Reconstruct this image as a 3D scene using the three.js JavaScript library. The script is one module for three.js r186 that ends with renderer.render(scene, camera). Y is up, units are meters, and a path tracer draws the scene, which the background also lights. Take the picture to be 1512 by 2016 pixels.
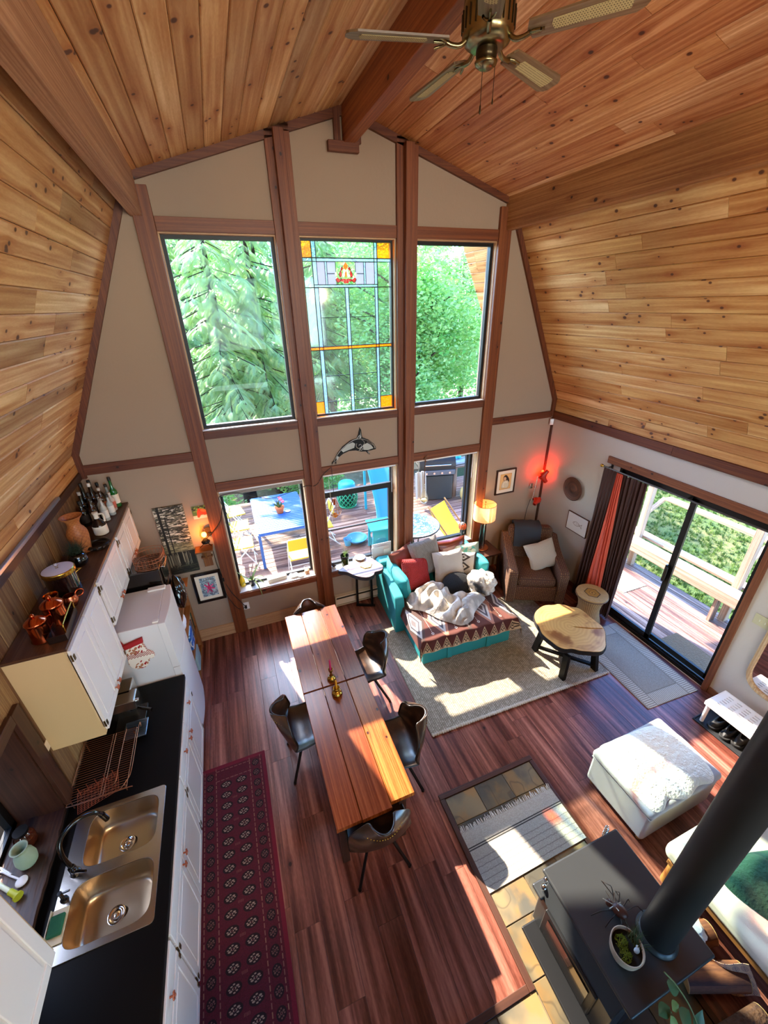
import * as THREE from 'three';
import { RoundedBoxGeometry } from 'three/addons/geometries/RoundedBoxGeometry.js';
import { mergeGeometries, mergeVertices, toCreasedNormals } from 'three/addons/utils/BufferGeometryUtils.js';
import { Sky } from 'three/addons/objects/Sky.js';
import { RectAreaLightUniformsLib } from 'three/addons/lights/RectAreaLightUniformsLib.js';
RectAreaLightUniformsLib.init();

// ---------------------------------------------------------------- camera, sky, sun, exposure
const scene = new THREE.Scene();
const camera = new THREE.PerspectiveCamera(103.14, 1512 / 2016, 0.05, 200);
camera.position.set(-1.474, 4.042, 4.8);
camera.rotation.set(-0.47268, -0.35473, -0.02484, 'YXZ');
const renderer = new THREE.WebGLRenderer({ antialias: true });
renderer.toneMapping = THREE.LinearToneMapping;
renderer.toneMappingExposure = 0.66;
renderer.shadowMap.enabled = true;
const SUN = new THREE.Vector3(-0.27, 0.83, -1).normalize();
const sky = new Sky();
sky.scale.setScalar(900);
sky.material.uniforms.turbidity.value = 2.5;
sky.material.uniforms.rayleigh.value = 1.2;
sky.material.uniforms.mieCoefficient.value = 0.004;
sky.material.uniforms.mieDirectionalG.value = 0.75;
sky.material.uniforms.sunPosition.value.copy(SUN);
scene.add(sky);
scene.environmentIntensity = 5.4;
const sun = new THREE.DirectionalLight(0xfff0dc, 44);
sun.position.copy(SUN).multiplyScalar(30);
sun.castShadow = true;
sun.shadow.mapSize.set(4096, 4096);
Object.assign(sun.shadow.camera, { left: -14, right: 14, top: 14, bottom: -14, near: 1, far: 80 });
sun.shadow.radius = 1.2;
scene.add(sun, sun.target);

// ---------------------------------------------------------------- helpers
function rng(s) { return () => { s = (s + 0x6d2b79f5) | 0; let t = Math.imul(s ^ (s >>> 15), 1 | s); t = (t + Math.imul(t ^ (t >>> 7), 61 | t)) ^ t; return ((t ^ (t >>> 14)) >>> 0) / 4294967296; }; }
const V = (x, y, z) => new THREE.Vector3(x, y, z), PI = Math.PI;
const lerp = (a, b, t) => a + (b - a) * t, clamp = (x, a = 0, b = 1) => Math.min(b, Math.max(a, x)), sst = (a, b, x) => { const t = clamp((x - a) / (b - a)); return t * t * (3 - 2 * t); };
const used = {};
function numbered(n) { const k = used[n] = (used[n] ?? -1) + 1; return k ? n + '_' + String(k).padStart(3, '0') : n; }
function shade(o) { o.traverse((c) => { if (c.isMesh) { c.castShadow = true; c.receiveShadow = true; } }); return o; }
function merged(g) {
  if (!Array.isArray(g)) return g;
  if (g.length === 1) return g[0];
  return mergeGeometries(g.map((x) => { const y = x.index ? x.toNonIndexed() : x; for (const k of Object.keys(y.attributes)) if (!['position', 'normal', 'uv', 'color'].includes(k)) y.deleteAttribute(k); return y; }));
}
function obj(name, geo, mat, parent, pos, rot) {          // one part: a Mesh under its parent
  const m = new THREE.Mesh(merged(geo), mat); m.name = name;
  if (pos) m.position.set(...pos);
  if (rot) m.rotation.set(...rot);
  parent.add(m); return m;
}
function thing(name, label, category, pos = [0, 0, 0], turn = 0, group) {
  const o = new THREE.Group(); o.name = numbered(name); o.position.set(...pos); o.rotation.y = turn;
  o.userData = { label, category }; if (group) o.userData.group = group;
  scene.add(o); return o;
}
function solo(name, label, category, geo, mat, pos, rot, group) {   // a thing that is one mesh
  const o = obj(numbered(name), geo, mat, scene, pos, rot);
  o.userData = { label, category }; if (group) o.userData.group = group;
  return o;
}
function struct(name, geo, mat, pos, rot) { const o = geo ? obj(name, geo, mat, scene, pos, rot) : new THREE.Group(); o.name = name; if (!geo) scene.add(o); o.userData.kind = 'structure'; return o; }
function copy(o, label, pos, turn) { const c = o.clone(); c.name = numbered(o.name.replace(/_\d{3}$/, '')); c.userData = { ...o.userData }; if (label) c.userData.label = label; if (pos) c.position.set(...pos); if (turn !== undefined) c.rotation.set(0, turn, 0); scene.add(c); return c; }
// uv in metres, u along the grain
function uvm(g, grain = 'x', du = 0, dv = 0) {
  if (g.index) g = g.toNonIndexed();
  const p = g.attributes.position, n = p.count, uv = new Float32Array(n * 2), a = V(), b = V(), c = V(), q = V(), gi = 'xyz'.indexOf(grain);
  for (let i = 0; i < n; i += 3) {
    a.fromBufferAttribute(p, i); b.fromBufferAttribute(p, i + 1); c.fromBufferAttribute(p, i + 2);
    q.subVectors(b, a).cross(c.clone().sub(a)); const s = [Math.abs(q.x), Math.abs(q.y), Math.abs(q.z)], d = s.indexOf(Math.max(...s));
    const u = d === gi ? (gi + 1) % 3 : gi, v = 3 - d - u;
    [a, b, c].forEach((k, j) => { const e = [k.x, k.y, k.z]; uv[(i + j) * 2] = e[u] + du + d * 0.37; uv[(i + j) * 2 + 1] = e[v] + dv + d * 0.21; });
  }
  g.setAttribute('uv', new THREE.BufferAttribute(uv, 2)); return g;
}
const R0 = rng(11);
function B(w, h, d, x = 0, y = 0, z = 0, grain = 'x', r = 0, seg = 2) {
  const g = r ? new RoundedBoxGeometry(w, h, d, seg, r) : new THREE.BoxGeometry(w, h, d);
  return uvm(g, grain, R0() * 3, R0() * 3).translate(x, y, z);
}
// box from two corners
function BB(x0, y0, z0, x1, y1, z1, grain = 'x', r = 0) { return B(Math.abs(x1 - x0), Math.abs(y1 - y0), Math.abs(z1 - z0), (x0 + x1) / 2, (y0 + y1) / 2, (z0 + z1) / 2, grain, r); }
function C(r0, r1, h, x = 0, y = 0, z = 0, n = 20, open = false) { return new THREE.CylinderGeometry(r1, r0, h, n, 1, open).translate(x, y, z); }   // r0 bottom, r1 top
function bar(a, b, r = 0.008, n = 8) {                        // round bar between two points
  const A = V(...a), Bv = V(...b), d = Bv.clone().sub(A), g = new THREE.CylinderGeometry(r, r, d.length(), n);
  g.applyQuaternion(new THREE.Quaternion().setFromUnitVectors(V(0, 1, 0), d.normalize())); return g.translate(...A.add(Bv).multiplyScalar(0.5).toArray());
}
function sqbar(a, b, w = 0.02, t = w) {                       // square bar between two points
  const A = V(...a), Bv = V(...b), d = Bv.clone().sub(A), L = d.length(), y = d.normalize(), up = Math.abs(y.y) > 0.9 ? V(0, 0, 1) : V(0, 1, 0), x = V().crossVectors(up, y).normalize(), z = V().crossVectors(x, y);
  const g = uvm(new THREE.BoxGeometry(w, L, t), 'y', R0() * 3, R0() * 3); return g.applyMatrix4(new THREE.Matrix4().makeBasis(x, y, z)).translate(...A.add(Bv).multiplyScalar(0.5).toArray());
}
function tube(pts, r = 0.008, n = 8, seg = 0, closed = false) { return new THREE.TubeGeometry(new THREE.CatmullRomCurve3(pts.map((p) => V(...p)), closed, 'catmullrom', 0.5), seg || pts.length * 6, r, n, closed); }
function lathe(pts, n = 28) { return new THREE.LatheGeometry(pts.map((p) => new THREE.Vector2(...p)), n); }
function shp(pts) { const s = new THREE.Shape(); pts.forEach((p, i) => (i ? s.lineTo(...p) : s.moveTo(...p))); s.closePath(); return s; }
function ext(s, depth, bevel = 0) { return new THREE.ExtrudeGeometry(s, { depth, bevelEnabled: bevel > 0, bevelSize: bevel, bevelThickness: bevel, bevelSegments: 2, curveSegments: 16 }); }
function ball(r, x = 0, y = 0, z = 0, sx = 1, sy = 1, sz = 1, n = 16) { return new THREE.SphereGeometry(r, n, Math.ceil(n * 0.7)).scale(sx, sy, sz).translate(x, y, z); }
// a plank: length on x, width on z, face up on +y, edges chamfered
function plankGeo(len, wid, thk, bev, du, dv) {
  const w = wid / 2, sec = [[-w, 0], [-w, thk - bev], [-w + bev, thk], [w - bev, thk], [w, thk - bev], [w, 0]], P = [], L = len / 2;
  const tri = (...v) => v.forEach((q) => P.push(...q));
  for (let i = 0; i < 6; i++) { const [a, b] = sec[i], [c, d] = sec[(i + 1) % 6]; tri([-L, b, a], [L, b, a], [L, d, c], [-L, b, a], [L, d, c], [-L, d, c]); }
  for (let i = 1; i < 5; i++) { const [a, b] = sec[0], [c, d] = sec[i], [e, f] = sec[i + 1]; tri([L, b, a], [L, f, e], [L, d, c], [-L, b, a], [-L, d, c], [-L, f, e]); }
  let g = new THREE.BufferGeometry(); g.setAttribute('position', new THREE.Float32BufferAttribute(P, 3));
  g.computeVertexNormals(); return uvm(g, 'x', du, dv);
}
// ---------------------------------------------------------------- textures
const PERM = new Float32Array(65536); { const r = rng(5); for (let i = 0; i < 65536; i++) PERM[i] = r(); }
function vn(x, y, px, py, s = 0) {                           // tiling value noise, px by py cells
  const xi = Math.floor(x), yi = Math.floor(y), fx = x - xi, fy = y - yi, u = fx * fx * (3 - 2 * fx), v = fy * fy * (3 - 2 * fy);
  const x0 = ((xi % px) + px) % px, y0 = ((yi % py) + py) % py, x1 = (x0 + 1) % px, y1 = (y0 + 1) % py;
  const h = (a, b) => PERM[(a * 157 + b * 8923 + s * 3571) & 65535];
  return lerp(lerp(h(x0, y0), h(x1, y0), u), lerp(h(x0, y1), h(x1, y1), u), v);
}
function fbm(u, v, fx, fy, oct = 4, s = 0) { let a = 0.5, t = 0, k = 0; for (let i = 0; i < oct; i++) { t += a * vn(u * fx, v * fy, fx, fy, s + i * 7); k += a; a *= 0.5; fx *= 2; fy *= 2; } return t / k; }
function tex(w, h, fn, sizeX = 1, sizeY = 1, srgb = true) {
  const d = new Uint8Array(w * h * 4);
  for (let y = 0; y < h; y++) for (let x = 0; x < w; x++) { const c = fn(x / w, y / h), o = (y * w + x) * 4; if (typeof c === 'number') d[o] = d[o + 1] = d[o + 2] = clamp(c) * 255; else { d[o] = clamp(c[0]) * 255; d[o + 1] = clamp(c[1]) * 255; d[o + 2] = clamp(c[2]) * 255; } d[o + 3] = 255; }
  const t = new THREE.DataTexture(d, w, h); return fit(t, sizeX, sizeY, srgb);
}
function fit(t, sx, sy, srgb = true) { t.wrapS = t.wrapT = THREE.RepeatWrapping; t.magFilter = THREE.LinearFilter; t.minFilter = THREE.LinearMipmapLinearFilter; t.generateMipmaps = true; t.repeat.set(1 / sx, 1 / sy); if (srgb) t.colorSpace = THREE.SRGBColorSpace; t.needsUpdate = true; return t; }
function canvas(w, h, draw, sx = 1, sy = 1, srgb = true) { const c = document.createElement('canvas'); c.width = w; c.height = h; draw(c.getContext('2d'), w, h); return fit(new THREE.CanvasTexture(c), sx, sy, srgb); }
const mix3 = (a, b, t) => [lerp(a[0], b[0], t), lerp(a[1], b[1], t), lerp(a[2], b[2], t)];
const hex = (h) => [(h >> 16 & 255) / 255, (h >> 8 & 255) / 255, (h & 255) / 255];
// wood, u along the grain; the picture covers sx by sy metres
function wood(seed, light, dark, knots, { w = 1024, h = 512, sx = 2, sy = 1, lines = 90, con = 1, knot = 0x3a2010 } = {}) {
  const r = rng(seed), K = []; for (let i = 0; i < knots; i++) K.push([r() * sx, r() * sy, 0.006 + r() * 0.012]);
  const L = hex(light), D = hex(dark), KN = hex(knot);
  return tex(w, h, (u, v) => {
    const X = u * sx; let Y = v * sy, kn = 0, sw = 0;
    for (const [kx, ky, kr] of K) {
      let dx = X - kx; dx -= sx * Math.round(dx / sx); let dy = v * sy - ky; dy -= sy * Math.round(dy / sy);
      if (Math.abs(dx) > 0.22 || Math.abs(dy) > 0.09) continue;
      const e = Math.exp(-(dx * dx / 0.006 + dy * dy / 0.0009)); Y -= dy * e * 0.75; sw = Math.max(sw, e);
      const q = Math.sqrt(dx * dx * 0.55 + dy * dy) / kr; kn = Math.max(kn, 1 - sst(0.55, 1.15, q));
    }
    const vv = Y / sy;
    let t = 0.5 * vn(u * 3, vv * lines, 3, lines, seed) + 0.28 * vn(u * 6, vv * lines * 3, 6, lines * 3, seed + 1) + 0.3 * fbm(u, vv, 2, 9, 3, seed + 2) + 0.12 * (vn(u * 90, vv * 260, 90, 260, seed + 3) - 0.5) + 0.22 * sw;
    t = clamp((t - 0.52) * 1.5 * con + 0.42);
    return mix3(mix3(L, D, t), KN, kn * 0.85);
  }, sx, sy);
}
const mats = [];
function mat(color, rough = 0.7, o = {}) { const m = new THREE.MeshStandardMaterial({ color, roughness: rough, ...o }); m.side = o.side ?? THREE.FrontSide; mats.push(m); return m; }
function phys(color, rough, o = {}) { return new THREE.MeshPhysicalMaterial({ color, roughness: rough, ...o }); }
// ---------------------------------------------------------------- materials
const cedarT = wood(3, 0xffffff, 0xb98a5c, 30, { con: 0.85, knot: 0x54341e, lines: 34 });
const cedarB = wood(9, 0xffffff, 0xb98a5c, 22, { con: 1.0, knot: 0x4a2c18, lines: 60 });
const firT = wood(21, 0xffffff, 0xa98a70, 9, { con: 0.9, knot: 0x3c2415, lines: 120 });
const streakT = wood(33, 0xffffff, 0x6e5048, 3, { con: 1.15, knot: 0x2a1410, lines: 30 });
const fineT = wood(41, 0xffffff, 0xb39684, 0, { con: 0.9, lines: 160 });
const plasterB = tex(512, 512, (u, v) => 0.5 + 0.5 * (fbm(u, v, 24, 24, 4, 2) - 0.5), 0.5, 0.5, false);
const grainB = tex(256, 256, (u, v) => fbm(u, v, 6, 90, 3, 8), 1, 1, false);
const clothB = tex(256, 256, (u, v) => 0.5 + 0.25 * Math.sin(u * 2 * PI * 64) + 0.25 * Math.sin(v * 2 * PI * 64), 0.16, 0.16, false);
const furB = tex(512, 512, (u, v) => fbm(u, v, 40, 40, 3, 4), 0.5, 0.5, false);
const wmat = (c, map, rough = 0.6, o = {}) => mat(c, rough, { map, ...o });
const CEIL_L = [0xe2bb84, 0xd4ab78, 0xc9a06c, 0xdeb686, 0xbb9a70, 0xe8c794].map((c) => wmat(c, cedarT, 0.62));
const CEIL_R = [0xe0aa74, 0xd69a66, 0xe8b580, 0xcc8f5c, 0xdca676, 0xe6b788].map((c) => wmat(c, cedarB, 0.6));
const WALLP = [0xdaac6c, 0xcf9d5e, 0xe0b67a, 0xc89658, 0xe4bc84, 0xd4a566].map((c) => wmat(c, cedarT, 0.6));
const FLOOR = [0xa46a58, 0x985e4e, 0xac7260, 0x9e6453, 0xa86e5e].map((c) => wmat(c, streakT, 0.33, { bumpMap: grainB, bumpScale: 0.0004 }));
const PANEL = [0x9a7a52, 0x8c6c48, 0xa2845a, 0x846644].map((c) => wmat(c, firT, 0.55));
const M = {
  plaster: mat(0x9c8672, 0.95, { bumpMap: plasterB, bumpScale: 0.002 }),
  plaster2: mat(0xb9aea0, 0.95, { bumpMap: plasterB, bumpScale: 0.002 }),
  trim: wmat(0x703a18, firT, 0.5), post: wmat(0x84481f, firT, 0.48), beam: wmat(0xb8844e, firT, 0.6), beamL: wmat(0xbe9674, fineT, 0.65), ridge: wmat(0xa86232, firT, 0.55),
  jamb: wmat(0xd8b487, fineT, 0.55), darkwood: wmat(0x4a2a1a, firT, 0.45), doorTrim: wmat(0x8a5430, firT, 0.55),
  blackFrame: mat(0x0b0a0a, 0.45, { metalness: 0.2 }), lead: mat(0x15171c, 0.5, { metalness: 0.5 }),
  glass: phys(0xffffff, 0, { transmission: 1, thickness: 0, ior: 1.3, specularIntensity: 0.3 }),
  white: mat(0xd9d6d6, 0.42), cream: mat(0xc9ab7c, 0.6), plastic: mat(0xe6e4e2, 0.35), black: mat(0x060606, 0.4), blackGloss: phys(0x070606, 0.16, { clearcoat: 0.6 }), iron: mat(0x101011, 0.42, { metalness: 0.6 }),
  steel: mat(0xb9b3aa, 0.26, { metalness: 1 }), chrome: mat(0xd8d8d8, 0.1, { metalness: 1 }), copper: mat(0xc8623a, 0.16, { metalness: 1 }), copperWire: mat(0xb87858, 0.32, { metalness: 0.9 }), brass: mat(0xb18c3c, 0.24, { metalness: 1 }), bronze: mat(0x7a6a48, 0.3, { metalness: 1 }),
  counter: phys(0x060505, 0.55, { specularIntensity: 0.35 }), slab: mat(0x2b2018, 0.9), dirt: mat(0x2c1f15, 1), roofOut: mat(0x2c2a28, 0.9),
};
// ---------------------------------------------------------------- floor
const Zb = 8.2, X0 = 3.06;
const floor = struct('floor', null);
obj('subfloor', BB(-3.2, -0.2, -0.14, 3.2, -0.009, Zb), M.slab, floor);
{
  const r = rng(77), W = 0.1913; let row = 0;
  for (let x = -3.06; x < 3.05; x += W, row++) {
    if (x < -2.5) continue;
    let z = 0 - r() * 0.9;
    while (z < 5.0) {
      const L = 1.05 + r() * 0.5, a = Math.max(z, 0.002), b = Math.min(z + L, 5.2); z += L;
      const inHearth = x > -0.33 && x + W < 0.68;
      let segs = [[a, b]]; if (inHearth) segs = [[a, Math.min(b, 2.98)]];
      for (const [s, e] of segs) if (e - s > 0.05) obj('plank', plankGeo(e - s - 0.0016, W - 0.0014, 0.0085, 0.0012, r() * 5, r() * 5), FLOOR[(r() * 5) | 0], floor, [x + W / 2, -0.0085, (s + e) / 2], [0, PI / 2, 0]);
    }
  }
}
// ---------------------------------------------------------------- roof and ceiling
const UP0 = [0, 5.69], UP1 = [1.98, 5.068], LO1 = [3.06, 2.76];
function field(parent, ox, oy, ax, ay, nx, ny, W, rows, za, zb, tints, seed, lens = [1.4, 2.8], thk = 0.018) {   // boards along z on a sloping plane
  const r = rng(seed), zx = V(0, 0, 1), n = V(nx, ny, 0), zz = V().crossVectors(zx, n);
  const q = new THREE.Quaternion().setFromRotationMatrix(new THREE.Matrix4().makeBasis(zx, n, zz));
  for (let i = 0; i < rows; i++) {
    let z = za - r() * 1.2, last = -1;
    while (z < zb) {
      const L = lens[0] + r() * (lens[1] - lens[0]), a = Math.max(z, za), b = Math.min(z + L, zb); z += L; if (b - a < 0.1) continue;
      let k; do k = (r() * tints.length) | 0; while (k === last); last = k;
      const m = obj('plank', plankGeo(b - a - 0.003, W - 0.003, thk, 0.006, r() * 7, r() * 7), tints[k], parent);
      m.position.set(ox + ax * W * (i + 0.5), oy + ay * W * (i + 0.5), (a + b) / 2); m.quaternion.copy(q);
    }
  }
}
const dU = Math.hypot(1.98, 5.69 - 5.068), uA = [1.98 / dU, -0.622 / dU], dL = Math.hypot(1.08, 2.308), lA = [1.08 / dL, -2.308 / dL];
const ceiling = struct('ceiling', null);
function slab(pts, z0, z1) { return ext(shp(pts), z1 - z0).translate(0, 0, z0); }
for (const s of [-1, 1]) {
  const T = 0.22, P = (a, b) => [s * a, b];
  obj('roof_slab', slab([P(0, 5.69), P(1.98, 5.068), P(3.06, 2.762), P(3.3, 2.762), P(3.3, 2.8), P(2.12, 5.25), P(0, 5.93)], -0.2, Zb + 0.14), M.roofOut, ceiling);
  obj('roof_overhang', slab([P(0, 5.69), P(1.98, 5.068), P(2.95, 2.995), P(3.18, 3.05), P(2.12, 5.25), P(0, 5.93)], -1.3, -0.2), M.roofOut, ceiling);
  field(ceiling, 0, 5.69, s * uA[0], uA[1], s * uA[1], -uA[0], dU / 14, 14, 0, 5.0, s < 0 ? CEIL_L : CEIL_R, 100 + s, s < 0 ? [3.2, 5.2] : [1.8, 3.4]);
  field(ceiling, s * 1.98, 5.068, s * lA[0], lA[1], s * lA[1], -lA[0], dL / 18, 18, 0, 5.0, s < 0 ? CEIL_L : WALLP, 200 + s, [1.5, 3]);
}
field(ceiling, 1.98, 5.068, lA[0], lA[1], lA[1], -lA[0], dL / 18, 13, -1.3, -0.21, WALLP, 230, [1.15, 1.16]);
// beams
struct('ridge_beam', [B(0.115, 0.3, 5.6, 0.03, 5.545, 2.82, 'z', 0.006)], M.ridge);
struct('roof_beam', [B(0.1, 0.33, 5.6, -1.925, 4.935, 2.8, 'z', 0.006)], M.beamL);
struct('roof_beam_001', [B(0.1, 0.33, 5.6, 1.925, 4.935, 2.8, 'z', 0.006)], M.beam);
struct('trim_1', [B(0.3, 0.08, 0.05, -0.03, 5.365, 0.045, 'x', 0.004), B(0.06, 0.3, 0.04, -0.08, 5.55, 0.03, 'y', 0.003), B(0.06, 0.26, 0.04, 0.12, 5.53, 0.03, 'y', 0.003)], M.trim);
// ---------------------------------------------------------------- front gable wall
const OPEN = [[-1.79, -0.754, 2.845, 4.665], [-0.528, 0.509, 2.845, 4.665], [0.749, 1.795, 2.845, 4.665], [-1.79, -0.754, 0.63, 2.12], [-0.528, 0.509, 0.63, 2.12], [0.749, 1.795, 0.63, 2.12]];
{
  const s = shp([[-3.06, -0.2], [3.06, -0.2], [3.06, 2.76], [1.98, 5.068], [0, 5.69], [-1.98, 5.068], [-3.06, 2.76]]);
  for (const [a, b, c, d] of OPEN) { const h = new THREE.Path(); h.moveTo(a, c); h.lineTo(a, d); h.lineTo(b, d); h.lineTo(b, c); h.closePath(); s.holes.push(h); }
  struct('wall_front', uvm(ext(s, 0.2).translate(0, 0, -0.2), 'x'), M.plaster);
}
let tn = 2; const trim = (g, m = M.trim) => struct('trim_' + tn++, g, m);
function sloped(x0, y0, x1, y1, w, t, z) { return sqbar([x0, y0, z], [x1, y1, z], w, t); }
for (const s of [-1, 1]) {
  trim([uvm(slab([[0, 5.69], [s * 1.98, 5.068], [s * 1.98, 4.99], [0, 5.6]], 0.002, 0.04), 'x')]);
  trim([uvm(slab([[s * 2.02, 4.985], [s * 3.06, 2.76], [s * 3.06, 2.5], [s * 2.985, 2.5], [s * 2.985, 2.74], [s * 1.99, 4.87]], 0.002, 0.04), 'y')]);
  struct(s < 0 ? 'post' : 'post_001', [BB(s * 1.79, 0, 0.001, s * 1.95, 4.99, 0.045, 'y', 0.004)], M.post);
  // centre posts: a back board and a proud front timber
  const c = s < 0 ? -0.641 : 0.629;
  struct(s < 0 ? 'post_002' : 'post_003', [BB(c - 0.113, 0, 0.001, c + 0.113, 5.5, 0.04, 'y', 0.003), BB(c - 0.042, 0, 0.041, c + 0.052, 5.44, 0.115, 'y', 0.004), BB(c + 0.056, 2.95, 0.041, c + 0.108, 5.43, 0.075, 'y', 0.003)], M.post);
}
for (const [a, b] of [[-1.788, -0.755], [-0.527, 0.515], [0.743, 1.788]]) {
  trim([BB(a, 4.665, 0.002, b, 4.776, 0.03, 'x', 0.003)], M.post); trim([BB(a, 2.755, 0.002, b, 2.842, 0.03, 'x', 0.003)]);
  trim([BB(a, 2.122, 0.002, b, 2.232, 0.03, 'x', 0.003)], M.post); trim([BB(a, 0.54, 0.002, b, 0.628, 0.03, 'x', 0.003)], M.post);
}
trim([BB(-3.0, 2.53, 0.002, -1.952, 2.635, 0.03, 'x', 0.003)]); trim([BB(1.956, 2.48, 0.002, 3.0, 2.575, 0.03, 'x', 0.003)]);
struct('baseboard_front', [BB(-3.0, 0, 0.002, -1.95, 0.18, 0.022, 'x', 0.003), BB(-1.788, 0, 0.002, -0.755, 0.18, 0.022, 'x', 0.003)], M.jamb);
trim([BB(3.03, 0, 0.002, 3.058, 2.47, 0.03, 'y', 0.003)], M.darkwood);
// windows of the gable
function win(k, fr = 0.04, extra) {
  const [a, b, c, d] = OPEN[k], w = struct('window_' + (k + 1), null), zo = k < 3 ? 0 : -0.085, zj = -0.13 + zo / 2 * 1.4;
  obj('jamb', [BB(a, d - 0.012, zj, b, d, 0, 'x'), BB(a, c + 0.013, zj, a + 0.012, d - 0.013, 0, 'y'), BB(b - 0.012, c + 0.013, zj, b, d - 0.013, 0, 'y')], M.jamb, w);
  obj('sill', BB(a, c, zj, b, c + 0.012, 0.012, 'x', 0.003), M.plastic, w);
  const A = a + 0.013, Bx = b - 0.013, Cy = c + 0.014, D = d - 0.013;
  obj('window_frame', [BB(A, D - fr, zo - 0.11, Bx, D, zo - 0.055), BB(A, Cy, zo - 0.11, Bx, Cy + fr, zo - 0.055), BB(A, Cy + fr, zo - 0.11, A + fr, D - fr, zo - 0.055), BB(Bx - fr, Cy + fr, zo - 0.11, Bx, D - fr, zo - 0.055)], M.blackFrame, w);
  if (extra) extra(w, A + fr, Bx - fr, Cy + fr, D - fr); else obj('pane', B(Bx - A - 2 * fr, D - Cy - 2 * fr, 0.004, (A + Bx) / 2, (Cy + D) / 2, zo - 0.083), M.glass, w);
  return w;
}
win(0, 0.032); win(2, 0.034); win(3, 0.03);
win(4, 0.03, (w, a, b, c, d) => {
  obj('pane', BB(a, c, -0.17, b, 1.72, -0.166), M.glass, w); obj('pane', BB(a, 1.8, -0.17, b, d, -0.166), M.glass, w);
  obj('mullion', [BB(a, 1.72, -0.19, b, 1.8, -0.145), BB(b - 0.035, c, -0.19, b, 1.72, -0.14)], M.blackFrame, w); obj('sash_bar', BB(a, 1.21, -0.16, b, 1.225, -0.145), M.blackFrame, w);
});
win(5, 0.03, (w, a, b, c, d) => { obj('pane', BB(a, c, -0.17, b, d, -0.166), M.glass, w); obj('sash_bar', BB(b - 0.06, c, -0.19, b - 0.03, d, -0.145), M.blackFrame, w); });
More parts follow.
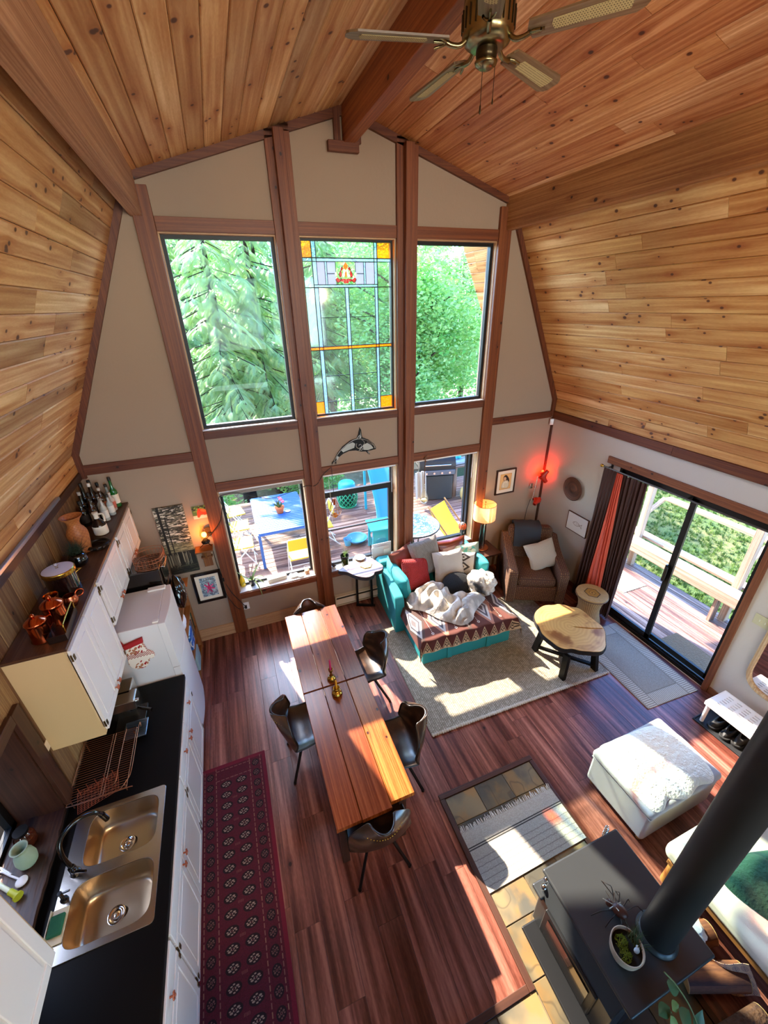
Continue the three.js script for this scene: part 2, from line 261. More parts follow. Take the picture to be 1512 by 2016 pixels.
// stained glass: one mesh per piece of glass, lead bars between
win(1, 0.018, (w, a, b, c, d) => {
  const g = (col, o = {}) => phys(col, o.r ?? 0.06, { transmission: o.t ?? 0.97, thickness: 0, ior: 1.45 });
  const G = { amber: g(0xffb400, { r: 0.35 }), clear: g(0xe4f2ee), pale: g(0xbfd8ea, { r: 0.3 }), milk: g(0xb9bccb, { r: 0.5, t: 0.75 }), red: g(0xd02818, { r: 0.3 }), cream: g(0xfff0c0, { r: 0.5 }), orange: g(0xf09a18, { r: 0.3 }) };
  const bars = [], z = -0.083, pane = (x0, y0, x1, y1, m) => obj('glass_pane', BB(x0 + 0.002, y0 + 0.002, z - 0.002, x1 - 0.002, y1 - 0.002, z + 0.002), m, w);
  const X = [a, -0.395, -0.35, -0.056, -0.016, 0.29, 0.325, b], vb = (x, y0, y1, t = 0.007) => bars.push(BB(x - t / 2, y0, z - 0.005, x + t / 2, y1, z + 0.005)), hb = (y, x0, x1, t = 0.008) => bars.push(BB(x0, y - t / 2, z - 0.006, x1, y + t / 2, z + 0.006));
  const T = d, Bt = c;
  pane(X[0], 4.487, X[1], T, G.amber); pane(X[1], 4.487, X[2], T, G.pale); pane(X[2], 4.487, X[5], T, G.clear); pane(X[5], 4.487, X[6], T, G.pale); pane(X[6], 4.487, b, T, G.amber);
  for (const [p, q] of [[X[0], X[1]], [X[1], X[6]], [X[6], b]]) pane(p, 4.455, q, 4.487, G.pale);
  pane(X[0], 4.215, X[1], 4.455, G.clear); pane(X[6], 4.215, b, 4.455, G.clear);
  pane(X[1], 4.215, X[2], 4.455, G.pale); pane(X[5], 4.215, X[6], 4.455, G.pale); pane(X[2], 4.215, X[5], 4.242, G.pale);
  pane(X[2], 4.242, -0.265, 4.455, G.milk); pane(-0.265, 4.242, -0.243, 4.455, G.pale); pane(0.166, 4.242, 0.189, 4.455, G.pale); pane(0.189, 4.242, X[5], 4.455, G.milk);
  pane(-0.243, 4.345, -0.15, 4.455, G.milk); pane(-0.243, 4.242, -0.15, 4.345, G.milk); pane(0.07, 4.345, 0.166, 4.455, G.milk); pane(0.07, 4.242, 0.166, 4.345, G.milk);
  // flower
  const petal = (pts, m) => obj('glass_pane', ext(shp(pts.map(([u, v]) => [-0.037 + u, 4.25 + v])), 0.006).translate(0, 0, z - 0.003), m, w);
  petal([[0, 0.203], [0.028, 0.17], [0.022, 0.15], [0, 0.13], [-0.022, 0.15], [-0.028, 0.17]], G.orange);
  for (const s of [-1, 1]) {
    petal([[s * 0.024, 0.15], [s * 0.05, 0.158], [s * 0.06, 0.125], [s * 0.045, 0.12], [s * 0.03, 0.133]], G.red);
    petal([[s * 0.046, 0.117], [s * 0.062, 0.12], [s * 0.078, 0.09], [s * 0.072, 0.06], [s * 0.052, 0.058], [s * 0.045, 0.085]], G.red);
    petal([[s * 0.01, 0.135], [s * 0.022, 0.128], [s * 0.026, 0.105], [s * 0.012, 0.1]], G.cream); petal([[s * 0.012, 0.097], [s * 0.026, 0.1], [s * 0.04, 0.075], [s * 0.022, 0.06]], G.cream);
    petal([[s * 0.03, 0.048], [s * 0.07, 0.042], [s * 0.1, 0.062], [s * 0.116, 0.045], [s * 0.11, 0.018], [s * 0.09, 0.008], [s * 0.07, 0.022], [s * 0.032, 0.02]], G.red);
    petal([[0.002 * s, 0.045], [s * 0.028, 0.048], [s * 0.03, 0.01], [s * 0.012, 0], [0, 0.01]], G.red);
    petal([[s * 0.11, 0.132 - 0.03], [s * 0.125, 0.12 - 0.03], [s * 0.11, 0.105 - 0.03], [s * 0.096, 0.12 - 0.03]], G.cream);
    bars.push(tube([[-0.037 + s * 0.03, 4.42, z], [-0.037 + s * 0.065, 4.36, z], [-0.037 + s * 0.078, 4.33, z], [-0.037 + s * 0.05, 4.3, z], [-0.037 + s * 0.09, 4.26, z], [-0.037 + s * 0.118, 4.29, z]], 0.0035, 5, 20));
    vb(-0.037 + s * 0.11, 4.36, 4.455, 0.005); vb(-0.037 + s * 0.1, 4.242, 4.262, 0.004); hb(4.345, s < 0 ? -0.243 : 0.088, s < 0 ? -0.16 : 0.166, 0.005);
  }
  petal([[0, 0.127], [0.01, 0.1], [0.008, 0.075], [0, 0.055], [-0.008, 0.075], [-0.01, 0.1]], G.orange);
  vb(-0.265, 4.242, 4.455, 0.005); vb(-0.243, 4.242, 4.455, 0.005); vb(0.166, 4.242, 4.455, 0.005); vb(0.189, 4.242, 4.455, 0.005);
  // lower field
  const rows = [[3.625, 4.215], [3.15, 3.59]];
  for (const [p, q] of [[3.923, 4.215], [3.625, 3.923], [3.306, 3.592], [3.008, 3.306], [Bt, 3.008]]) { pane(X[2], p, X[3], q, G.clear); pane(X[4], p, X[5], q, G.clear); }
  for (const [p, q] of [[3.625, 4.215], [Bt, 3.592]]) { pane(X[1], p, X[2], q, G.pale); pane(X[3], p, X[4], q, G.pale); pane(X[5], p, X[6], q, G.pale); }
  for (const [p, q] of [[X[0], X[1]], [X[6], b]]) { pane(p, 3.625, q, 4.215, G.clear); pane(p, 3.02, q, 3.592, G.clear); pane(p, Bt, q, 3.02, G.amber); }
  for (let i = 0; i < 7; i++) pane(X[i], 3.592, X[i + 1], 3.625, G.amber);
  for (const x of [X[1], X[6]]) vb(x, Bt, T, 0.008); for (const x of [X[2], X[5]]) { vb(x, Bt, 4.215); vb(x, 4.455, T); vb(x, 4.242, 4.455, 0.005); } for (const x of [X[3], X[4]]) vb(x, Bt, 4.215);
  for (const y of [4.487, 4.215, 3.625, 3.592]) hb(y, a, b); hb(4.455, a, b, 0.006); hb(4.242, X[1], X[6], 0.006); for (const y of [3.923, 3.306, 3.008]) { hb(y, X[2], X[3], 0.006); hb(y, X[4], X[5], 0.006); } hb(3.02, a, X[1], 0.006); hb(3.02, X[6], b, 0.006);
  obj('lead_bars', bars.map((q) => uvm(q)), M.lead, w);
});
// ---------------------------------------------------------------- right wall with the sliding door
struct('wall_right', [BB(3.06, -0.2, 0, 3.2, 2.76, 1.3, 'z'), BB(3.06, 2.12, 1.3, 3.2, 2.76, 3.04, 'z'), BB(3.06, -0.2, 1.3, 3.2, 0.0, 3.04, 'z'), BB(3.06, -0.2, 3.04, 3.2, 2.76, Zb, 'z')], M.plaster2);
{
  const t = struct('trim_' + tn++, [BB(3.02, 2.468, 0.03, 3.058, 2.575, 1.9, 'z', 0.003)], M.trim); struct('trim_' + tn++, [BB(3.02, 2.468, 1.902, 3.058, 2.575, 5.2, 'z', 0.003)], M.trim);
  const r = rng(8); for (const s of [-1, 1]) { const g = struct(s < 0 ? 'trim_' + tn++ : 'trim_' + tn++, null); for (let i = 0; i < 2; i++) for (const [a, b] of [[0.04, 1.0 + 0.5 * i], [1.0 + 0.5 * i, 3.2 - 0.4 * i], [3.2 - 0.4 * i, 5.1]]) obj('plank', BB(s * 3.035, 2.578 + i * 0.09, a, s * 3.058, 2.665 + i * 0.09, b - 0.003, 'z', 0.004), WALLP[(r() * 6) | 0], g); }
}
struct('trim_' + tn++, [BB(3.03, 2.128, 1.12, 3.058, 2.218, 3.35, 'z', 0.004)], M.doorTrim);
struct('trim_' + tn++, [BB(3.035, 0, 3.03, 3.058, 2.126, 3.095, 'y', 0.003), BB(3.06, 0, 3.03, 3.19, 2.118, 3.042, 'y')], M.doorTrim);
struct('baseboard_right', [BB(3.045, 0, 3.1, 3.058, 0.09, 5.2, 'z', 0.003), BB(3.045, 0, 0.03, 3.058, 0.09, 1.28, 'z', 0.003)], M.doorTrim);
{
  const d = struct('door_1', null), F = M.blackFrame;
  obj('door_frame', [BB(3.07, 0.002, 1.302, 3.17, 0.03, 3.03, 'z'), BB(3.07, 2.09, 1.302, 3.17, 2.118, 3.03, 'z'), BB(3.07, 0.03, 1.302, 3.17, 2.09, 1.33, 'y'), BB(3.075, 0.03, 1.36, 3.08, 0.055, 3.03, 'z'), BB(3.1, 0.03, 1.36, 3.105, 0.06, 3.03, 'z')], F, d);
  const leaf = (z0, z1, x) => { const b = 0.075; obj('door_frame', [BB(x, 0.06, z0, x + 0.03, 0.06 + b, z1, 'z'), BB(x, 2.03, z0, x + 0.03, 2.09, z1, 'z'), BB(x, 0.06, z0, x + 0.03, 2.09, z0 + 0.05, 'y'), BB(x, 0.06, z1 - 0.06, x + 0.03, 2.09, z1, 'y')], F, d); obj('pane', BB(x + 0.012, 0.13, z0 + 0.05, x + 0.016, 2.03, z1 - 0.06, 'z'), M.glass, d); };
  leaf(1.33, 2.29, 3.085); leaf(2.2, 3.03, 3.13);
  obj('handle', [BB(3.05, 0.97, 2.215, 3.085, 1.2, 2.24, 'y', 0.006), BB(3.035, 0.99, 2.235, 3.055, 1.18, 2.26, 'y', 0.006)], M.black, d);
  obj('track', [BB(3.108, 0.03, 1.36, 3.112, 0.062, 3.03, 'z'), BB(3.09, 0.03, 2.3, 3.093, 0.05, 3.03, 'z')], M.chrome, d);
}
// ---------------------------------------------------------------- left wall with the kitchen window
const KW = [2.5, 3.4, 0.945, 1.85];
{
  const [z0, z1, y0, y1] = KW;
  struct('wall_left', [BB(-3.2, -0.2, 0, -3.06, 2.76, z0, 'z'), BB(-3.2, -0.2, z1, -3.06, 2.76, Zb, 'z'), BB(-3.2, -0.2, z0, -3.06, y0, z1, 'z'), BB(-3.2, y1, z0, -3.06, 2.76, z1, 'z')], M.plaster);
  const r = rng(19), g = struct('wall_left_panelling', null), step = 0.165;
  for (let z = 0.03, i = 0; z < 4.4; z += step, i++) { const w = step - 0.004, hole = z + w > z0 - 0.005 && z < z1 + 0.005; for (const [a, b] of hole ? [[1.86, 2.5]] : [[0.93, 2.5]]) obj('board', BB(-3.058, a, z, -3.045, b, z + w, 'y', 0.004), PANEL[(r() * 4) | 0], g); }
  trim([BB(-3.058, 2.502, 0.05, -3.02, 2.575, 4.8, 'z', 0.003)], M.darkwood);
  solo('metal_strip', 'thin grey metal strip along the left wall under the sloping planks', 'strip', BB(-3.03, 2.577, 0.75, -3.005, 2.605, 3.0, 'z', 0.004), mat(0x9aa4b4, 0.3, { metalness: 0.8 }));
  const w = struct('window_7', null);
  obj('casing', [BB(-3.044, y0 + 0.04, z0 - 0.1, -3.015, y1 + 0.06, z0, 'y', 0.004), BB(-3.044, y0 + 0.04, z1, -3.015, y1 + 0.06, z1 + 0.1, 'y', 0.004), BB(-3.044, y1 - 0.01, z0, -3.015, y1 + 0.07, z1, 'z', 0.004)], M.darkwood, w);
  obj('jamb', [BB(-3.199, y0, z0 - 0.001, -3.045, y1, z0 + 0.012, 'y'), BB(-3.199, y0, z1 - 0.012, -3.045, y1, z1 + 0.001, 'y'), BB(-3.199, y1 - 0.012, z0, -3.045, y1 + 0.001, z1, 'z')], M.darkwood, w);
  obj('window_box', [BB(-3.36, y0 - 0.02, z0 - 0.02, -3.2, y0, z1 + 0.02, 'z'), BB(-3.36, y1, z0 - 0.02, -3.2, y1 + 0.02, z1 + 0.02, 'z'), BB(-3.36, y0, z0 - 0.02, -3.2, y1, z0, 'y'), BB(-3.36, y0, z1, -3.2, y1, z1 + 0.02, 'y')], M.darkwood, w);
  obj('window_frame', [BB(-3.36, y0, z0, -3.32, y0 + 0.07, z1, 'z'), BB(-3.36, y1 - 0.05, z0, -3.32, y1, z1, 'z'), BB(-3.36, y0, z0, -3.32, y1, z0 + 0.05, 'y'), BB(-3.36, y0, z1 - 0.05, -3.32, y1, z1, 'y')], M.black, w);
  obj('pane', BB(-3.342, y0 + 0.07, z0 + 0.05, -3.338, y1 - 0.05, z1 - 0.05, 'z'), M.glass, w);
}
// ---------------------------------------------------------------- back of the house (outside the frame): loft, back gable with its windows
{
  const s = shp([[-3.06, -0.2], [3.06, -0.2], [3.06, 2.76], [1.98, 5.068], [0, 5.69], [-1.98, 5.068], [-3.06, 2.76]]);
  for (const [a, b, c, d] of [[-1.7, -0.1, 2.9, 4.8], [0.1, 1.7, 2.9, 4.8], [-1.9, -0.2, 0.7, 2.1], [0.2, 1.9, 0.7, 2.1]]) { const h = new THREE.Path(); h.moveTo(a, c); h.lineTo(a, d); h.lineTo(b, d); h.lineTo(b, c); h.closePath(); s.holes.push(h); }
  struct('wall_back', uvm(ext(s, 0.14).translate(0, 0, Zb), 'x'), M.plaster);
  let k = 8; for (const [a, b, c, d] of [[-1.7, -0.1, 2.9, 4.8], [0.1, 1.7, 2.9, 4.8], [-1.9, -0.2, 0.7, 2.1], [0.2, 1.9, 0.7, 2.1]]) {
    const w = struct('window_' + k++, null);
    obj('window_frame', [BB(a, d - 0.05, Zb + 0.03, b, d, Zb + 0.09), BB(a, c, Zb + 0.03, b, c + 0.05, Zb + 0.09), BB(a, c, Zb + 0.03, a + 0.05, d, Zb + 0.09), BB(b - 0.05, c, Zb + 0.03, b, d, Zb + 0.09)], M.blackFrame, w);
    obj('pane', BB(a + 0.05, c + 0.05, Zb + 0.05, b - 0.05, d - 0.05, Zb + 0.054), M.glass, w);
  }
  struct('loft_floor', [BB(-3.05, 2.46, 5.35, 3.05, 2.66, Zb - 0.002, 'x')], M.beam);
}
// ================================================================ KITCHEN
const WH = { door: mat(0xdcd8d6, 0.38), body: mat(0xd2ccc6, 0.45), groove: mat(0xc9c2bd, 0.5) };
// a framed door: x is the width, y the height, face towards +z; origin at the lower left corner
function panelDoor(parent, w, h, place, knobAt, hinges, rail = 0.055) {
  const d = obj('door', [B(w, h, 0.014, w / 2, h / 2, 0.007, 'y', 0.003), B(rail, h, 0.008, rail / 2, h / 2, 0.017, 'y', 0.003), B(rail, h, 0.008, w - rail / 2, h / 2, 0.017, 'y', 0.003), B(w - 2 * rail, rail, 0.008, w / 2, rail / 2, 0.017, 'x', 0.003), B(w - 2 * rail, rail, 0.008, w / 2, h - rail / 2, 0.017, 'x', 0.003), ...(h > 0.3 ? [B(w - 2 * rail - 0.036, h - 2 * rail - 0.036, 0.009, w / 2, h / 2, 0.0145, 'y', 0.004)] : [])], WH.door, parent, place, [0, PI / 2, 0]);
  if (knobAt) knob(d, knobAt[0], knobAt[1]);
  if (hinges) for (const yy of [0.06, h - 0.06]) obj('hinge', [C(0.006, 0.006, 0.05, hinges > 0 ? w + 0.004 : -0.004, yy, 0.012, 8), B(0.02, 0.04, 0.004, hinges > 0 ? w - 0.008 : 0.008, yy, 0.024)], M.bronze, d);
  return d;
}
function knob(d, x, y) {        // copper flower knob
  const g = [C(0.006, 0.006, 0.022, 0, 0, 0, 8).rotateX(PI / 2).translate(x, y, 0.03), ball(0.009, x, y, 0.046, 1, 1, 0.7, 10)];
  for (let i = 0; i < 6; i++) g.push(ball(0.0095, x + 0.013 * Math.cos(i * PI / 3), y + 0.013 * Math.sin(i * PI / 3), 0.041, 1, 1, 0.55, 8));
  obj('knob', g, mat(0xb8694e, 0.3, { metalness: 0.85 }), d);
}
// doors face +x: width runs towards -z, so the lower left corner is at the near end
function upper(label, z0, z1, y0, y1, n, kx, xf = -2.722) {
  const t = thing('wall_cabinet', label, 'cabinet', [-3.044, y0, z0]), W = z1 - z0, H = y1 - y0, D = xf + 3.044, k = 0.018;
  obj('carcass', [BB(0, 0, 0, D, k, W, 'z'), BB(0, H - k, 0, D, H, W, 'z'), BB(0, k, 0, D, H - k, k, 'y'), BB(0, k, W - k, D, H - k, W, 'y'), BB(0, k, k, 0.006, H - k, W - k, 'y'), BB(D - 0.018, k, k, D, 0.05, W - k, 'z'), BB(D - 0.018, H - 0.05, k, D, H - k, W - k, 'z'), BB(D - 0.018, 0.05, W / 2 - 0.03, D, H - 0.05, W / 2 + 0.03, 'y')], M.cream, t);
  const dw = (W - 0.05 - 0.012 * (n - 1)) / n;
  for (let i = 0; i < n; i++) panelDoor(t, dw, H - 0.05, [D + 0.001, 0.022, W - 0.025 - i * (dw + 0.012)], kx ? [kx[i] > 0 ? dw - 0.03 : 0.03, 0.06] : null, kx ? -kx[i] : 0);
  return t;
}
const upFar = upper('white two-door wall cabinet by the window wall, topped by the bottles', 0.02, 0.775, 1.655, 2.148, 2, [1, -1]);
upper('white two-door wall cabinet above the refrigerator, middle of the upper row', 0.777, 1.545, 1.655, 2.148, 2, [1, -1]);
upper('white two-door wall cabinet with a cream end panel above the dish rack', 1.547, 2.32, 1.338, 2.148, 2, [1, -1]);
{ const t = upper('white wall cabinet door cropped at the lower left corner beside the sink', 3.492, 4.25, 1.34, 2.148, 2, null, -2.722); }
solo('shelf_board', 'dark brown board lying along the top of the upper cabinets', 'shelf', [BB(-3.04, 2.149, 0.02, -2.7, 2.17, 1.53, 'z', 0.003), BB(-3.04, 2.149, 1.535, -2.7, 2.17, 2.33, 'z', 0.003)], wmat(0x5a3d2a, firT, 0.42));
// base cabinets
function base(label, z0, z1, doors, drawers, sink) {
  const t = thing('base_cabinet', label, 'cabinet', [-3.05, 0, z0]), W = z1 - z0, D = 0.695;
  obj('carcass', [...(sink ? [BB(0, 0.1, 0, D, 0.7, W, 'z'), BB(D - 0.02, 0.7, 0, D, 0.866, W, 'z')] : [BB(0, 0.1, 0, D, 0.866, W, 'z')]), BB(0.02, 0, 0, D - 0.06, 0.1, W, 'z')], WH.body, t);
  const dw = (W - 0.02 - 0.012 * (doors.length - 1)) / doors.length;
  doors.forEach((k, i) => panelDoor(t, dw, 0.6, [D + 0.001, 0.115, W - 0.01 - i * (dw + 0.012)], k ? [k > 0 ? dw - 0.03 : 0.03, 0.56] : null, k ? -k : 0));
  const n = drawers.length, w2 = (W - 0.02 - 0.012 * (n - 1)) / n;
  drawers.forEach((k, i) => { const d = obj('drawer', [B(w2, 0.125, 0.02, w2 / 2, 0.0625, 0.01, 'x', 0.004)], WH.door, t, [D + 0.001, 0.73, W - 0.01 - i * (w2 + 0.012)], [0, PI / 2, 0]); if (k) knob(d, w2 / 2, 0.07); });
}
base('white base cabinet next to the refrigerator with two doors and two drawers', 1.5, 2.495, [1, -1], [1, 1]);
base('white base cabinet under the double sink with two doors', 2.5, 3.44, [1, -1], [0], true);
base('white base cabinet nearest the camera at the end of the counter', 3.445, 4.35, [1, -1], [1, 1]);
{ // worktop with the sink cut-out
  const s = shp([[-3.055, -4.35], [-2.345, -4.35], [-2.345, -1.5], [-3.055, -1.5]]), h = new THREE.Path(); h.moveTo(-2.94, -3.34); h.lineTo(-2.94, -2.58); h.lineTo(-2.44, -2.58); h.lineTo(-2.44, -3.34); h.closePath(); s.holes.push(h);
  solo('countertop', 'black kitchen worktop running along the left wall', 'countertop', [uvm(ext(s, 0.04, 0.003).rotateX(-PI / 2).translate(0, 0.869, 0)), BB(-3.055, 0.912, 1.5, -3.046, 0.95, 4.35, 'z')], M.counter);
}
{ // double sink
  const t = thing('kitchen_sink', 'stainless steel double bowl sink set in the black worktop', 'sink', [0, 0.913, 0]);
  const bowls = [[-2.665, 2.762, 0.215, 0.172], [-2.665, 3.163, 0.225, 0.168]], se = (cx, cz, a, b, n, k, N = 48) => { const th = k / N * 2 * PI, c = Math.cos(th), s = Math.sin(th); return [cx + a * Math.sign(c) * Math.abs(c) ** (2 / n), cz + b * Math.sign(s) * Math.abs(s) ** (2 / n)]; };
  const rim = new THREE.Shape(), X = [-2.966, -2.414], Z = [-3.366, -2.554], q = 0.03; rim.moveTo(X[0] + q, Z[0]); rim.lineTo(X[1] - q, Z[0]); rim.quadraticCurveTo(X[1], Z[0], X[1], Z[0] + q); rim.lineTo(X[1], Z[1] - q); rim.quadraticCurveTo(X[1], Z[1], X[1] - q, Z[1]); rim.lineTo(X[0] + q, Z[1]); rim.quadraticCurveTo(X[0], Z[1], X[0], Z[1] - q); rim.lineTo(X[0], Z[0] + q); rim.quadraticCurveTo(X[0], Z[0], X[0] + q, Z[0]);
  for (const [cx, cz, a, b] of bowls) { const h = new THREE.Path(); for (let k = 48; k >= 0; k--) { const p = se(cx, -cz, a, b, 5, k); k === 48 ? h.moveTo(...p) : h.lineTo(...p); } rim.holes.push(h); }
  obj('rim', ext(rim, 0.003, 0.0025).rotateX(-PI / 2), M.steel, t);
  for (const [cx, cz, a, b] of bowls) {
    const P = [], I = [], N = 48, prof = [[1, 0.004], [0.99, -0.01], [0.965, -0.06], [0.93, -0.12], [0.88, -0.15], [0.78, -0.165], [0.5, -0.17], [0.2, -0.174]];
    prof.forEach(([s, y]) => { for (let k = 0; k < N; k++) { const p = se(cx, cz, a * s, b * s, 2 + 3 * s * s, k, N); P.push(p[0], y, p[1]); } });
    for (let j = 0; j < prof.length - 1; j++) for (let k = 0; k < N; k++) { const e = j * N + k, f = j * N + (k + 1) % N, g = e + N, h = f + N; I.push(e, f, g, f, h, g); }
    const g = new THREE.BufferGeometry(); g.setAttribute('position', new THREE.Float32BufferAttribute(P, 3)); g.setIndex(I); g.computeVertexNormals();
    const bowl = obj('bowl', g, mat(0xc2b096, 0.3, { metalness: 1, side: THREE.DoubleSide }), t);
    obj('drain', [lathe([[0.0, -0.176], [0.028, -0.178], [0.034, -0.172], [0.04, -0.17], [0.048, -0.169], [0.05, -0.172]], 24).translate(cx - 0.02, 0, cz), lathe([[0, -0.166], [0.012, -0.166], [0.02, -0.172], [0.022, -0.176]], 16).translate(cx - 0.02, 0, cz), ball(0.006, cx - 0.02, -0.16, cz)], M.chrome, bowl);
  }
}
{
  const t = thing('kitchen_faucet', 'black gooseneck faucet arching over the far sink bowl', 'faucet', [-2.9, 0.918, 2.93]);
  obj('base', [lathe([[0.03, 0], [0.03, 0.01], [0.024, 0.02], [0.02, 0.07], [0.015, 0.08]], 18)], M.blackGloss, t);
  obj('spout', tube([[0, 0.06, 0], [-0.01, 0.2, -0.01], [0.0, 0.285, -0.05], [0.07, 0.33, -0.1], [0.15, 0.29, -0.145], [0.185, 0.215, -0.16]], 0.013, 12, 40), M.blackGloss, t);
  obj('spray_head', bar([0.18, 0.23, -0.158], [0.19, 0.16, -0.162], 0.017, 14), M.blackGloss, t);
  obj('lever', [bar([0.01, 0.05, 0.02], [0.09, 0.07, 0.055], 0.008, 10), ball(0.018, 0.015, 0.05, 0.015)], M.blackGloss, t);
}
{
  const t = thing('soap_pump', 'small black soap pump behind the near sink bowl', 'soap pump', [-2.925, 0.918, 3.06]);
  obj('bottle', lathe([[0.02, 0], [0.02, 0.012], [0.011, 0.02], [0.009, 0.06], [0.009, 0.075]], 16), M.blackGloss, t); obj('nozzle', [bar([0, 0.07, 0], [0.05, 0.075, 0.0], 0.006), C(0.012, 0.012, 0.014, 0, 0.075, 0, 12)], M.blackGloss, t);
}
{
  const t = thing('sponge_tray', 'small white tray beside the near sink bowl', 'tray', [-2.928, 0.922, 3.19], 0);
  obj('tray', [B(0.09, 0.008, 0.17, 0, 0.004, 0, 'x', 0.003), B(0.006, 0.02, 0.17, -0.043, 0.012, 0, 'x', 0.002)], mat(0xcdbf9e, 0.5), t);
  solo('sponge', 'green and pale scouring sponge lying on the white tray', 'sponge', [B(0.07, 0.022, 0.1, 0, 0.011, 0, 'x', 0.006)], mat(0x1d5a3c, 0.95, { bumpMap: furB, bumpScale: 0.002 }), [-2.925, 0.931, 3.19]);
}
{ // ledge under the window with its things
  const s = new THREE.Shape(), r = rng(4); s.moveTo(-3.318, -3.4); s.lineTo(-3.318, -2.5); s.lineTo(-3.04, -2.42); for (let i = 0; i <= 24; i++) s.lineTo(-3.036 + 0.012 * (r() - 0.5), -2.42 - i * 0.98 / 24); s.closePath();
  solo('window_ledge', 'rough live-edge wooden ledge below the kitchen window', 'ledge', uvm(ext(s, 0.03).rotateX(-PI / 2).translate(0, 0.948, 0), 'z'), wmat(0x5c3a22, streakT, 0.5, { bumpMap: grainB, bumpScale: 0.003 }));
  const v = thing('vase', 'pale green vase with a flared rim on the window ledge', 'vase', [-3.155, 0.98, 2.8]);
  obj('body', lathe([[0, 0], [0.036, 0], [0.05, 0.02], [0.056, 0.06], [0.05, 0.1], [0.034, 0.13], [0.03, 0.14], [0.044, 0.162], [0.046, 0.168], [0.036, 0.165], [0.024, 0.14], [0.022, 0.1]], 30), mat(0x9fae8e, 0.45, { side: THREE.DoubleSide }), v);
  const j = thing('jar', 'dark amber glass jar behind the pale green vase', 'jar', [-3.2, 0.98, 2.67]);
  obj('body', lathe([[0, 0], [0.05, 0], [0.055, 0.02], [0.055, 0.08], [0.036, 0.11], [0.036, 0.12]], 24), phys(0x4a1a0a, 0.08, { clearcoat: 1 }), j); obj('lid', C(0.04, 0.04, 0.02, 0, 0.13, 0), M.iron, j);
  const sp = thing('spoon', 'white plastic measuring spoon with a looped handle on the ledge', 'spoon', [-3.16, 0.982, 2.905], 0);
  obj('bowl', ball(0.032, 0, 0.012, 0, 1, 0.4, 1), mat(0xe8ded6, 0.4), sp); obj('handle', tube([[-0.02, 0.012, -0.02], [-0.07, 0.012, -0.055], [-0.13, 0.014, -0.1], [-0.15, 0.014, -0.1], [-0.155, 0.014, -0.125], [-0.14, 0.014, -0.12], [-0.07, 0.014, -0.062]], 0.006, 8), mat(0xe8ded6, 0.4), sp);
  const br = thing('bottle_brush', 'yellow-green brush with a pale handle lying beside the white spoon', 'brush', [-3.15, 0.98, 2.985]);
  obj('head', [bar([-0.05, 0.025, -0.04], [0, 0.02, 0], 0.017, 14), C(0.026, 0.026, 0.012, 0, 0, 0).rotateZ(PI / 2).rotateY(-0.7).translate(0.004, 0.026, 0.004)], mat(0xb6b422, 0.5), br); obj('handle', bar([-0.15, 0.02, -0.125], [-0.05, 0.025, -0.04], 0.012, 12), mat(0xd8d2a8, 0.5), br);
}
{ // dish rack
  const t = thing('dish_rack', 'copper wire dish rack standing on the black worktop', 'dish rack', [-3.03, 0.912, 2.02]), w = [], W = 0.37, D = 0.5, y = 0.075;
  for (let i = 0; i <= 26; i++) w.push(bar([0, y, i * D / 26], [W, y, i * D / 26], 0.0022, 5));
  for (const x of [0, W * 0.55, W * 0.6, W]) w.push(bar([x, y + 0.003, 0], [x, y + 0.003, D], 0.003, 6));
  obj('base_wires', w, M.copperWire, t);
  const rl = (pts) => tube(pts, 0.0035, 6, 60);
  obj('rail', [rl([[W - 0.06, 0.12, 0.02], [W - 0.06, 0.13, 0.2], [W - 0.06, 0.13, 0.38], [W - 0.07, 0.1, 0.44], [W - 0.1, y, 0.45]]), rl([[W + 0.03, y, 0.0], [W + 0.03, 0.12, 0.02], [W + 0.03, 0.12, 0.4], [W, 0.1, 0.47], [W - 0.04, y, 0.5]]), rl([[0, y, D], [0.1, 0.08, D + 0.01], [W, 0.08, D + 0.01], [W + 0.04, y, D + 0.01]])], M.copperWire, t);
  for (const x of [0.02, W - 0.02]) for (const z of [0.03, D - 0.03]) obj('leg', bar([x, 0, z], [x, y, z], 0.004, 6), M.copperWire, t);
  const m = []; for (let i = 0; i <= 12; i++) { const u = i / 12; m.push(bar([0.06 + u * 0.24, 0.1, D - 0.06 - u * 0.08], [0.06 + u * 0.24, -0.0 + 0.02, D + 0.04 - u * 0.08], 0.0014, 4)); m.push(bar([0.06, 0.02 + u * 0.08, D + 0.04 - u * 0.1], [0.3, 0.02 + u * 0.08, D - 0.04 - u * 0.1], 0.0014, 4)); }
  for (let i = 0; i < 5; i++) m.push(bar([0.08 + i * 0.05, 0.08, D - 0.05 - i * 0.015], [0.08 + i * 0.05, 0.16, D - 0.05 - i * 0.015], 0.003, 5));
  obj('cutlery_basket', m, mat(0xa2543c, 0.4, { metalness: 0.8 }), t);
}
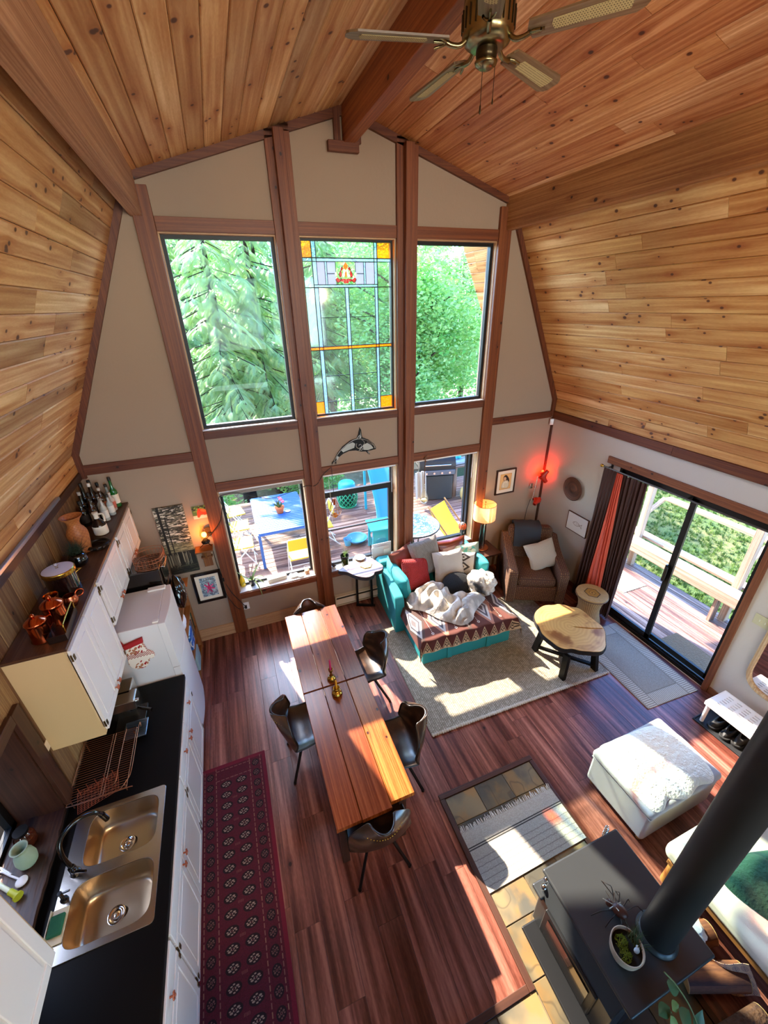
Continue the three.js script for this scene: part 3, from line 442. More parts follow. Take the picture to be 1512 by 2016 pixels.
{
  const t = thing('espresso_machine', 'stainless espresso machine with a ribbed drip tray under the cabinets', 'coffee machine', [-2.74, 0.912, 1.78]);
  obj('body', [B(0.19, 0.28, 0.18, -0.03, 0.16, -0.02, 'x', 0.01), B(0.2, 0.1, 0.14, 0.01, 0.25, 0.1, 'x', 0.012)], M.steel, t);
  obj('base', B(0.22, 0.03, 0.3, 0.01, 0.015, 0.11, 'x', 0.006), M.black, t);
  const w = []; for (let i = 0; i < 12; i++) w.push(B(0.15, 0.006, 0.006, 0.06, 0.04, 0.15 + i * 0.013)); obj('drip_tray', [B(0.17, 0.012, 0.17, 0.06, 0.034, 0.22, 'x', 0.004), ...w], mat(0x8fa0b0, 0.3, { metalness: 1 }), t);
  obj('portafilter', [bar([0.06, 0.16, 0.1], [0.2, 0.15, 0.17], 0.013, 12), C(0.032, 0.032, 0.04, 0.05, 0.165, 0.09)], M.blackGloss, t);
  obj('knob', C(0.016, 0.016, 0.02, 0, 0, 0, 14).rotateZ(PI / 2).translate(0.118, 0.25, 0.12), M.chrome, t);
}
solo('double_switch_plate', 'ivory switch plate on the dark boards left of the dish rack', 'switch plate', [B(0.006, 0.075, 0.07, 0, 0, 0, 'x', 0.002), B(0.008, 0.035, 0.02, 0.003, -0.055, 0.03, 'x', 0.002)], mat(0xe0c8a8, 0.5), [-3.041, 1.43, 2.36]);
// ---------------------------------------------------------------- refrigerator and what stands beyond it
{
  const t = thing('refrigerator', 'white refrigerator at the far end of the worktop', 'refrigerator', [-3.0, 0, 0.87]);
  obj('cabinet', BB(0, 0.03, 0, 0.58, 1.55, 0.6, 'y', 0.008), mat(0xd8d6d8, 0.35), t);
  const door = (y0, y1) => { const P = new THREE.Shape(); P.moveTo(0.585, 0); for (let i = 0; i <= 14; i++) { const u = i / 14; P.lineTo(0.635 + 0.022 * Math.sin(u * PI), -u * 0.6); } P.lineTo(0.585, -0.6); P.closePath(); return uvm(ext(P, y1 - y0, 0.004).rotateX(-PI / 2).translate(0, y0, 0)); };
  obj('door', door(0.05, 1.0), mat(0xdedbdc, 0.3), t); obj('freezer_door', door(1.015, 1.545), mat(0xdedbdc, 0.3), t);
  obj('hinge_cover', B(0.16, 0.02, 0.06, 0.52, 1.56, 0.04, 'x', 0.006), M.plastic, t); obj('hinge_cover', B(0.05, 0.015, 0.04, 0.56, 1.557, 0.56, 'x', 0.005), M.plastic, t);
  for (const x of [0.06, 0.5]) for (const z of [0.06, 0.54]) obj('foot', C(0.02, 0.02, 0.03, x, 0.015, z), M.black, t);
  const mt = canvas(256, 256, (c, w, h) => { c.fillStyle = '#e8dccf'; c.fillRect(0, 0, w, h); const r = rng(3); for (let i = 0; i < 26; i++) { c.fillStyle = i % 3 ? '#a86a4a' : '#9c1f22'; c.beginPath(); c.ellipse(r() * w, 60 + r() * 130, 10 + r() * 14, 7 + r() * 8, r() * 3, 0, 7); c.fill(); } for (let i = 0; i < 16; i++) for (let k = 0; k < 6; k++) if ((i + k) % 2) { c.fillStyle = '#8c1a20'; c.fillRect(i * 16, 190 + k * 11, 16, 11); } }, 0.2, 0.2);
  const m = thing('oven_mitt', 'red and cream oven mitt hanging on the side of the refrigerator', 'oven mitt', [-2.64, 1.28, 1.474]);
  const s = new THREE.Shape(); s.moveTo(-0.07, 0.1); s.lineTo(0.06, 0.13); s.lineTo(0.075, 0.02); s.quadraticCurveTo(0.12, -0.0, 0.115, -0.05); s.quadraticCurveTo(0.1, -0.08, 0.07, -0.05); s.quadraticCurveTo(0.06, -0.16, -0.02, -0.15); s.quadraticCurveTo(-0.1, -0.14, -0.09, -0.05); s.closePath();
  obj('glove', uvm(ext(s, 0.015, 0.006).translate(0, 0, 0.008)), mat(0xffffff, 0.95, { map: mt }), m); obj('cuff', [uvm(ext(shp([[-0.078, 0.1], [0.066, 0.135], [0.07, 0.175], [-0.085, 0.135]]), 0.02, 0.006).translate(0, 0, 0.007)), tube([[-0.08, 0.12, 0.015], [-0.11, 0.16, 0.012], [-0.1, 0.19, 0.01], [-0.08, 0.14, 0.015]], 0.006)], mat(0xa01820, 0.9), m);
}
{
  const t = thing('appliance_stand', 'dark shelf stand on the bookcase holding the black oven', 'stand', [-2.98, 0, 0.47]);
  obj('shelf', BB(0, 1.42, 0, 0.56, 1.45, 0.37, 'x', 0.004), M.black, t); for (const x of [0.02, 0.54]) for (const z of [0.02, 0.35]) obj('leg', BB(x - 0.015, 1.024, z - 0.015, x + 0.015, 1.42, z + 0.015, 'y'), M.black, t);
  const o = thing('toaster_oven', 'black toaster oven beneath the copper wire basket', 'oven', [-2.97, 1.452, 0.48]);
  obj('body', BB(0, 0.012, 0, 0.54, 0.27, 0.35, 'x', 0.012), M.blackGloss, o); obj('door', BB(0.542, 0.03, 0.02, 0.552, 0.25, 0.27, 'z', 0.003), M.blackGloss, o); obj('handle', [bar([0.575, 0.235, 0.04], [0.575, 0.235, 0.25], 0.007), bar([0.55, 0.235, 0.05], [0.575, 0.235, 0.05], 0.005), bar([0.55, 0.235, 0.24], [0.575, 0.235, 0.24], 0.005)], M.chrome, o); for (const x of [0.04, 0.5]) for (const z of [0.04, 0.31]) obj('foot', C(0.012, 0.012, 0.012, x, 0.006, z), M.black, o);
  const b = thing('wire_basket', 'copper wire basket standing on the black toaster oven', 'basket', [-2.63, 1.723, 0.52]), g = [], W = 0.22, D = 0.26, H = 0.1;
  for (const y of [0.004, 0.065, H]) g.push(tube([[0, y, 0], [W, y, 0], [W, y, D], [0, y, D]], 0.003, 5, 60, true)); for (let i = 0; i <= 7; i++) { const u = i / 7; g.push(bar([u * W, 0, 0], [u * W, H, 0], 0.0022, 5), bar([u * W, 0, D], [u * W, H, D], 0.0022, 5), bar([0, 0.003, u * D], [W, 0.003, u * D], 0.0022, 5), bar([0, 0, u * D], [0, H, u * D], 0.0022, 5), bar([W, 0, u * D], [W, H, u * D], 0.0022, 5)); }
  obj('wires', g, M.copperWire, b);
  const k = thing('black_bag', 'crumpled glossy black bag hanging beyond the refrigerator', 'bag', [-2.36, 1.28, 0.62]);
  { const q = new THREE.SphereGeometry(1, 28, 20), p = q.attributes.position; for (let i = 0; i < p.count; i++) { const a = p.getX(i), bq = p.getY(i), c = p.getZ(i), f = 1 + 0.35 * (fbm(0.5 + a * 0.24, 0.5 + bq * 0.24, 9, 9, 2, 5) - 0.5) + 0.25 * (fbm(0.5 + c * 0.24, 0.5 + bq * 0.24, 12, 12, 2, 9) - 0.5); p.setXYZ(i, a * 0.07 * f, bq * 0.2 * f, c * 0.12 * f); } q.computeVertexNormals(); obj('sack', q, M.blackGloss, k); obj('strap', tube([[0, 0.15, -0.05], [-0.01, 0.2, 0], [0, 0.15, 0.05]], 0.007), M.black, k); }
}
{
  const t = thing('bookcase', 'low wooden bookcase between the refrigerator and the window wall', 'bookcase', [-2.98, 0, 0.12]), w = wmat(0xa5703c, fineT, 0.5);
  obj('side_panel', BB(0, 0, 0, 0.6, 1.0, 0.02, 'y'), w, t); obj('side_panel', BB(0, 0, 0.68, 0.6, 1.0, 0.7, 'y'), w, t); for (const y of [0.03, 0.36, 0.7]) obj('shelf', BB(0, y, 0.021, 0.595, y + 0.02, 0.679, 'z'), w, t); obj('top_board', BB(-0.005, 1.001, -0.005, 0.61, 1.022, 0.705, 'z', 0.003), w, t); obj('back_panel', BB(0, 0.05, 0.021, 0.006, 1.0, 0.679, 'z'), w, t);
  solo('cardboard_box', 'plain brown cardboard box on top of the low bookcase', 'box', [B(0.28, 0.14, 0.2, 0, 0.07, 0, 'x', 0.003), B(0.13, 0.004, 0.2, 0.2, 0.12, 0, 'x')], mat(0x9c6a34, 0.85), [-2.58, 1.023, 0.26], 0);
  solo('flat_carton', 'flat grey carton on the near end of the bookcase top', 'box', [B(0.3, 0.05, 0.26, 0, 0.025, 0, 'x', 0.003)], mat(0x8f7f84, 0.8), [-2.57, 1.023, 0.62], 0);
  const bl = canvas(256, 128, (c, w, h) => { c.fillStyle = '#1c5fae'; c.fillRect(0, 0, w, h); c.strokeStyle = '#dfe9f2'; c.lineWidth = 8; for (let i = 0; i < 7; i++) { c.beginPath(); c.ellipse(40 + i * 28, 64, 10, 24, 0, 0, 7); c.stroke(); } c.fillStyle = '#9fd0ea'; c.fillRect(0, 0, w, 14); }, 0.3, 0.24);
  solo('blue_package', 'blue package with white markings in the bookcase', 'package', B(0.14, 0.24, 0.2, 0, 0.12, 0, 'z', 0.02), mat(0xffffff, 0.6, { map: bl }), [-2.46, 0.382, 0.5]);
  solo('white_bundle', 'white crumpled paper bundle on the upper shelf of the bookcase', 'bundle', [ball(0.1, 0, 0.09, 0, 0.8, 0.9, 1), ball(0.07, 0.02, 0.12, 0.1, 1, 1.2, 0.9), ball(0.06, 0.0, 0.07, -0.09, 1, 1.1, 1)], mat(0xd8d4d2, 0.8), [-2.47, 0.722, 0.55]);
  solo('pale_blue_box', 'pale blue box on the lowest shelf of the bookcase', 'box', [B(0.16, 0.22, 0.24, 0, 0.11, 0, 'z', 0.006), B(0.162, 0.05, 0.242, 0, 0.15, 0, 'z', 0.004)], mat(0x9dc3cf, 0.6), [-2.47, 0.051, 0.48]);
  const r = rng(6), cl = [['dark green', 0x23402c], ['black', 0x161616], ['tan', 0xa08a62], ['maroon', 0x5a1a22], ['grey', 0x6a6a70]]; cl.forEach(([n, c], i) => solo('book', n + ' upright book on the middle shelf, ' + ['first', 'second', 'third', 'fourth', 'fifth'][i] + ' from the window wall', 'book', [((h) => B(0.16, h, 0.03, 0, h / 2, 0, 'y', 0.003))(0.2 + r() * 0.07)], mat(c, 0.7), [-2.48, 0.381, 0.17 + i * 0.036], 0, 'books in the low bookcase'));
}
// ================================================================ ON TOP OF THE UPPER CABINETS
const TOPY = 2.172;
{
  const glass = (c, o = {}) => phys(c, 0.05, { clearcoat: 1, ...o }), lab = (c) => mat(c, 0.8);
  // [x, z, height, radius, glass colour, label colour, cap colour, neck, description]
  const L = [
    [-2.78, 0.1, 0.33, 0.037, 0x0f5a20, 0xd8d2c0, 0x14120f, 0.4, 'tall green wine bottle with a pale label, rightmost of the bottles'],
    [-2.84, 0.07, 0.25, 0.035, 0x8f9a94, 0xa04a3a, 0x20180f, 0.35, 'clear bottle with a reddish label just left of the green bottle'],
    [-2.9, 0.1, 0.29, 0.036, 0x2a120a, 0x3a2418, 0x0c0a08, 0.4, 'dark brown bottle behind the green bottle'],
    [-2.97, 0.08, 0.32, 0.038, 0x140c08, 0x221410, 0x0a0808, 0.4, 'tall black-brown bottle against the boarded wall, farthest back'],
    [-2.8, 0.19, 0.2, 0.034, 0xb0a49a, 0xb05a48, 0xb8b0a4, 0.3, 'short clear bottle with a pink label in front of the green bottle'],
    [-2.87, 0.21, 0.27, 0.036, 0x3a1c0c, 0x9a5438, 0xb4aca0, 0.36, 'brown bottle with an orange label in the middle of the row'],
    [-2.94, 0.2, 0.33, 0.038, 0x1e0e08, 0x30160c, 0xd0c8bc, 0.42, 'tall dark bottle with a silver cap in the back row'],
    [-3.01, 0.2, 0.34, 0.036, 0x0e0906, 0x180e0a, 0x0c0c0c, 0.4, 'tall nearly black bottle touching the boarded wall'],
    [-2.79, 0.31, 0.22, 0.03, 0x9ea6a2, 0xd0ccc2, 0x2a2622, 0.34, 'slim clear bottle with a white label near the cabinet edge'],
    [-2.86, 0.33, 0.25, 0.033, 0xa8aca6, 0xc8c2b2, 0x3a3630, 0.36, 'clear bottle with a cream label, middle of the slim clear bottles'],
    [-2.93, 0.34, 0.28, 0.036, 0x241008, 0x3a2416, 0x18120c, 0.4, 'dark bottle between the clear bottles and the boarded wall'],
    [-3.0, 0.34, 0.3, 0.036, 0x0e0a08, 0x1c120c, 0xa8a49c, 0.4, 'dark bottle with a grey cap by the boarded wall'],
    [-2.82, 0.43, 0.24, 0.032, 0xb0b2aa, 0xd8d4c8, 0x8a867c, 0.36, 'frosted clear bottle behind the white stoneware jug'],
    [-2.9, 0.46, 0.27, 0.035, 0x2c1a10, 0x6a5a48, 0x201a14, 0.38, 'brown bottle with a grey label left of the frosted bottle'],
    [-2.98, 0.48, 0.26, 0.037, 0x16100c, 0x241a14, 0x1a1410, 0.36, 'squat dark bottle nearest the camera in the back row'],
  ];
  for (const [x, z, h, r, g, l, c, n, d] of L) {
    const t = thing('bottle', d, 'bottle', [x, TOPY, z], 0, 'bottles on top of the wall cabinets'), s = h * (1 - n);
    obj('body', lathe([[0, 0], [r * 0.9, 0], [r, 0.006], [r, s * 0.86], [r * 0.8, s * 0.97], [r * 0.4, s * 1.1], [r * 0.36, h * 0.94], [r * 0.4, h * 0.95], [r * 0.4, h * 0.97], [0, h * 0.97]], 20), glass(g), t);
    obj('label', lathe([[r * 1.006, s * 0.22], [r * 1.012, s * 0.23], [r * 1.012, s * 0.72], [r * 1.006, s * 0.73]], 20), lab(l), t); obj('cap', C(r * 0.44, r * 0.42, h * 0.11, 0, h * 0.955, 0, 14), mat(c, 0.4), t);
  }
  const j = thing('stoneware_jug', 'white stoneware jug with a dark brown top in front of the bottles', 'jug', [-2.81, TOPY, 0.72]);
  obj('body', lathe([[0, 0], [0.058, 0], [0.06, 0.01], [0.06, 0.085], [0.058, 0.09]], 28), mat(0xd8cfbc, 0.35), j); obj('shoulder', lathe([[0.058, 0.09], [0.05, 0.115], [0.03, 0.14], [0.02, 0.16]], 28), phys(0x120c0a, 0.15, { clearcoat: 1 }), j); obj('neck', lathe([[0.02, 0.16], [0.018, 0.2], [0.024, 0.21], [0.024, 0.222], [0, 0.222]], 20), mat(0xd8cfbc, 0.35), j); obj('handle', tube([[0.02, 0.2, 0], [0.06, 0.19, 0], [0.055, 0.12, 0]], 0.008), mat(0xd8cfbc, 0.35), j);
  const wv = tex(256, 256, (u, v) => { const a = Math.sin(u * 2 * PI * 24) * Math.sin(v * 2 * PI * 18 + (Math.floor(u * 24) % 2) * PI); return mix3(hex(0x8a4a20), hex(0xb8743a), clamp(0.5 + 0.35 * a + 0.4 * (fbm(u, v, 10, 10, 3, 2) - 0.5))); }, 1, 1);
  const v = thing('vase', 'large woven brown vase with a flared rim among the cabinet-top things', 'vase', [-2.885, TOPY, 1.03]);
  obj('body', lathe([[0, 0], [0.058, 0], [0.06, 0.015], [0.07, 0.08], [0.078, 0.15], [0.078, 0.19], [0.066, 0.225], [0.05, 0.25], [0.046, 0.28], [0.06, 0.315], [0.082, 0.34], [0.084, 0.346], [0.074, 0.342], [0.05, 0.31], [0.04, 0.28], [0.04, 0.25]], 40), mat(0xffffff, 0.55, { map: wv, bumpMap: wv, bumpScale: 0.004, side: THREE.DoubleSide }), v);
  const ri = thing('ring_dish', 'dark ring-shaped metal dish in front of the woven vase', 'dish', [-2.79, TOPY, 0.99]);
  { const g = [new THREE.TorusGeometry(0.085, 0.016, 10, 40).rotateX(PI / 2).translate(0, 0.03, 0), C(0.08, 0.08, 0.008, 0, 0.006, 0, 32)]; obj('ring', g, mat(0x2a221e, 0.35, { metalness: 0.7 }), ri); const s = []; for (let i = 0; i < 14; i++) { const a = i / 14 * 2 * PI; s.push(ball(0.014, 0.1 * Math.cos(a), 0.028, 0.1 * Math.sin(a), 1, 0.7, 1, 8)); } obj('studs', s, mat(0x3a302a, 0.35, { metalness: 0.7 }), ri); }
  const p = thing('potted_plant', 'bushy dark green plant in a round glossy black pot', 'plant', [-2.86, TOPY, 1.27]);
  obj('pot', lathe([[0, 0], [0.04, 0], [0.066, 0.03], [0.072, 0.065], [0.06, 0.1], [0.05, 0.115], [0.044, 0.11]], 28), M.blackGloss, p);
  { const g = [], r = rng(15); for (let i = 0; i < 170; i++) { const a = r() * 7, e = 0.1 + r() * 1.3, L2 = 0.05 + r() * 0.09, b = new THREE.ConeGeometry(0.0022, L2, 4).translate(0, L2 / 2, 0).rotateX(e).rotateY(a).translate((r() - 0.5) * 0.07, 0.1 + r() * 0.04, (r() - 0.5) * 0.07 - 0.02); g.push(b); } const o = obj('foliage', g, mat(0x1c2f1a, 0.7), p); o.userData.kind = 'stuff'; }
  const k = thing('ice_bucket', 'dark ice bucket with a white lid, gold band and clear knob', 'bucket', [-2.865, TOPY, 1.63]);
  obj('body', lathe([[0, 0], [0.098, 0], [0.102, 0.01], [0.102, 0.16]], 40), phys(0x180a0a, 0.12, { clearcoat: 1 }), k); obj('band', lathe([[0.102, 0.16], [0.106, 0.163], [0.104, 0.17], [0.106, 0.178], [0.104, 0.186], [0.106, 0.192], [0.1, 0.197]], 40), M.brass, k); obj('lid', lathe([[0.1, 0.194], [0.09, 0.199], [0, 0.204]], 40), mat(0xc8c4d0, 0.35), k); obj('lid_knob', [lathe([[0, 0.203], [0.012, 0.204], [0.007, 0.213], [0.016, 0.226], [0.014, 0.238], [0, 0.242]], 18)], phys(0xffffff, 0.03, { transmission: 0.95, thickness: 0.02, ior: 1.5 }), k); obj('ring_handle', [tube([[0.104, 0.15, 0.02], [0.128, 0.16, 0.0], [0.128, 0.15, -0.03], [0.104, 0.15, -0.03]], 0.004)], M.brass, k);
  const can = (name, d, x, z, s, turn) => { const t = thing(name, d, 'canister', [x, TOPY, z], turn); obj('body', lathe([[0, 0], [0.05, 0], [0.055, 0.006], [0.05, 0.02], [0.047, 0.1], [0.05, 0.115]].map(([a, b]) => [a * s, b * s]), 30), M.copper, t); obj('lid', lathe([[0.05, 0.115], [0.053, 0.12], [0.05, 0.128], [0.03, 0.145], [0.012, 0.152], [0, 0.153]].map(([a, b]) => [a * s, b * s]), 30), M.copper, t); obj('lid_knob', ball(0.012 * s, 0, 0.163 * s, 0), M.copper, t); obj('handle', tube([[0.048 * s, 0.1 * s, 0], [0.085 * s, 0.095 * s, 0], [0.085 * s, 0.04 * s, 0], [0.05 * s, 0.03 * s, 0]], 0.006), M.copper, t); };
  can('copper_pot', 'lidded copper pot with a loop handle, nearest the camera', -2.86, 2.17, 1.15, 1.1); can('copper_pot', 'lidded copper pot standing behind the nearest copper pot', -2.81, 2.02, 1.25, 2.2);
  const cu = thing('copper_cup', 'plain orange copper beaker between the copper pots and the ice bucket', 'cup', [-2.865, TOPY, 1.87]); obj('body', lathe([[0, 0], [0.036, 0], [0.04, 0.1], [0.046, 0.13], [0.044, 0.13], [0.036, 0.1], [0.034, 0.006]], 28), mat(0xc0702c, 0.22, { metalness: 1, side: THREE.DoubleSide }), cu);
  const mu = thing('copper_mug', 'round copper mug with a ring handle by the cabinet edge', 'mug', [-2.775, TOPY, 1.85]); obj('body', lathe([[0, 0], [0.03, 0], [0.046, 0.03], [0.048, 0.055], [0.036, 0.085], [0.034, 0.085], [0.044, 0.055], [0.03, 0.008]], 28), mat(0xb06848, 0.25, { metalness: 1, side: THREE.DoubleSide }), mu); obj('handle', new THREE.TorusGeometry(0.026, 0.005, 8, 24).rotateY(0.7).translate(0.05, 0.07, -0.04), M.copper, mu);
  const tr = thing('bread_tin', 'dark rectangular tin with an upright brass handle at the cabinet edge', 'tin', [-2.765, TOPY, 2.1], 0.06); obj('tin', [BB(-0.05, 0, -0.15, 0.05, 0.012, 0.15), BB(-0.05, 0.012, -0.15, -0.044, 0.05, 0.15), BB(0.044, 0.012, -0.15, 0.05, 0.05, 0.15), BB(-0.044, 0.012, -0.15, 0.044, 0.05, -0.144), BB(-0.044, 0.012, 0.144, 0.044, 0.05, 0.15)], mat(0x2c1c16, 0.4, { metalness: 0.6 }), tr); obj('handle', [tube([[0.048, 0.05, -0.13], [0.05, 0.1, -0.13], [0.05, 0.11, -0.1], [0.05, 0.11, 0.1], [0.05, 0.1, 0.13], [0.048, 0.05, 0.13]], 0.005, 8, 60)], M.brass, tr);
}
// ================================================================ ON THE GABLE WALL
function picture(name, label, cat, x, y, w, h, art, { frame = 0, depth = 0.025, fm, mount = 0, mc = 0xe6d6c0, z = 0.003, tilt = 0 } = {}) {
  const t = thing(name, label, cat, [x, y, z]); t.rotation.z = tilt; const aw = w - 2 * (frame + mount), ah = h - 2 * (frame + mount), pz = frame ? depth * 0.55 : depth;
  if (frame) { obj('frame', [BB(-w / 2, h / 2 - frame, 0, w / 2, h / 2, depth), BB(-w / 2, -h / 2, 0, w / 2, -h / 2 + frame, depth), BB(-w / 2, -h / 2 + frame, 0, -w / 2 + frame, h / 2 - frame, depth, 'y'), BB(w / 2 - frame, -h / 2 + frame, 0, w / 2, h / 2 - frame, depth, 'y')], fm, t); if (mount) obj('mount', BB(-w / 2 + frame, -h / 2 + frame, 0, w / 2 - frame, h / 2 - frame, pz), mat(mc, 0.9), t); }
  const g = new THREE.BoxGeometry(aw, ah, frame ? 0.003 : depth); g.translate(0, 0, frame ? pz + 0.0018 : depth / 2);
  obj('print', g, mat(0xffffff, 0.6, { map: art }), t); return t;
}
const art = (w, h, f) => canvas(w, h, f, 1, 1);
picture('canvas_picture', 'tall unframed canvas of a dark misty forest on the left of the gable wall', 'picture', -2.34, 1.59, 0.315, 0.905, art(320, 900, (c, w, h) => {
  const r = rng(2); c.fillStyle = '#a9a08e'; c.fillRect(0, 0, w, h); for (let i = 0; i < 900; i++) { c.fillStyle = ['#2a2a22', '#4a4a3c', '#c9c3b2', '#16160f', '#77725e'][(r() * 5) | 0]; const y = r() * 520; c.beginPath(); c.ellipse(r() * w, y, 6 + r() * 46, 2 + r() * 7, (r() - 0.5) * 0.5, 0, 7); c.fill(); }
  c.fillStyle = '#5d5c44'; c.fillRect(0, 500, w, 150); for (let i = 0; i < 160; i++) { c.fillStyle = ['#8a8660', '#3a3a28', '#b8b28a'][(r() * 3) | 0]; c.fillRect(r() * w, 470 + r() * 120, 20 + r() * 60, 3); } c.fillStyle = '#12130c'; c.fillRect(0, 600, w, h - 600);
  for (let i = 0; i < 60; i++) { c.fillStyle = r() > 0.5 ? '#8e8d78' : '#0c0d08'; const x = r() * w; c.fillRect(x, 590 + r() * 60, 1 + r() * 5, 130 + r() * 60); } c.fillStyle = '#0b0b08'; c.fillRect(36, 0, 26, 620); c.fillRect(96, 120, 12, 500); for (let i = 0; i < 70; i++) { c.fillStyle = ['#2c2d1e', '#4a4a34', '#0a0a06'][(r() * 3) | 0]; c.fillRect(r() * w, 780 + r() * 120, 30 + r() * 80, 4); }
}), { depth: 0.035 });
picture('horse_card', 'small square card of an orange horse head pinned beside the wall lamp', 'card', -2.02, 1.9, 0.165, 0.165, art(256, 256, (c, w, h) => {
  c.fillStyle = '#4d6a30'; c.fillRect(0, 0, w, h); const r = rng(4); for (let i = 0; i < 60; i++) { c.fillStyle = ['#243516', '#7c8f3a', '#1c1c12'][(r() * 3) | 0]; c.beginPath(); c.arc(r() * w, r() * 110, 5 + r() * 16, 0, 7); c.fill(); } c.fillStyle = '#c9c2b0'; c.fillRect(0, 190, w, 66);
  c.fillStyle = '#d4380f'; c.beginPath(); c.moveTo(70, 230); c.quadraticCurveTo(60, 130, 100, 70); c.lineTo(110, 40); c.lineTo(130, 62); c.quadraticCurveTo(200, 60, 246, 120); c.lineTo(250, 190); c.lineTo(190, 200); c.quadraticCurveTo(150, 160, 130, 190); c.lineTo(96, 240); c.closePath(); c.fill(); c.fillStyle = '#ef6a2a'; c.beginPath(); c.ellipse(185, 105, 50, 26, 0.4, 0, 7); c.fill(); c.fillStyle = '#5a1206'; c.beginPath(); c.arc(122, 96, 6, 0, 7); c.fill();
}), { depth: 0.004 });
picture('framed_picture', 'black framed picture of a pink flower below the wall lamp', 'picture', -2.135, 0.85, 0.35, 0.45, art(300, 380, (c, w, h) => {
  const r = rng(9); c.fillStyle = '#9fb0ba'; c.fillRect(0, 0, w, h); for (let i = 0; i < 120; i++) { c.fillStyle = ['#7f98a8', '#b9c4c8', '#8a8288', '#5f7080'][(r() * 4) | 0]; c.beginPath(); c.ellipse(r() * w, r() * h, 10 + r() * 40, 6 + r() * 16, r() * 3, 0, 7); c.fill(); } c.strokeStyle = '#2b2d33'; c.lineWidth = 9; c.beginPath(); c.moveTo(60, 60); c.quadraticCurveTo(150, 40, 280, 50); c.stroke();
  for (let i = 0; i < 7; i++) { c.fillStyle = ['#d8286c', '#a81e58', '#e06090', '#c08aa0'][i % 4]; c.save(); c.translate(150, 210); c.rotate(i * 0.9 + 0.3); c.beginPath(); c.ellipse(52, 0, 60, 15, 0, 0, 7); c.fill(); c.restore(); } c.fillStyle = '#c81e5a'; c.beginPath(); c.arc(150, 208, 34, 0, 7); c.fill(); c.strokeStyle = '#8c3050'; c.lineWidth = 7; for (let i = 0; i < 5; i++) { c.beginPath(); c.moveTo(140 + i * 8, 240); c.quadraticCurveTo(110 + i * 25, 290, 90 + i * 35, 340); c.stroke(); }
}), { frame: 0.035, mount: 0.045, fm: M.blackGloss, depth: 0.03 });
picture('framed_portrait', 'small dark framed drawing of a seated figure hung left of the red wall lamps', 'picture', 2.318, 1.553, 0.355, 0.41, art(300, 340, (c, w, h) => {
  c.fillStyle = '#c99a5a'; c.fillRect(0, 0, w, h); c.fillStyle = '#d6ac6e'; c.fillRect(14, 14, w - 28, h - 28); c.fillStyle = '#1c1310'; c.beginPath(); c.ellipse(140, 95, 60, 70, -0.3, 0, 7); c.fill(); c.beginPath(); c.moveTo(190, 60); c.quadraticCurveTo(270, 140, 240, 210); c.lineTo(200, 200); c.closePath(); c.fill(); c.fillStyle = '#c8a07a'; c.beginPath(); c.ellipse(125, 105, 34, 42, -0.5, 0, 7); c.fill();
  c.fillStyle = '#c9c0a4'; c.beginPath(); c.moveTo(50, 300); c.quadraticCurveTo(40, 170, 110, 150); c.quadraticCurveTo(220, 130, 240, 200); c.quadraticCurveTo(260, 300, 200, 320); c.closePath(); c.fill(); c.strokeStyle = '#6a5a40'; c.lineWidth = 5; c.stroke(); c.strokeStyle = '#e4dcc4'; c.lineWidth = 10; c.beginPath(); c.arc(150, 240, 60, 2.2, 5.6); c.stroke();
}), { frame: 0.02, mount: 0.055, mc: 0xe0d2bc, fm: wmat(0x3a2012, firT, 0.35), depth: 0.025 });
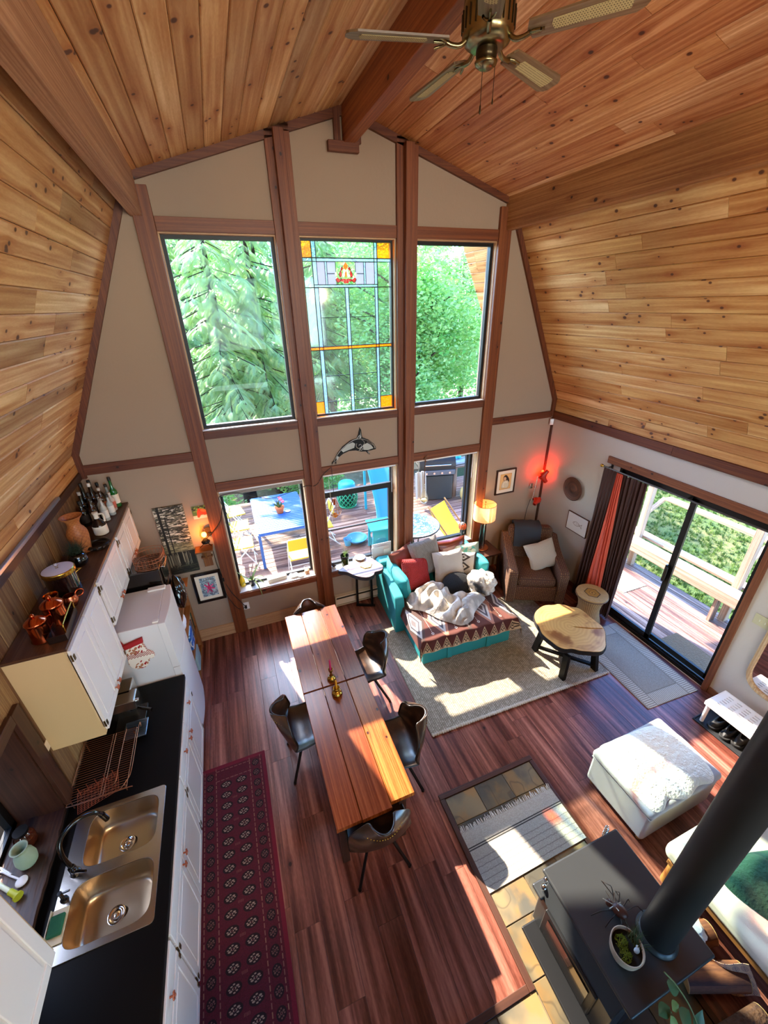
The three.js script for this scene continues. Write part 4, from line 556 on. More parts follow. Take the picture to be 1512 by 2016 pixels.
{ // orca
  const P = [[-0.335, -0.225], [-0.33, -0.2], [-0.29, -0.16], [-0.25, -0.1], [-0.17, -0.02], [-0.06, 0.04], [0.03, 0.055], [0.055, 0.1], [0.075, 0.16], [0.08, 0.19], [0.098, 0.15], [0.1, 0.09], [0.105, 0.05], [0.18, 0.01], [0.25, -0.06], [0.272, -0.11], [0.268, -0.135], [0.2, -0.14], [0.16, -0.135], [0.17, -0.16], [0.185, -0.19], [0.16, -0.18], [0.13, -0.14], [0.07, -0.13], [0.0, -0.1], [-0.09, -0.09], [-0.17, -0.11], [-0.24, -0.15], [-0.27, -0.19], [-0.28, -0.235], [-0.29, -0.2], [-0.31, -0.2]];
  const t = thing('orca_wall_art', 'black and silver metal cut-out of a leaping orca on the wall between the windows', 'wall art', [-0.07, 2.49, 0.012]); t.rotation.z = 0.06;
  const sm = mat(0xb9b4ac, 0.3, { metalness: 0.9 });
  obj('body', ext(shp(P), 0.006), mat(0x0c0b0b, 0.4, { metalness: 0.5 }), t);
  const poly = (pts) => ext(shp(pts), 0.004).translate(0, 0, 0.0062);
  for (const q of [poly([[-0.19, -0.06], [-0.1, 0.0], [-0.03, 0.015], [0.0, -0.01], [-0.02, -0.06], [-0.1, -0.075], [-0.17, -0.09]]), poly([[0.1, -0.045], [0.16, -0.03], [0.21, -0.07], [0.235, -0.115], [0.16, -0.125], [0.1, -0.11]]), poly([[-0.27, -0.15], [-0.25, -0.125], [-0.23, -0.14], [-0.255, -0.18]]), poly([[0.068, 0.05], [0.085, 0.1], [0.083, 0.15], [0.09, 0.1], [0.088, 0.05]])]) obj('inlay', q, sm, t);
  const l = (p, r = 0.0035) => tube(p.map(([a, b]) => [a, b, 0.009]), r, 5, p.length * 8);
  obj('line_work', [l([[-0.3, -0.18], [-0.24, -0.1], [-0.16, -0.03], [-0.05, 0.028], [0.05, 0.045], [0.17, 0.0], [0.24, -0.065], [0.262, -0.115]]), l([[0.02, -0.01], [0.01, -0.05], [0.04, -0.08], [0.08, -0.06], [0.07, -0.03], [0.045, -0.04]]), l([[0.09, 0.03], [0.12, -0.01], [0.11, -0.05], [0.07, -0.08], [0.04, -0.11]]), l([[0.05, -0.1], [0.075, -0.11], [0.09, -0.095], [0.075, -0.08], [0.055, -0.09]]), l([[0.16, -0.01], [0.2, -0.045], [0.24, -0.075], [0.255, -0.12]]), l([[0.03, 0.05], [0.07, 0.09], [0.06, 0.06], [0.09, 0.07]], 0.003), l([[0.155, -0.14], [0.165, -0.17], [0.175, -0.165]], 0.003), l([[-0.24, -0.13], [-0.28, -0.19], [-0.3, -0.19], [-0.32, -0.21]], 0.003)], sm, t);
}
{ // oil lamp on a wooden bracket
  const t = thing('wall_lamp', 'glass chimney lamp glowing on a carved wooden bracket beside the window', 'lamp', [-2.07, 1.43, 0.003]);
  const w = wmat(0x8a5a2a, fineT, 0.55); obj('bracket', [BB(-0.1, 0.0, 0, 0.1, 0.02, 0.16, 'x', 0.004), BB(-0.045, -0.27, 0, 0.055, 0, 0.03, 'y', 0.004), uvm(ext(shp([[0, 0], [0.1, 0], [0.03, -0.14], [0, -0.16]]), 0.02).rotateY(-PI / 2).translate(0.01, 0, 0.03)), BB(-0.06, -0.14, 0, 0.07, -0.12, 0.05, 'x', 0.003)], w, t);
  obj('stand', [bar([-0.045, 0.02, 0.05], [0.03, 0.1, 0.09], 0.004), bar([0.09, 0.02, 0.05], [0.05, 0.1, 0.09], 0.004), lathe([[0.012, 0.08], [0.045, 0.1], [0.05, 0.12], [0.03, 0.135], [0.026, 0.15], [0, 0.15]], 20).translate(0.04, 0, 0.09), C(0.035, 0.035, 0.008, 0.105, 0.2, 0.02)], M.iron, t);
  obj('reflector', C(0.06, 0.06, 0.006, 0, 0, 0, 24).rotateX(PI / 2).translate(0.085, 0.21, 0.03), mat(0x3a2a1c, 0.4, { metalness: 0.7 }), t);
  obj('chimney', lathe([[0.028, 0.15], [0.045, 0.18], [0.052, 0.215], [0.042, 0.26], [0.026, 0.3], [0.022, 0.34]], 24).translate(0.04, 0, 0.09), phys(0xfff2dc, 0.02, { transmission: 1, thickness: 0, ior: 1.3, side: THREE.DoubleSide }), t);
  obj('bulb', ball(0.03, 0.04, 0.21, 0.09, 1, 1.15, 1), mat(0xfff0d0, 0.4, { emissive: 0xffb060, emissiveIntensity: 9 }), t);
  const p = new THREE.PointLight(0xffa050, 1.0); p.position.set(0.04, 0.21, 0.09); p.castShadow = true; p.shadow.radius = 1.5; t.add(p);
  const dx = [2.07, -1.43, -0.003]; obj('cord', [tube([[-2.03, 1.53, 0.05], [-1.99, 1.4, 0.012], [-1.975, 1.1, 0.012], [-1.9, 0.75, 0.052], [-1.79, 0.5, 0.052], [-1.757, 0.4, 0.02]], 0.0045, 6, 60), tube([[-1.757, 0.385, 0.02], [-1.85, 0.42, 0.05], [-1.935, 0.62, 0.052], [-1.968, 0.75, 0.02]], 0.004, 6, 40), tube([[-2.03, 1.55, 0.05], [-1.95, 1.62, 0.05], [-1.83, 1.75, 0.052], [-1.765, 1.93, 0.04], [-1.77, 1.98, 0.04]], 0.0045, 6, 40)].map((q) => q.translate(...dx)), M.black, t); obj('plug', [B(0.03, 0.02, 0.03, -1.755, 0.405, 0.02, 'x', 0.004), B(0.03, 0.02, 0.03, -1.755, 0.38, 0.02, 'x', 0.004), B(0.02, 0.05, 0.016, -1.945, 0.93, 0.056, 'y', 0.004)].map((q) => q.translate(...dx)), M.black, t);
  solo('outlet_plate', 'white outlet plate with two black plugs below the left window', 'outlet', B(0.075, 0.115, 0.006, -1.745, 0.4, 0.005, 'x', 0.002), M.plastic);
}
{ // string of lights cable over the windows
  const t = thing('pendant_cable', 'black cable draped from the left window across the post to the copper pendant', 'cable');
  obj('cable', [tube([[-1.77, 1.98, 0.04], [-1.77, 2.06, 0.02], [-1.6, 2.07, 0.0], [-1.4, 2.0, 0.02], [-1.2, 1.93, 0.02], [-0.95, 1.97, 0.02], [-0.755, 2.03, 0.05], [-0.64, 2.05, 0.125], [-0.52, 2.15, 0.06], [-0.405, 2.225, 0.04]], 0.004, 6, 90), tube([[-1.77, 1.98, 0.03], [-1.75, 1.85, 0.02], [-1.765, 1.72, 0.05], [-1.735, 1.66, 0.02], [-1.72, 1.75, 0.01], [-1.75, 1.9, 0.02]], 0.004, 6, 40)], M.black, t);
  const p = thing('copper_pendant', 'open copper cage pendant with a round amber bulb hung in the centre window', 'pendant', [-0.41, 0, 0.045]);
  obj('flex', bar([0.005, 1.79, 0], [0.005, 2.225, 0], 0.003, 6), M.black, p); const g = [], top = [], mid = []; for (let i = 0; i < 6; i++) { const a = i / 6 * 2 * PI; top.push([0.016 * Math.cos(a), 1.79, 0.016 * Math.sin(a)]); mid.push([0.09 * Math.cos(a), 1.585, 0.09 * Math.sin(a)]); } for (let i = 0; i < 6; i++) { g.push(bar(top[i], mid[i], 0.0035), bar(mid[i], mid[(i + 1) % 6], 0.0035), bar(mid[i], [0.035 * Math.cos(i * PI / 3), 1.535, 0.035 * Math.sin(i * PI / 3)], 0.0035)); } obj('cage', g, M.copperWire, p);
  obj('socket', C(0.014, 0.018, 0.09, 0, 1.745, 0), M.copper, p); obj('bulb', ball(0.036, 0, 1.545, 0), phys(0xe88a2c, 0.08, { transmission: 0.6, thickness: 0.02, ior: 1.4 }), p);
  const d = thing('glass_teardrop', 'clear glass teardrop ornament on a knotted brown cord in the right window', 'ornament', [0.905, 0, 0.045]);
  obj('cord', [bar([0, 1.76, 0], [0.008, 2.16, 0], 0.006), ball(0.014, 0.008, 2.15, 0), ball(0.012, 0.012, 2.1, 0), bar([-0.02, 2.14, 0], [0.035, 2.19, 0], 0.004), bar([0.04, 2.13, 0], [-0.01, 2.17, 0.01], 0.004)], mat(0x6a4a34, 0.9), d); obj('drop', lathe([[0, 1.475], [0.035, 1.48], [0.058, 1.51], [0.062, 1.545], [0.048, 1.6], [0.024, 1.665], [0.013, 1.72], [0.012, 1.76], [0, 1.762]], 28), phys(0xf4f2ea, 0.03, { transmission: 0.9, thickness: 0, ior: 1.35, clearcoat: 1 }), d); obj('filling', ball(0.045, 0, 1.515, 0, 1, 0.6, 1), mat(0xd8c8a0, 0.8), d);
}
// blinds bunched at the window heads
{
  const bl = (x0, x1, n, label) => { const t = thing('roller_blind', label, 'blind', [0, 0, 0]), g = []; for (let i = 0; i < n; i++) g.push(BB(x0, 2.098 - i * 0.012, -0.05, x1, 2.104 - i * 0.012, -0.005)); obj('head_rail', BB(x0, 2.088 + 0.006, -0.052, x1, 2.108, -0.002), M.plastic, t); obj('slats', n > 1 ? g.slice(1) : g, mat(0xb4aca2, 0.5), t); obj('pull_cord', [bar([x0 + 0.07, 2.09, -0.02], [x0 + 0.075, 1.4, -0.03], 0.0025, 5), bar([x1 - 0.05, 2.09, -0.02], [x1 - 0.05, 1.7, -0.03], 0.0025, 5)], M.plastic, t); };
  bl(-1.77, -0.78, 5, 'bunched grey slat blind at the head of the lower left window'); bl(-0.51, 0.49, 2, 'raised white blind at the head of the lower centre window'); bl(0.77, 1.77, 2, 'raised white blind at the head of the lower right window');
}
// on the lower left sill
const SY = 0.644;
{
  const lf = mat(0x7a8a4a, 0.6, { side: THREE.DoubleSide }), t = thing('aloe_plant', 'spiky aloe plant in a small dark pot on the left window sill', 'plant', [-1.61, SY, -0.1]);
  obj('pot', lathe([[0, 0], [0.035, 0], [0.05, 0.09], [0.05, 0.1], [0.044, 0.1], [0.042, 0.085], [0, 0.085]], 20), M.black, t);
  const leaf = (tip, mid, w) => { const c = new THREE.QuadraticBezierCurve3(V(0, 0.085, 0), V(...mid), V(...tip)), P = [], I = []; for (let i = 0; i <= 10; i++) { const p = c.getPoint(i / 10), q = c.getTangent(i / 10), s = V().crossVectors(q, V(0, 1, 0.3)).normalize().multiplyScalar(w * (1 - (i / 10) ** 2) + 0.001); P.push(...p.clone().add(s).toArray(), ...p.clone().add(V(0, -w * 0.4, 0)).toArray(), ...p.clone().sub(s).toArray()); } for (let i = 0; i < 10; i++) { const a = i * 3; I.push(a, a + 1, a + 3, a + 1, a + 4, a + 3, a + 1, a + 2, a + 4, a + 2, a + 5, a + 4); } const g = new THREE.BufferGeometry(); g.setAttribute('position', new THREE.Float32BufferAttribute(P, 3)); g.setIndex(I); g.computeVertexNormals(); return g; };
  for (const [a, b, w] of [[[0.12, 0.32, 0.02], [0.03, 0.2, 0], 0.014], [[0.15, 0.34, -0.03], [0.05, 0.2, 0], 0.014], [[-0.19, 0.28, -0.02], [-0.08, 0.12, 0], 0.01], [[0.17, 0.12, 0.05], [0.1, 0.16, 0], 0.01], [[0.1, -0.12, 0.17], [0.08, 0.12, 0.12], 0.012], [[0.2, -0.02, 0.13], [0.12, 0.14, 0.06], 0.01], [[-0.02, 0.24, 0.04], [-0.02, 0.16, 0], 0.009], [[-0.14, 0.06, 0.06], [-0.09, 0.12, 0.02], 0.008]]) obj('leaf', leaf(a, b, w), lf, t);
  solo('paper_box', 'long cream paper box on the left window sill', 'box', [B(0.26, 0.055, 0.1, 0, 0.0275, 0, 'x', 0.004)], mat(0xe6dcc4, 0.85), [-1.28, SY, -0.1], [0, 0.1, 0]);
  const c = thing('glass_jar', 'clear glass jar with a copper lower half at the right of the left sill', 'jar', [-0.86, SY, -0.08]); obj('glass', lathe([[0.034, 0.05], [0.034, 0.115], [0.032, 0.115]], 20), phys(0xffffff, 0.03, { transmission: 0.9, thickness: 0, side: THREE.DoubleSide }), c); obj('base', lathe([[0, 0], [0.034, 0], [0.035, 0.05], [0, 0.05]], 20), mat(0xb8845a, 0.5), c);
  solo('white_dish', 'low white dish in the middle of the left window sill', 'dish', lathe([[0, 0.004], [0.03, 0.004], [0.06, 0.022], [0.064, 0.024], [0.032, 0], [0, 0]].reverse(), 24), mat(0xe8e4da, 0.4, { side: THREE.DoubleSide }), [-1.05, SY, -0.085]);
  solo('white_dish', 'small white dish beside the glass jar on the left window sill', 'dish', lathe([[0, 0.004], [0.025, 0.004], [0.045, 0.016], [0.048, 0.018], [0.027, 0], [0, 0]].reverse(), 24), mat(0xe8e4da, 0.4, { side: THREE.DoubleSide }), [-0.955, SY, -0.05]);
  solo('yellow_bottle', 'squat yellow plastic bottle in the left corner of the left sill', 'bottle', lathe([[0, 0], [0.032, 0], [0.036, 0.01], [0.034, 0.03], [0.036, 0.05], [0.034, 0.07], [0.036, 0.09], [0.02, 0.13], [0.012, 0.16], [0.006, 0.2], [0, 0.2]], 20), phys(0xe8c820, 0.3, { transmission: 0.3, thickness: 0 }), [-1.735, SY, -0.13]);
  const f = thing('figurine', 'tiny dark figurine in a white-footed base on the centre window sill', 'figurine', [-0.475, SY, -0.05]); obj('base', C(0.03, 0.026, 0.025, 0, 0.0125, 0), mat(0xc8c0b4, 0.5), f); obj('figure', [ball(0.022, 0, 0.045, 0, 1, 1.2, 1), ball(0.014, 0.005, 0.08, 0), ball(0.012, 0.025, 0.045, 0.01), ball(0.01, -0.02, 0.055, 0)], mat(0x3a2a28, 0.7), f);
}
// baseboard heater
{
  const t = thing('baseboard_heater', 'long white electric baseboard heater under the centre window', 'heater', [0, 0, 0.002]), m = mat(0xcbb79c, 0.45), x0 = -0.51, x1 = 1.74;
  obj('back_plate', BB(x0, 0.025, 0, x1, 0.2, 0.012, 'x'), m, t); obj('top_cover', [BB(x0, 0.185, 0.012, x1, 0.2, 0.065, 'x', 0.003)], m, t); obj('front_cover', [BB(x0, 0.06, 0.06, x1, 0.155, 0.066, 'x', 0.002), BB(x0, 0.025, 0.012, x1, 0.032, 0.06, 'x')], m, t); obj('fins', BB(x0 + 0.02, 0.07, 0.014, x1 - 0.02, 0.14, 0.055, 'x'), M.black, t); obj('end_cap', [BB(x0 - 0.012, 0.02, 0, x0, 0.202, 0.07), BB(x1, 0.02, 0, x1 + 0.012, 0.202, 0.07)], m, t);
}
// right part of the gable wall and the corner
{
  solo('motion_sensor', 'small white sensor box in the corner under the dark trim', 'sensor', [B(0.05, 0.09, 0.04, 0, 0, 0, 'y', 0.006), B(0.035, 0.03, 0.012, 0, -0.015, 0.024, 'x', 0.004)], M.plastic, [3.0, 2.42, 0.05], [0, -0.6, 0]);
  const t = thing('wall_lamp', 'pair of adjustable red metal spot shades on a chrome rod in the corner', 'lamp', [2.86, 1.4, 0.03]), red = mat(0xb8240c, 0.38, { side: THREE.DoubleSide }), cone = (o) => lathe([[0.022, 0.11], [0.03, 0.105], [0.034, 0.06], [0.06, 0.0], [0.057, 0.002], [0.03, 0.062]], 24);
  obj('rod', [bar([-0.06, -0.22, 0.09], [-0.02, 0.2, 0.09], 0.008), C(0.02, 0.02, 0.03, -0.02, 0.02, 0.075).rotateX(0.0), bar([-0.04, 0.0, 0.0], [-0.04, 0.0, 0.09], 0.008), B(0.05, 0.09, 0.02, -0.04, 0, 0.0, 'y', 0.004)], M.chrome, t);
  obj('shade', cone().rotateX(0.35).rotateZ(-0.5).translate(0.05, 0.2, 0.12), red, t); obj('shade', cone().rotateZ(1.9).rotateY(0.5).translate(-0.02, -0.19, 0.16), red, t);
  obj('shade', cone().scale(1.05, 1.15, 1.05).rotateX(PI * 0.86).rotateZ(0.5).translate(0.04, 0.2, 0.11), red, t); obj('shade', cone().rotateZ(-1.2).rotateY(-0.3).translate(-0.06, -0.21, 0.14), red, t);
  obj('bulb', ball(0.02, 0.07, 0.26, 0.08), mat(0xffb090, 0.4, { emissive: 0xff4010, emissiveIntensity: 10 }), t);
  const p = new THREE.PointLight(0xff2a08, 1.2); p.position.set(0.07, 0.26, 0.08); p.castShadow = true; t.add(p);
  obj('cord', tube([[-0.06, -0.22, 0.05], [-0.07, -0.45, 0.01], [-0.08, -0.8, 0.005]], 0.004, 6, 30), M.black, t);
}
// ================================================================ LIVING CORNER
function sheet(nu, nv, f, closed = 0) {           // grid surface f(u, v) -> [x, y, z], with uv 0..1; closed > 0 adds a back at that thickness below
  const P = [], U = [], I = []; for (let j = 0; j <= nv; j++) for (let i = 0; i <= nu; i++) { P.push(...f(i / nu, j / nv)); U.push(i / nu, j / nv); }
  for (let j = 0; j < nv; j++) for (let i = 0; i < nu; i++) { const a = j * (nu + 1) + i, b = a + 1, c = a + nu + 1, d = c + 1; I.push(a, b, d, a, d, c); }
  const g = new THREE.BufferGeometry(); g.setAttribute('position', new THREE.Float32BufferAttribute(P, 3)); g.setAttribute('uv', new THREE.Float32BufferAttribute(U, 2)); g.setIndex(I); g.computeVertexNormals();
  if (!closed) return g;
  const n = g.attributes.normal, N = n.count, P2 = P.slice(), U2 = U.slice(), I2 = I.slice();
  for (let i = 0; i < N; i++) { P2.push(P[i * 3] - n.getX(i) * closed, P[i * 3 + 1] - n.getY(i) * closed, P[i * 3 + 2] - n.getZ(i) * closed); U2.push(U[i * 2], U[i * 2 + 1]); }
  for (let k = 0; k < I.length; k += 3) I2.push(I[k] + N, I[k + 2] + N, I[k + 1] + N);
  const rim = []; for (let i = 0; i <= nu; i++) rim.push(i); for (let j = 1; j <= nv; j++) rim.push(j * (nu + 1) + nu); for (let i = nu - 1; i >= 0; i--) rim.push(nv * (nu + 1) + i); for (let j = nv - 1; j > 0; j--) rim.push(j * (nu + 1));
  for (let k = 0; k < rim.length; k++) { const a = rim[k], b = rim[(k + 1) % rim.length]; I2.push(a, a + N, b, b, a + N, b + N); }
  const h = new THREE.BufferGeometry(); h.setAttribute('position', new THREE.Float32BufferAttribute(P2, 3)); h.setAttribute('uv', new THREE.Float32BufferAttribute(U2, 2)); h.setIndex(I2); return toCreasedNormals(h, 0.9);
}
function pillowGeo(w, h, t, seed = 1, bend = 0) {   // stuffed square cushion lying in the xy plane
  const half = (s) => sheet(18, 18, (u, v) => { const a = u * 2 - 1, b = v * 2 - 1, k = Math.pow(Math.max(0, 1 - a * a * a * a), 0.55) * Math.pow(Math.max(0, 1 - b * b * b * b), 0.55), pin = 1 - 0.1 * (1 - (Math.abs(a * b)) ** 0.7) * Math.max(a * a, b * b), wr = 0.012 * (fbm(u, v, 5, 5, 2, seed) - 0.5) * k; return [a * w / 2 * pin * s, b * h / 2 * pin, s * (t / 2 * k + wr) + bend * a * a]; });
  const g = [half(1), half(-1)].map((q) => q.toNonIndexed()); const m = mergeVertices(mergeGeometries(g), 1e-4); m.computeVertexNormals(); return m;
}
function cushion(name, label, size, m, pos, rot, seed = 1, group) { const o = solo(name, label, name === 'bolster' ? 'cushion' : 'cushion', pillowGeo(...size, seed), m, pos); o.rotation.set(rot[0], rot[1], rot[2], 'YXZ'); if (group) o.userData.group = group; return o; }
// blob seen as a rumpled cloth: outline in xz, height function
function cloth(outline, cy, hf, n = 40, rings = 16) {
  const c = [0, 0]; outline.forEach((p) => { c[0] += p[0] / outline.length; c[1] += p[1] / outline.length; }); const crv = new THREE.CatmullRomCurve3(outline.map((p) => V(p[0], 0, p[1])), true), O = crv.getSpacedPoints(n);
  const top = [], I = [], U = []; for (let r = 0; r <= rings; r++) for (let i = 0; i < n; i++) { const q = r / rings, x = lerp(c[0], O[i].x, q), z = lerp(c[1], O[i].z, q); top.push(x, cy(x, z) + hf(x, z) * (1 - q ** 6) + 0.012 * (1 - q ** 8), z); U.push(x, z); }
  for (let r = 0; r < rings; r++) for (let i = 0; i < n; i++) { const a = r * n + i, b = r * n + (i + 1) % n, d = a + n, e = b + n; I.push(a, b, e, a, e, d); }
  const g = new THREE.BufferGeometry(); g.setAttribute('position', new THREE.Float32BufferAttribute(top, 3)); g.setAttribute('uv', new THREE.Float32BufferAttribute(U, 2)); g.setIndex(I); g.computeVertexNormals();
  if (g.attributes.normal.getY(n * 2) < 0) { for (let k = 0; k < I.length; k += 3) [I[k], I[k + 1]] = [I[k + 1], I[k]]; g.setIndex(I); g.computeVertexNormals(); } return g;
}
// ---- right wall: curtain, plate, print, mirror, switches
{
  const t = thing('curtain', 'brown curtain with a coral middle panel gathered at the far side of the sliding door', 'curtain', [2.96, 0, 0]);
  const fold = (z0, z1, zb0, zb1, n, x, amp, y1 = 2.085, y0 = 0.03) => sheet(n * 10, 24, (u, v) => { const y = lerp(y0, y1, v), s = 1 - v, z = lerp(lerp(zb0, z0, Math.pow(v, 0.8)), lerp(zb1, z1, Math.pow(v, 0.8)), u); return [x + amp * Math.sin(u * n * 2 * PI + 0.6 * Math.sin(v * 3)) * (0.6 + 0.5 * s) + 0.01 * Math.sin(u * 31 + v * 4), y, z]; });
  const br = mat(0x3a1d16, 0.75, { side: THREE.DoubleSide }), co = mat(0xc8543e, 0.85, { side: THREE.DoubleSide });
  obj('panel', fold(1.16, 1.42, 1.1, 1.36, 5, 0, 0.022), br, t); obj('panel', fold(1.44, 1.79, 1.55, 1.77, 7, 0, 0.022), br, t); obj('coral_panel', fold(1.385, 1.47, 1.3, 1.6, 4, -0.03, 0.013, 2.09, 0.05), co, t);
  const r = thing('curtain_rod', 'thin grey curtain rod across the head of the sliding door', 'rod', [2.96, 2.095, 0]); obj('rod', bar([0, 0, 1.14], [0, 0, 3.4], 0.01, 10), mat(0x55534f, 0.35, { metalness: 0.8 }), r); obj('finial', [ball(0.022, 0, 0, 1.115), bar([0, 0, 1.125], [0, 0, 1.15], 0.014)], M.brass, r); obj('bracket', [bar([0, 0, 1.2], [0.09, 0.0, 1.2], 0.007), bar([0, 0, 2.24], [0.09, 0, 2.24], 0.007), B(0.008, 0.06, 0.03, 0.085, 0.0, 1.2), B(0.008, 0.06, 0.03, 0.085, 0, 2.24)], M.iron, r);
  const pl = thing('wall_plate', 'round turned wooden plate hung on the right wall', 'plate', [3.05, 1.56, 0.66]); obj('plate', lathe([[0, 0.02], [0.03, 0.024], [0.05, 0.012], [0.12, 0.016], [0.17, 0.03], [0.178, 0.028], [0.17, 0.016], [0.1, 0], [0, 0]].reverse(), 40).rotateZ(PI / 2), wmat(0x7a4a2c, streakT, 0.4, { side: THREE.DoubleSide }), pl);
  const f = picture('framed_print', 'unglazed white print of a small brown fish on the right wall beside the curtain', 'print', 0, 0, 0.39, 0.295, art(390, 290, (c, w, h) => { c.fillStyle = '#d9d4ca'; c.fillRect(0, 0, w, h); c.strokeStyle = '#6a4a2a'; c.lineWidth = 5; c.beginPath(); c.moveTo(115, 150); c.quadraticCurveTo(180, 80, 250, 148); c.quadraticCurveTo(180, 210, 115, 150); c.stroke(); c.beginPath(); c.moveTo(250, 148); c.lineTo(290, 118); c.lineTo(282, 150); c.lineTo(292, 182); c.closePath(); c.stroke(); c.lineWidth = 3; for (let i = 0; i < 4; i++) { c.beginPath(); c.arc(165 + i * 22, 150, 18, -1.2, 1.2); c.stroke(); } c.beginPath(); c.arc(145, 142, 5, 0, 7); c.stroke(); }), { frame: 0.008, mount: 0, fm: wmat(0x6a4426, firT, 0.5), depth: 0.02 });
  f.position.set(3.056, 1.065, 0.855); f.rotation.set(0, -PI / 2, 0);
  const sp = thing('switch_plate', 'cream double switch plate beside the near edge of the sliding door', 'switch plate', [3.056, 1.17, 3.25], 0); obj('plate', B(0.007, 0.12, 0.16, -0.003, 0, 0, 'y', 0.003), mat(0xb8b08a, 0.5), sp); for (const s of [-1, 1]) obj('toggle', B(0.012, 0.024, 0.01, -0.011, 0.004, s * 0.024, 'y', 0.002), mat(0xcfc9ae, 0.5), sp);
  const mi = thing('mirror', 'rounded mirror in a pale wood frame on the right wall, cropped by the photo edge', 'mirror', [3.055, 0, 0]), rr = (z0, z1, y0, y1, q) => { const s = new THREE.Shape(); s.moveTo(z0 + q, y0); s.lineTo(z1 - q, y0); s.quadraticCurveTo(z1, y0, z1, y0 + q); s.lineTo(z1, y1 - q); s.quadraticCurveTo(z1, y1, z1 - q, y1); s.lineTo(z0 + q, y1); s.quadraticCurveTo(z0, y1, z0, y1 - q); s.lineTo(z0, y0 + q); s.quadraticCurveTo(z0, y0, z0 + q, y0); return s; };
  const o = rr(3.32, 4.1, 0.42, 1.5, 0.22), hole = rr(3.35, 4.07, 0.45, 1.47, 0.2); o.holes.push(new THREE.Path(hole.getPoints(10).reverse())); obj('frame', uvm(ext(o, 0.03, 0.004).rotateY(-PI / 2)), wmat(0xc8b088, fineT, 0.5), mi); obj('glass', ext(rr(3.35, 4.07, 0.45, 1.47, 0.2), 0.004).rotateY(-PI / 2).translate(-0.012, 0, 0), mat(0xe6e6e6, 0.02, { metalness: 1 }), mi);
}
// ---- woven drum stool
{
  const wv = tex(512, 256, (u, v) => { const s = Math.sin(u * 2 * PI * 40), b = Math.sin(v * 2 * PI * 24 + (Math.floor(u * 40) % 2) * PI); return mix3(hex(0x6a4a2a), hex(0xb08a58), clamp(0.5 + 0.28 * s + 0.15 * b + 0.3 * (fbm(u, v, 12, 12, 3, 5) - 0.5))); }, 1, 1);
  const tp = canvas(512, 512, (c, w) => { c.fillStyle = '#a6814c'; c.fillRect(0, 0, w, w); const r = rng(2); for (let i = 0; i < 1500; i++) { c.strokeStyle = ['#b8935a', '#8c6a3a', '#c29e68'][(r() * 3) | 0]; c.lineWidth = 1.4; const x = r() * w, y = r() * w; c.beginPath(); c.moveTo(x, y); c.lineTo(x + 26 + r() * 30, y + (r() - 0.5) * 3); c.stroke(); } const hx = (R, col) => { c.fillStyle = col; c.beginPath(); for (let i = 0; i < 6; i++) c.lineTo(256 + R * Math.cos(i * PI / 3 + 0.2), 256 + R * 0.92 * Math.sin(i * PI / 3 + 0.2)); c.closePath(); c.fill(); }; hx(140, '#3a2412'); hx(124, '#9a6c24'); hx(60, '#5a3a14'); hx(50, '#a87a30'); hx(18, '#4a2c10'); }, 1, 1);
  const t = thing('drum_stool', 'waisted woven drum stool with a hexagon inlay beside the curtain', 'stool', [2.68, 0, 1.66]);
  obj('body', lathe([[0.19, 0.002], [0.185, 0.04], [0.15, 0.15], [0.138, 0.24], [0.15, 0.34], [0.185, 0.44], [0.19, 0.455]], 48), mat(0xffffff, 0.75, { map: wv, bumpMap: wv, bumpScale: 0.005 }), t); const g = C(0.2, 0.2, 0.03, 0, 0.471, 0, 48); obj('top', g, mat(0xffffff, 0.6, { map: tp }), t); obj('rim', new THREE.TorusGeometry(0.2, 0.009, 8, 48).rotateX(PI / 2).translate(0, 0.458, 0), mat(0x5a3a20, 0.6), t);
}
// ---- live-edge slab table
const COFFEE = [[1.723, 1.673], [1.824, 1.602], [1.984, 1.567], [2.087, 1.602], [2.167, 1.613], [2.226, 1.66], [2.278, 1.725], [2.333, 1.762], [2.359, 1.851], [2.355, 1.967], [2.361, 2.07], [2.356, 2.158], [2.312, 2.24], [2.209, 2.342], [2.132, 2.415], [2.035, 2.453], [1.963, 2.435], [1.879, 2.39], [1.809, 2.35], [1.757, 2.301], [1.671, 2.266], [1.625, 2.208], [1.612, 2.133], [1.598, 2.045], [1.599, 1.96], [1.639, 1.864], [1.665, 1.77]];
function slabTop(outl, y0, y1, cut) {         // smooth live-edge slab; returns [top and bottom, bark edge]
  const C3 = new THREE.CatmullRomCurve3(outl.map((p) => V(p[0], 0, p[1])), true), O = C3.getSpacedPoints(90).slice(0, -1), s = shp(O.map((p) => [p.x, -p.z])); if (cut) { const h = new THREE.Path(); cut.forEach((p, i) => (i ? h.lineTo(p[0], -p[1]) : h.moveTo(p[0], -p[1]))); h.closePath(); s.holes.push(h); }
  const c = [0, 0]; O.forEach((p) => { c[0] += p.x / O.length; c[1] += p.z / O.length; });
  const top = ext(s, y1 - y0).rotateX(-PI / 2).translate(0, y0, 0), n = O.length, r = rng(3), bark = sheet(n, 4, (u, v) => { const i = Math.round(u * n) % n, p = O[i], k = 1.004 + 0.02 * Math.sin(v * PI) + 0.012 * vn(i * 0.5, v * 3, 45, 9, 2); return [c[0] + (p.x - c[0]) * k, lerp(y0 - 0.002, y1 - 0.003, v), c[1] + (p.z - c[1]) * k]; });
  return [top, bark, c];
}
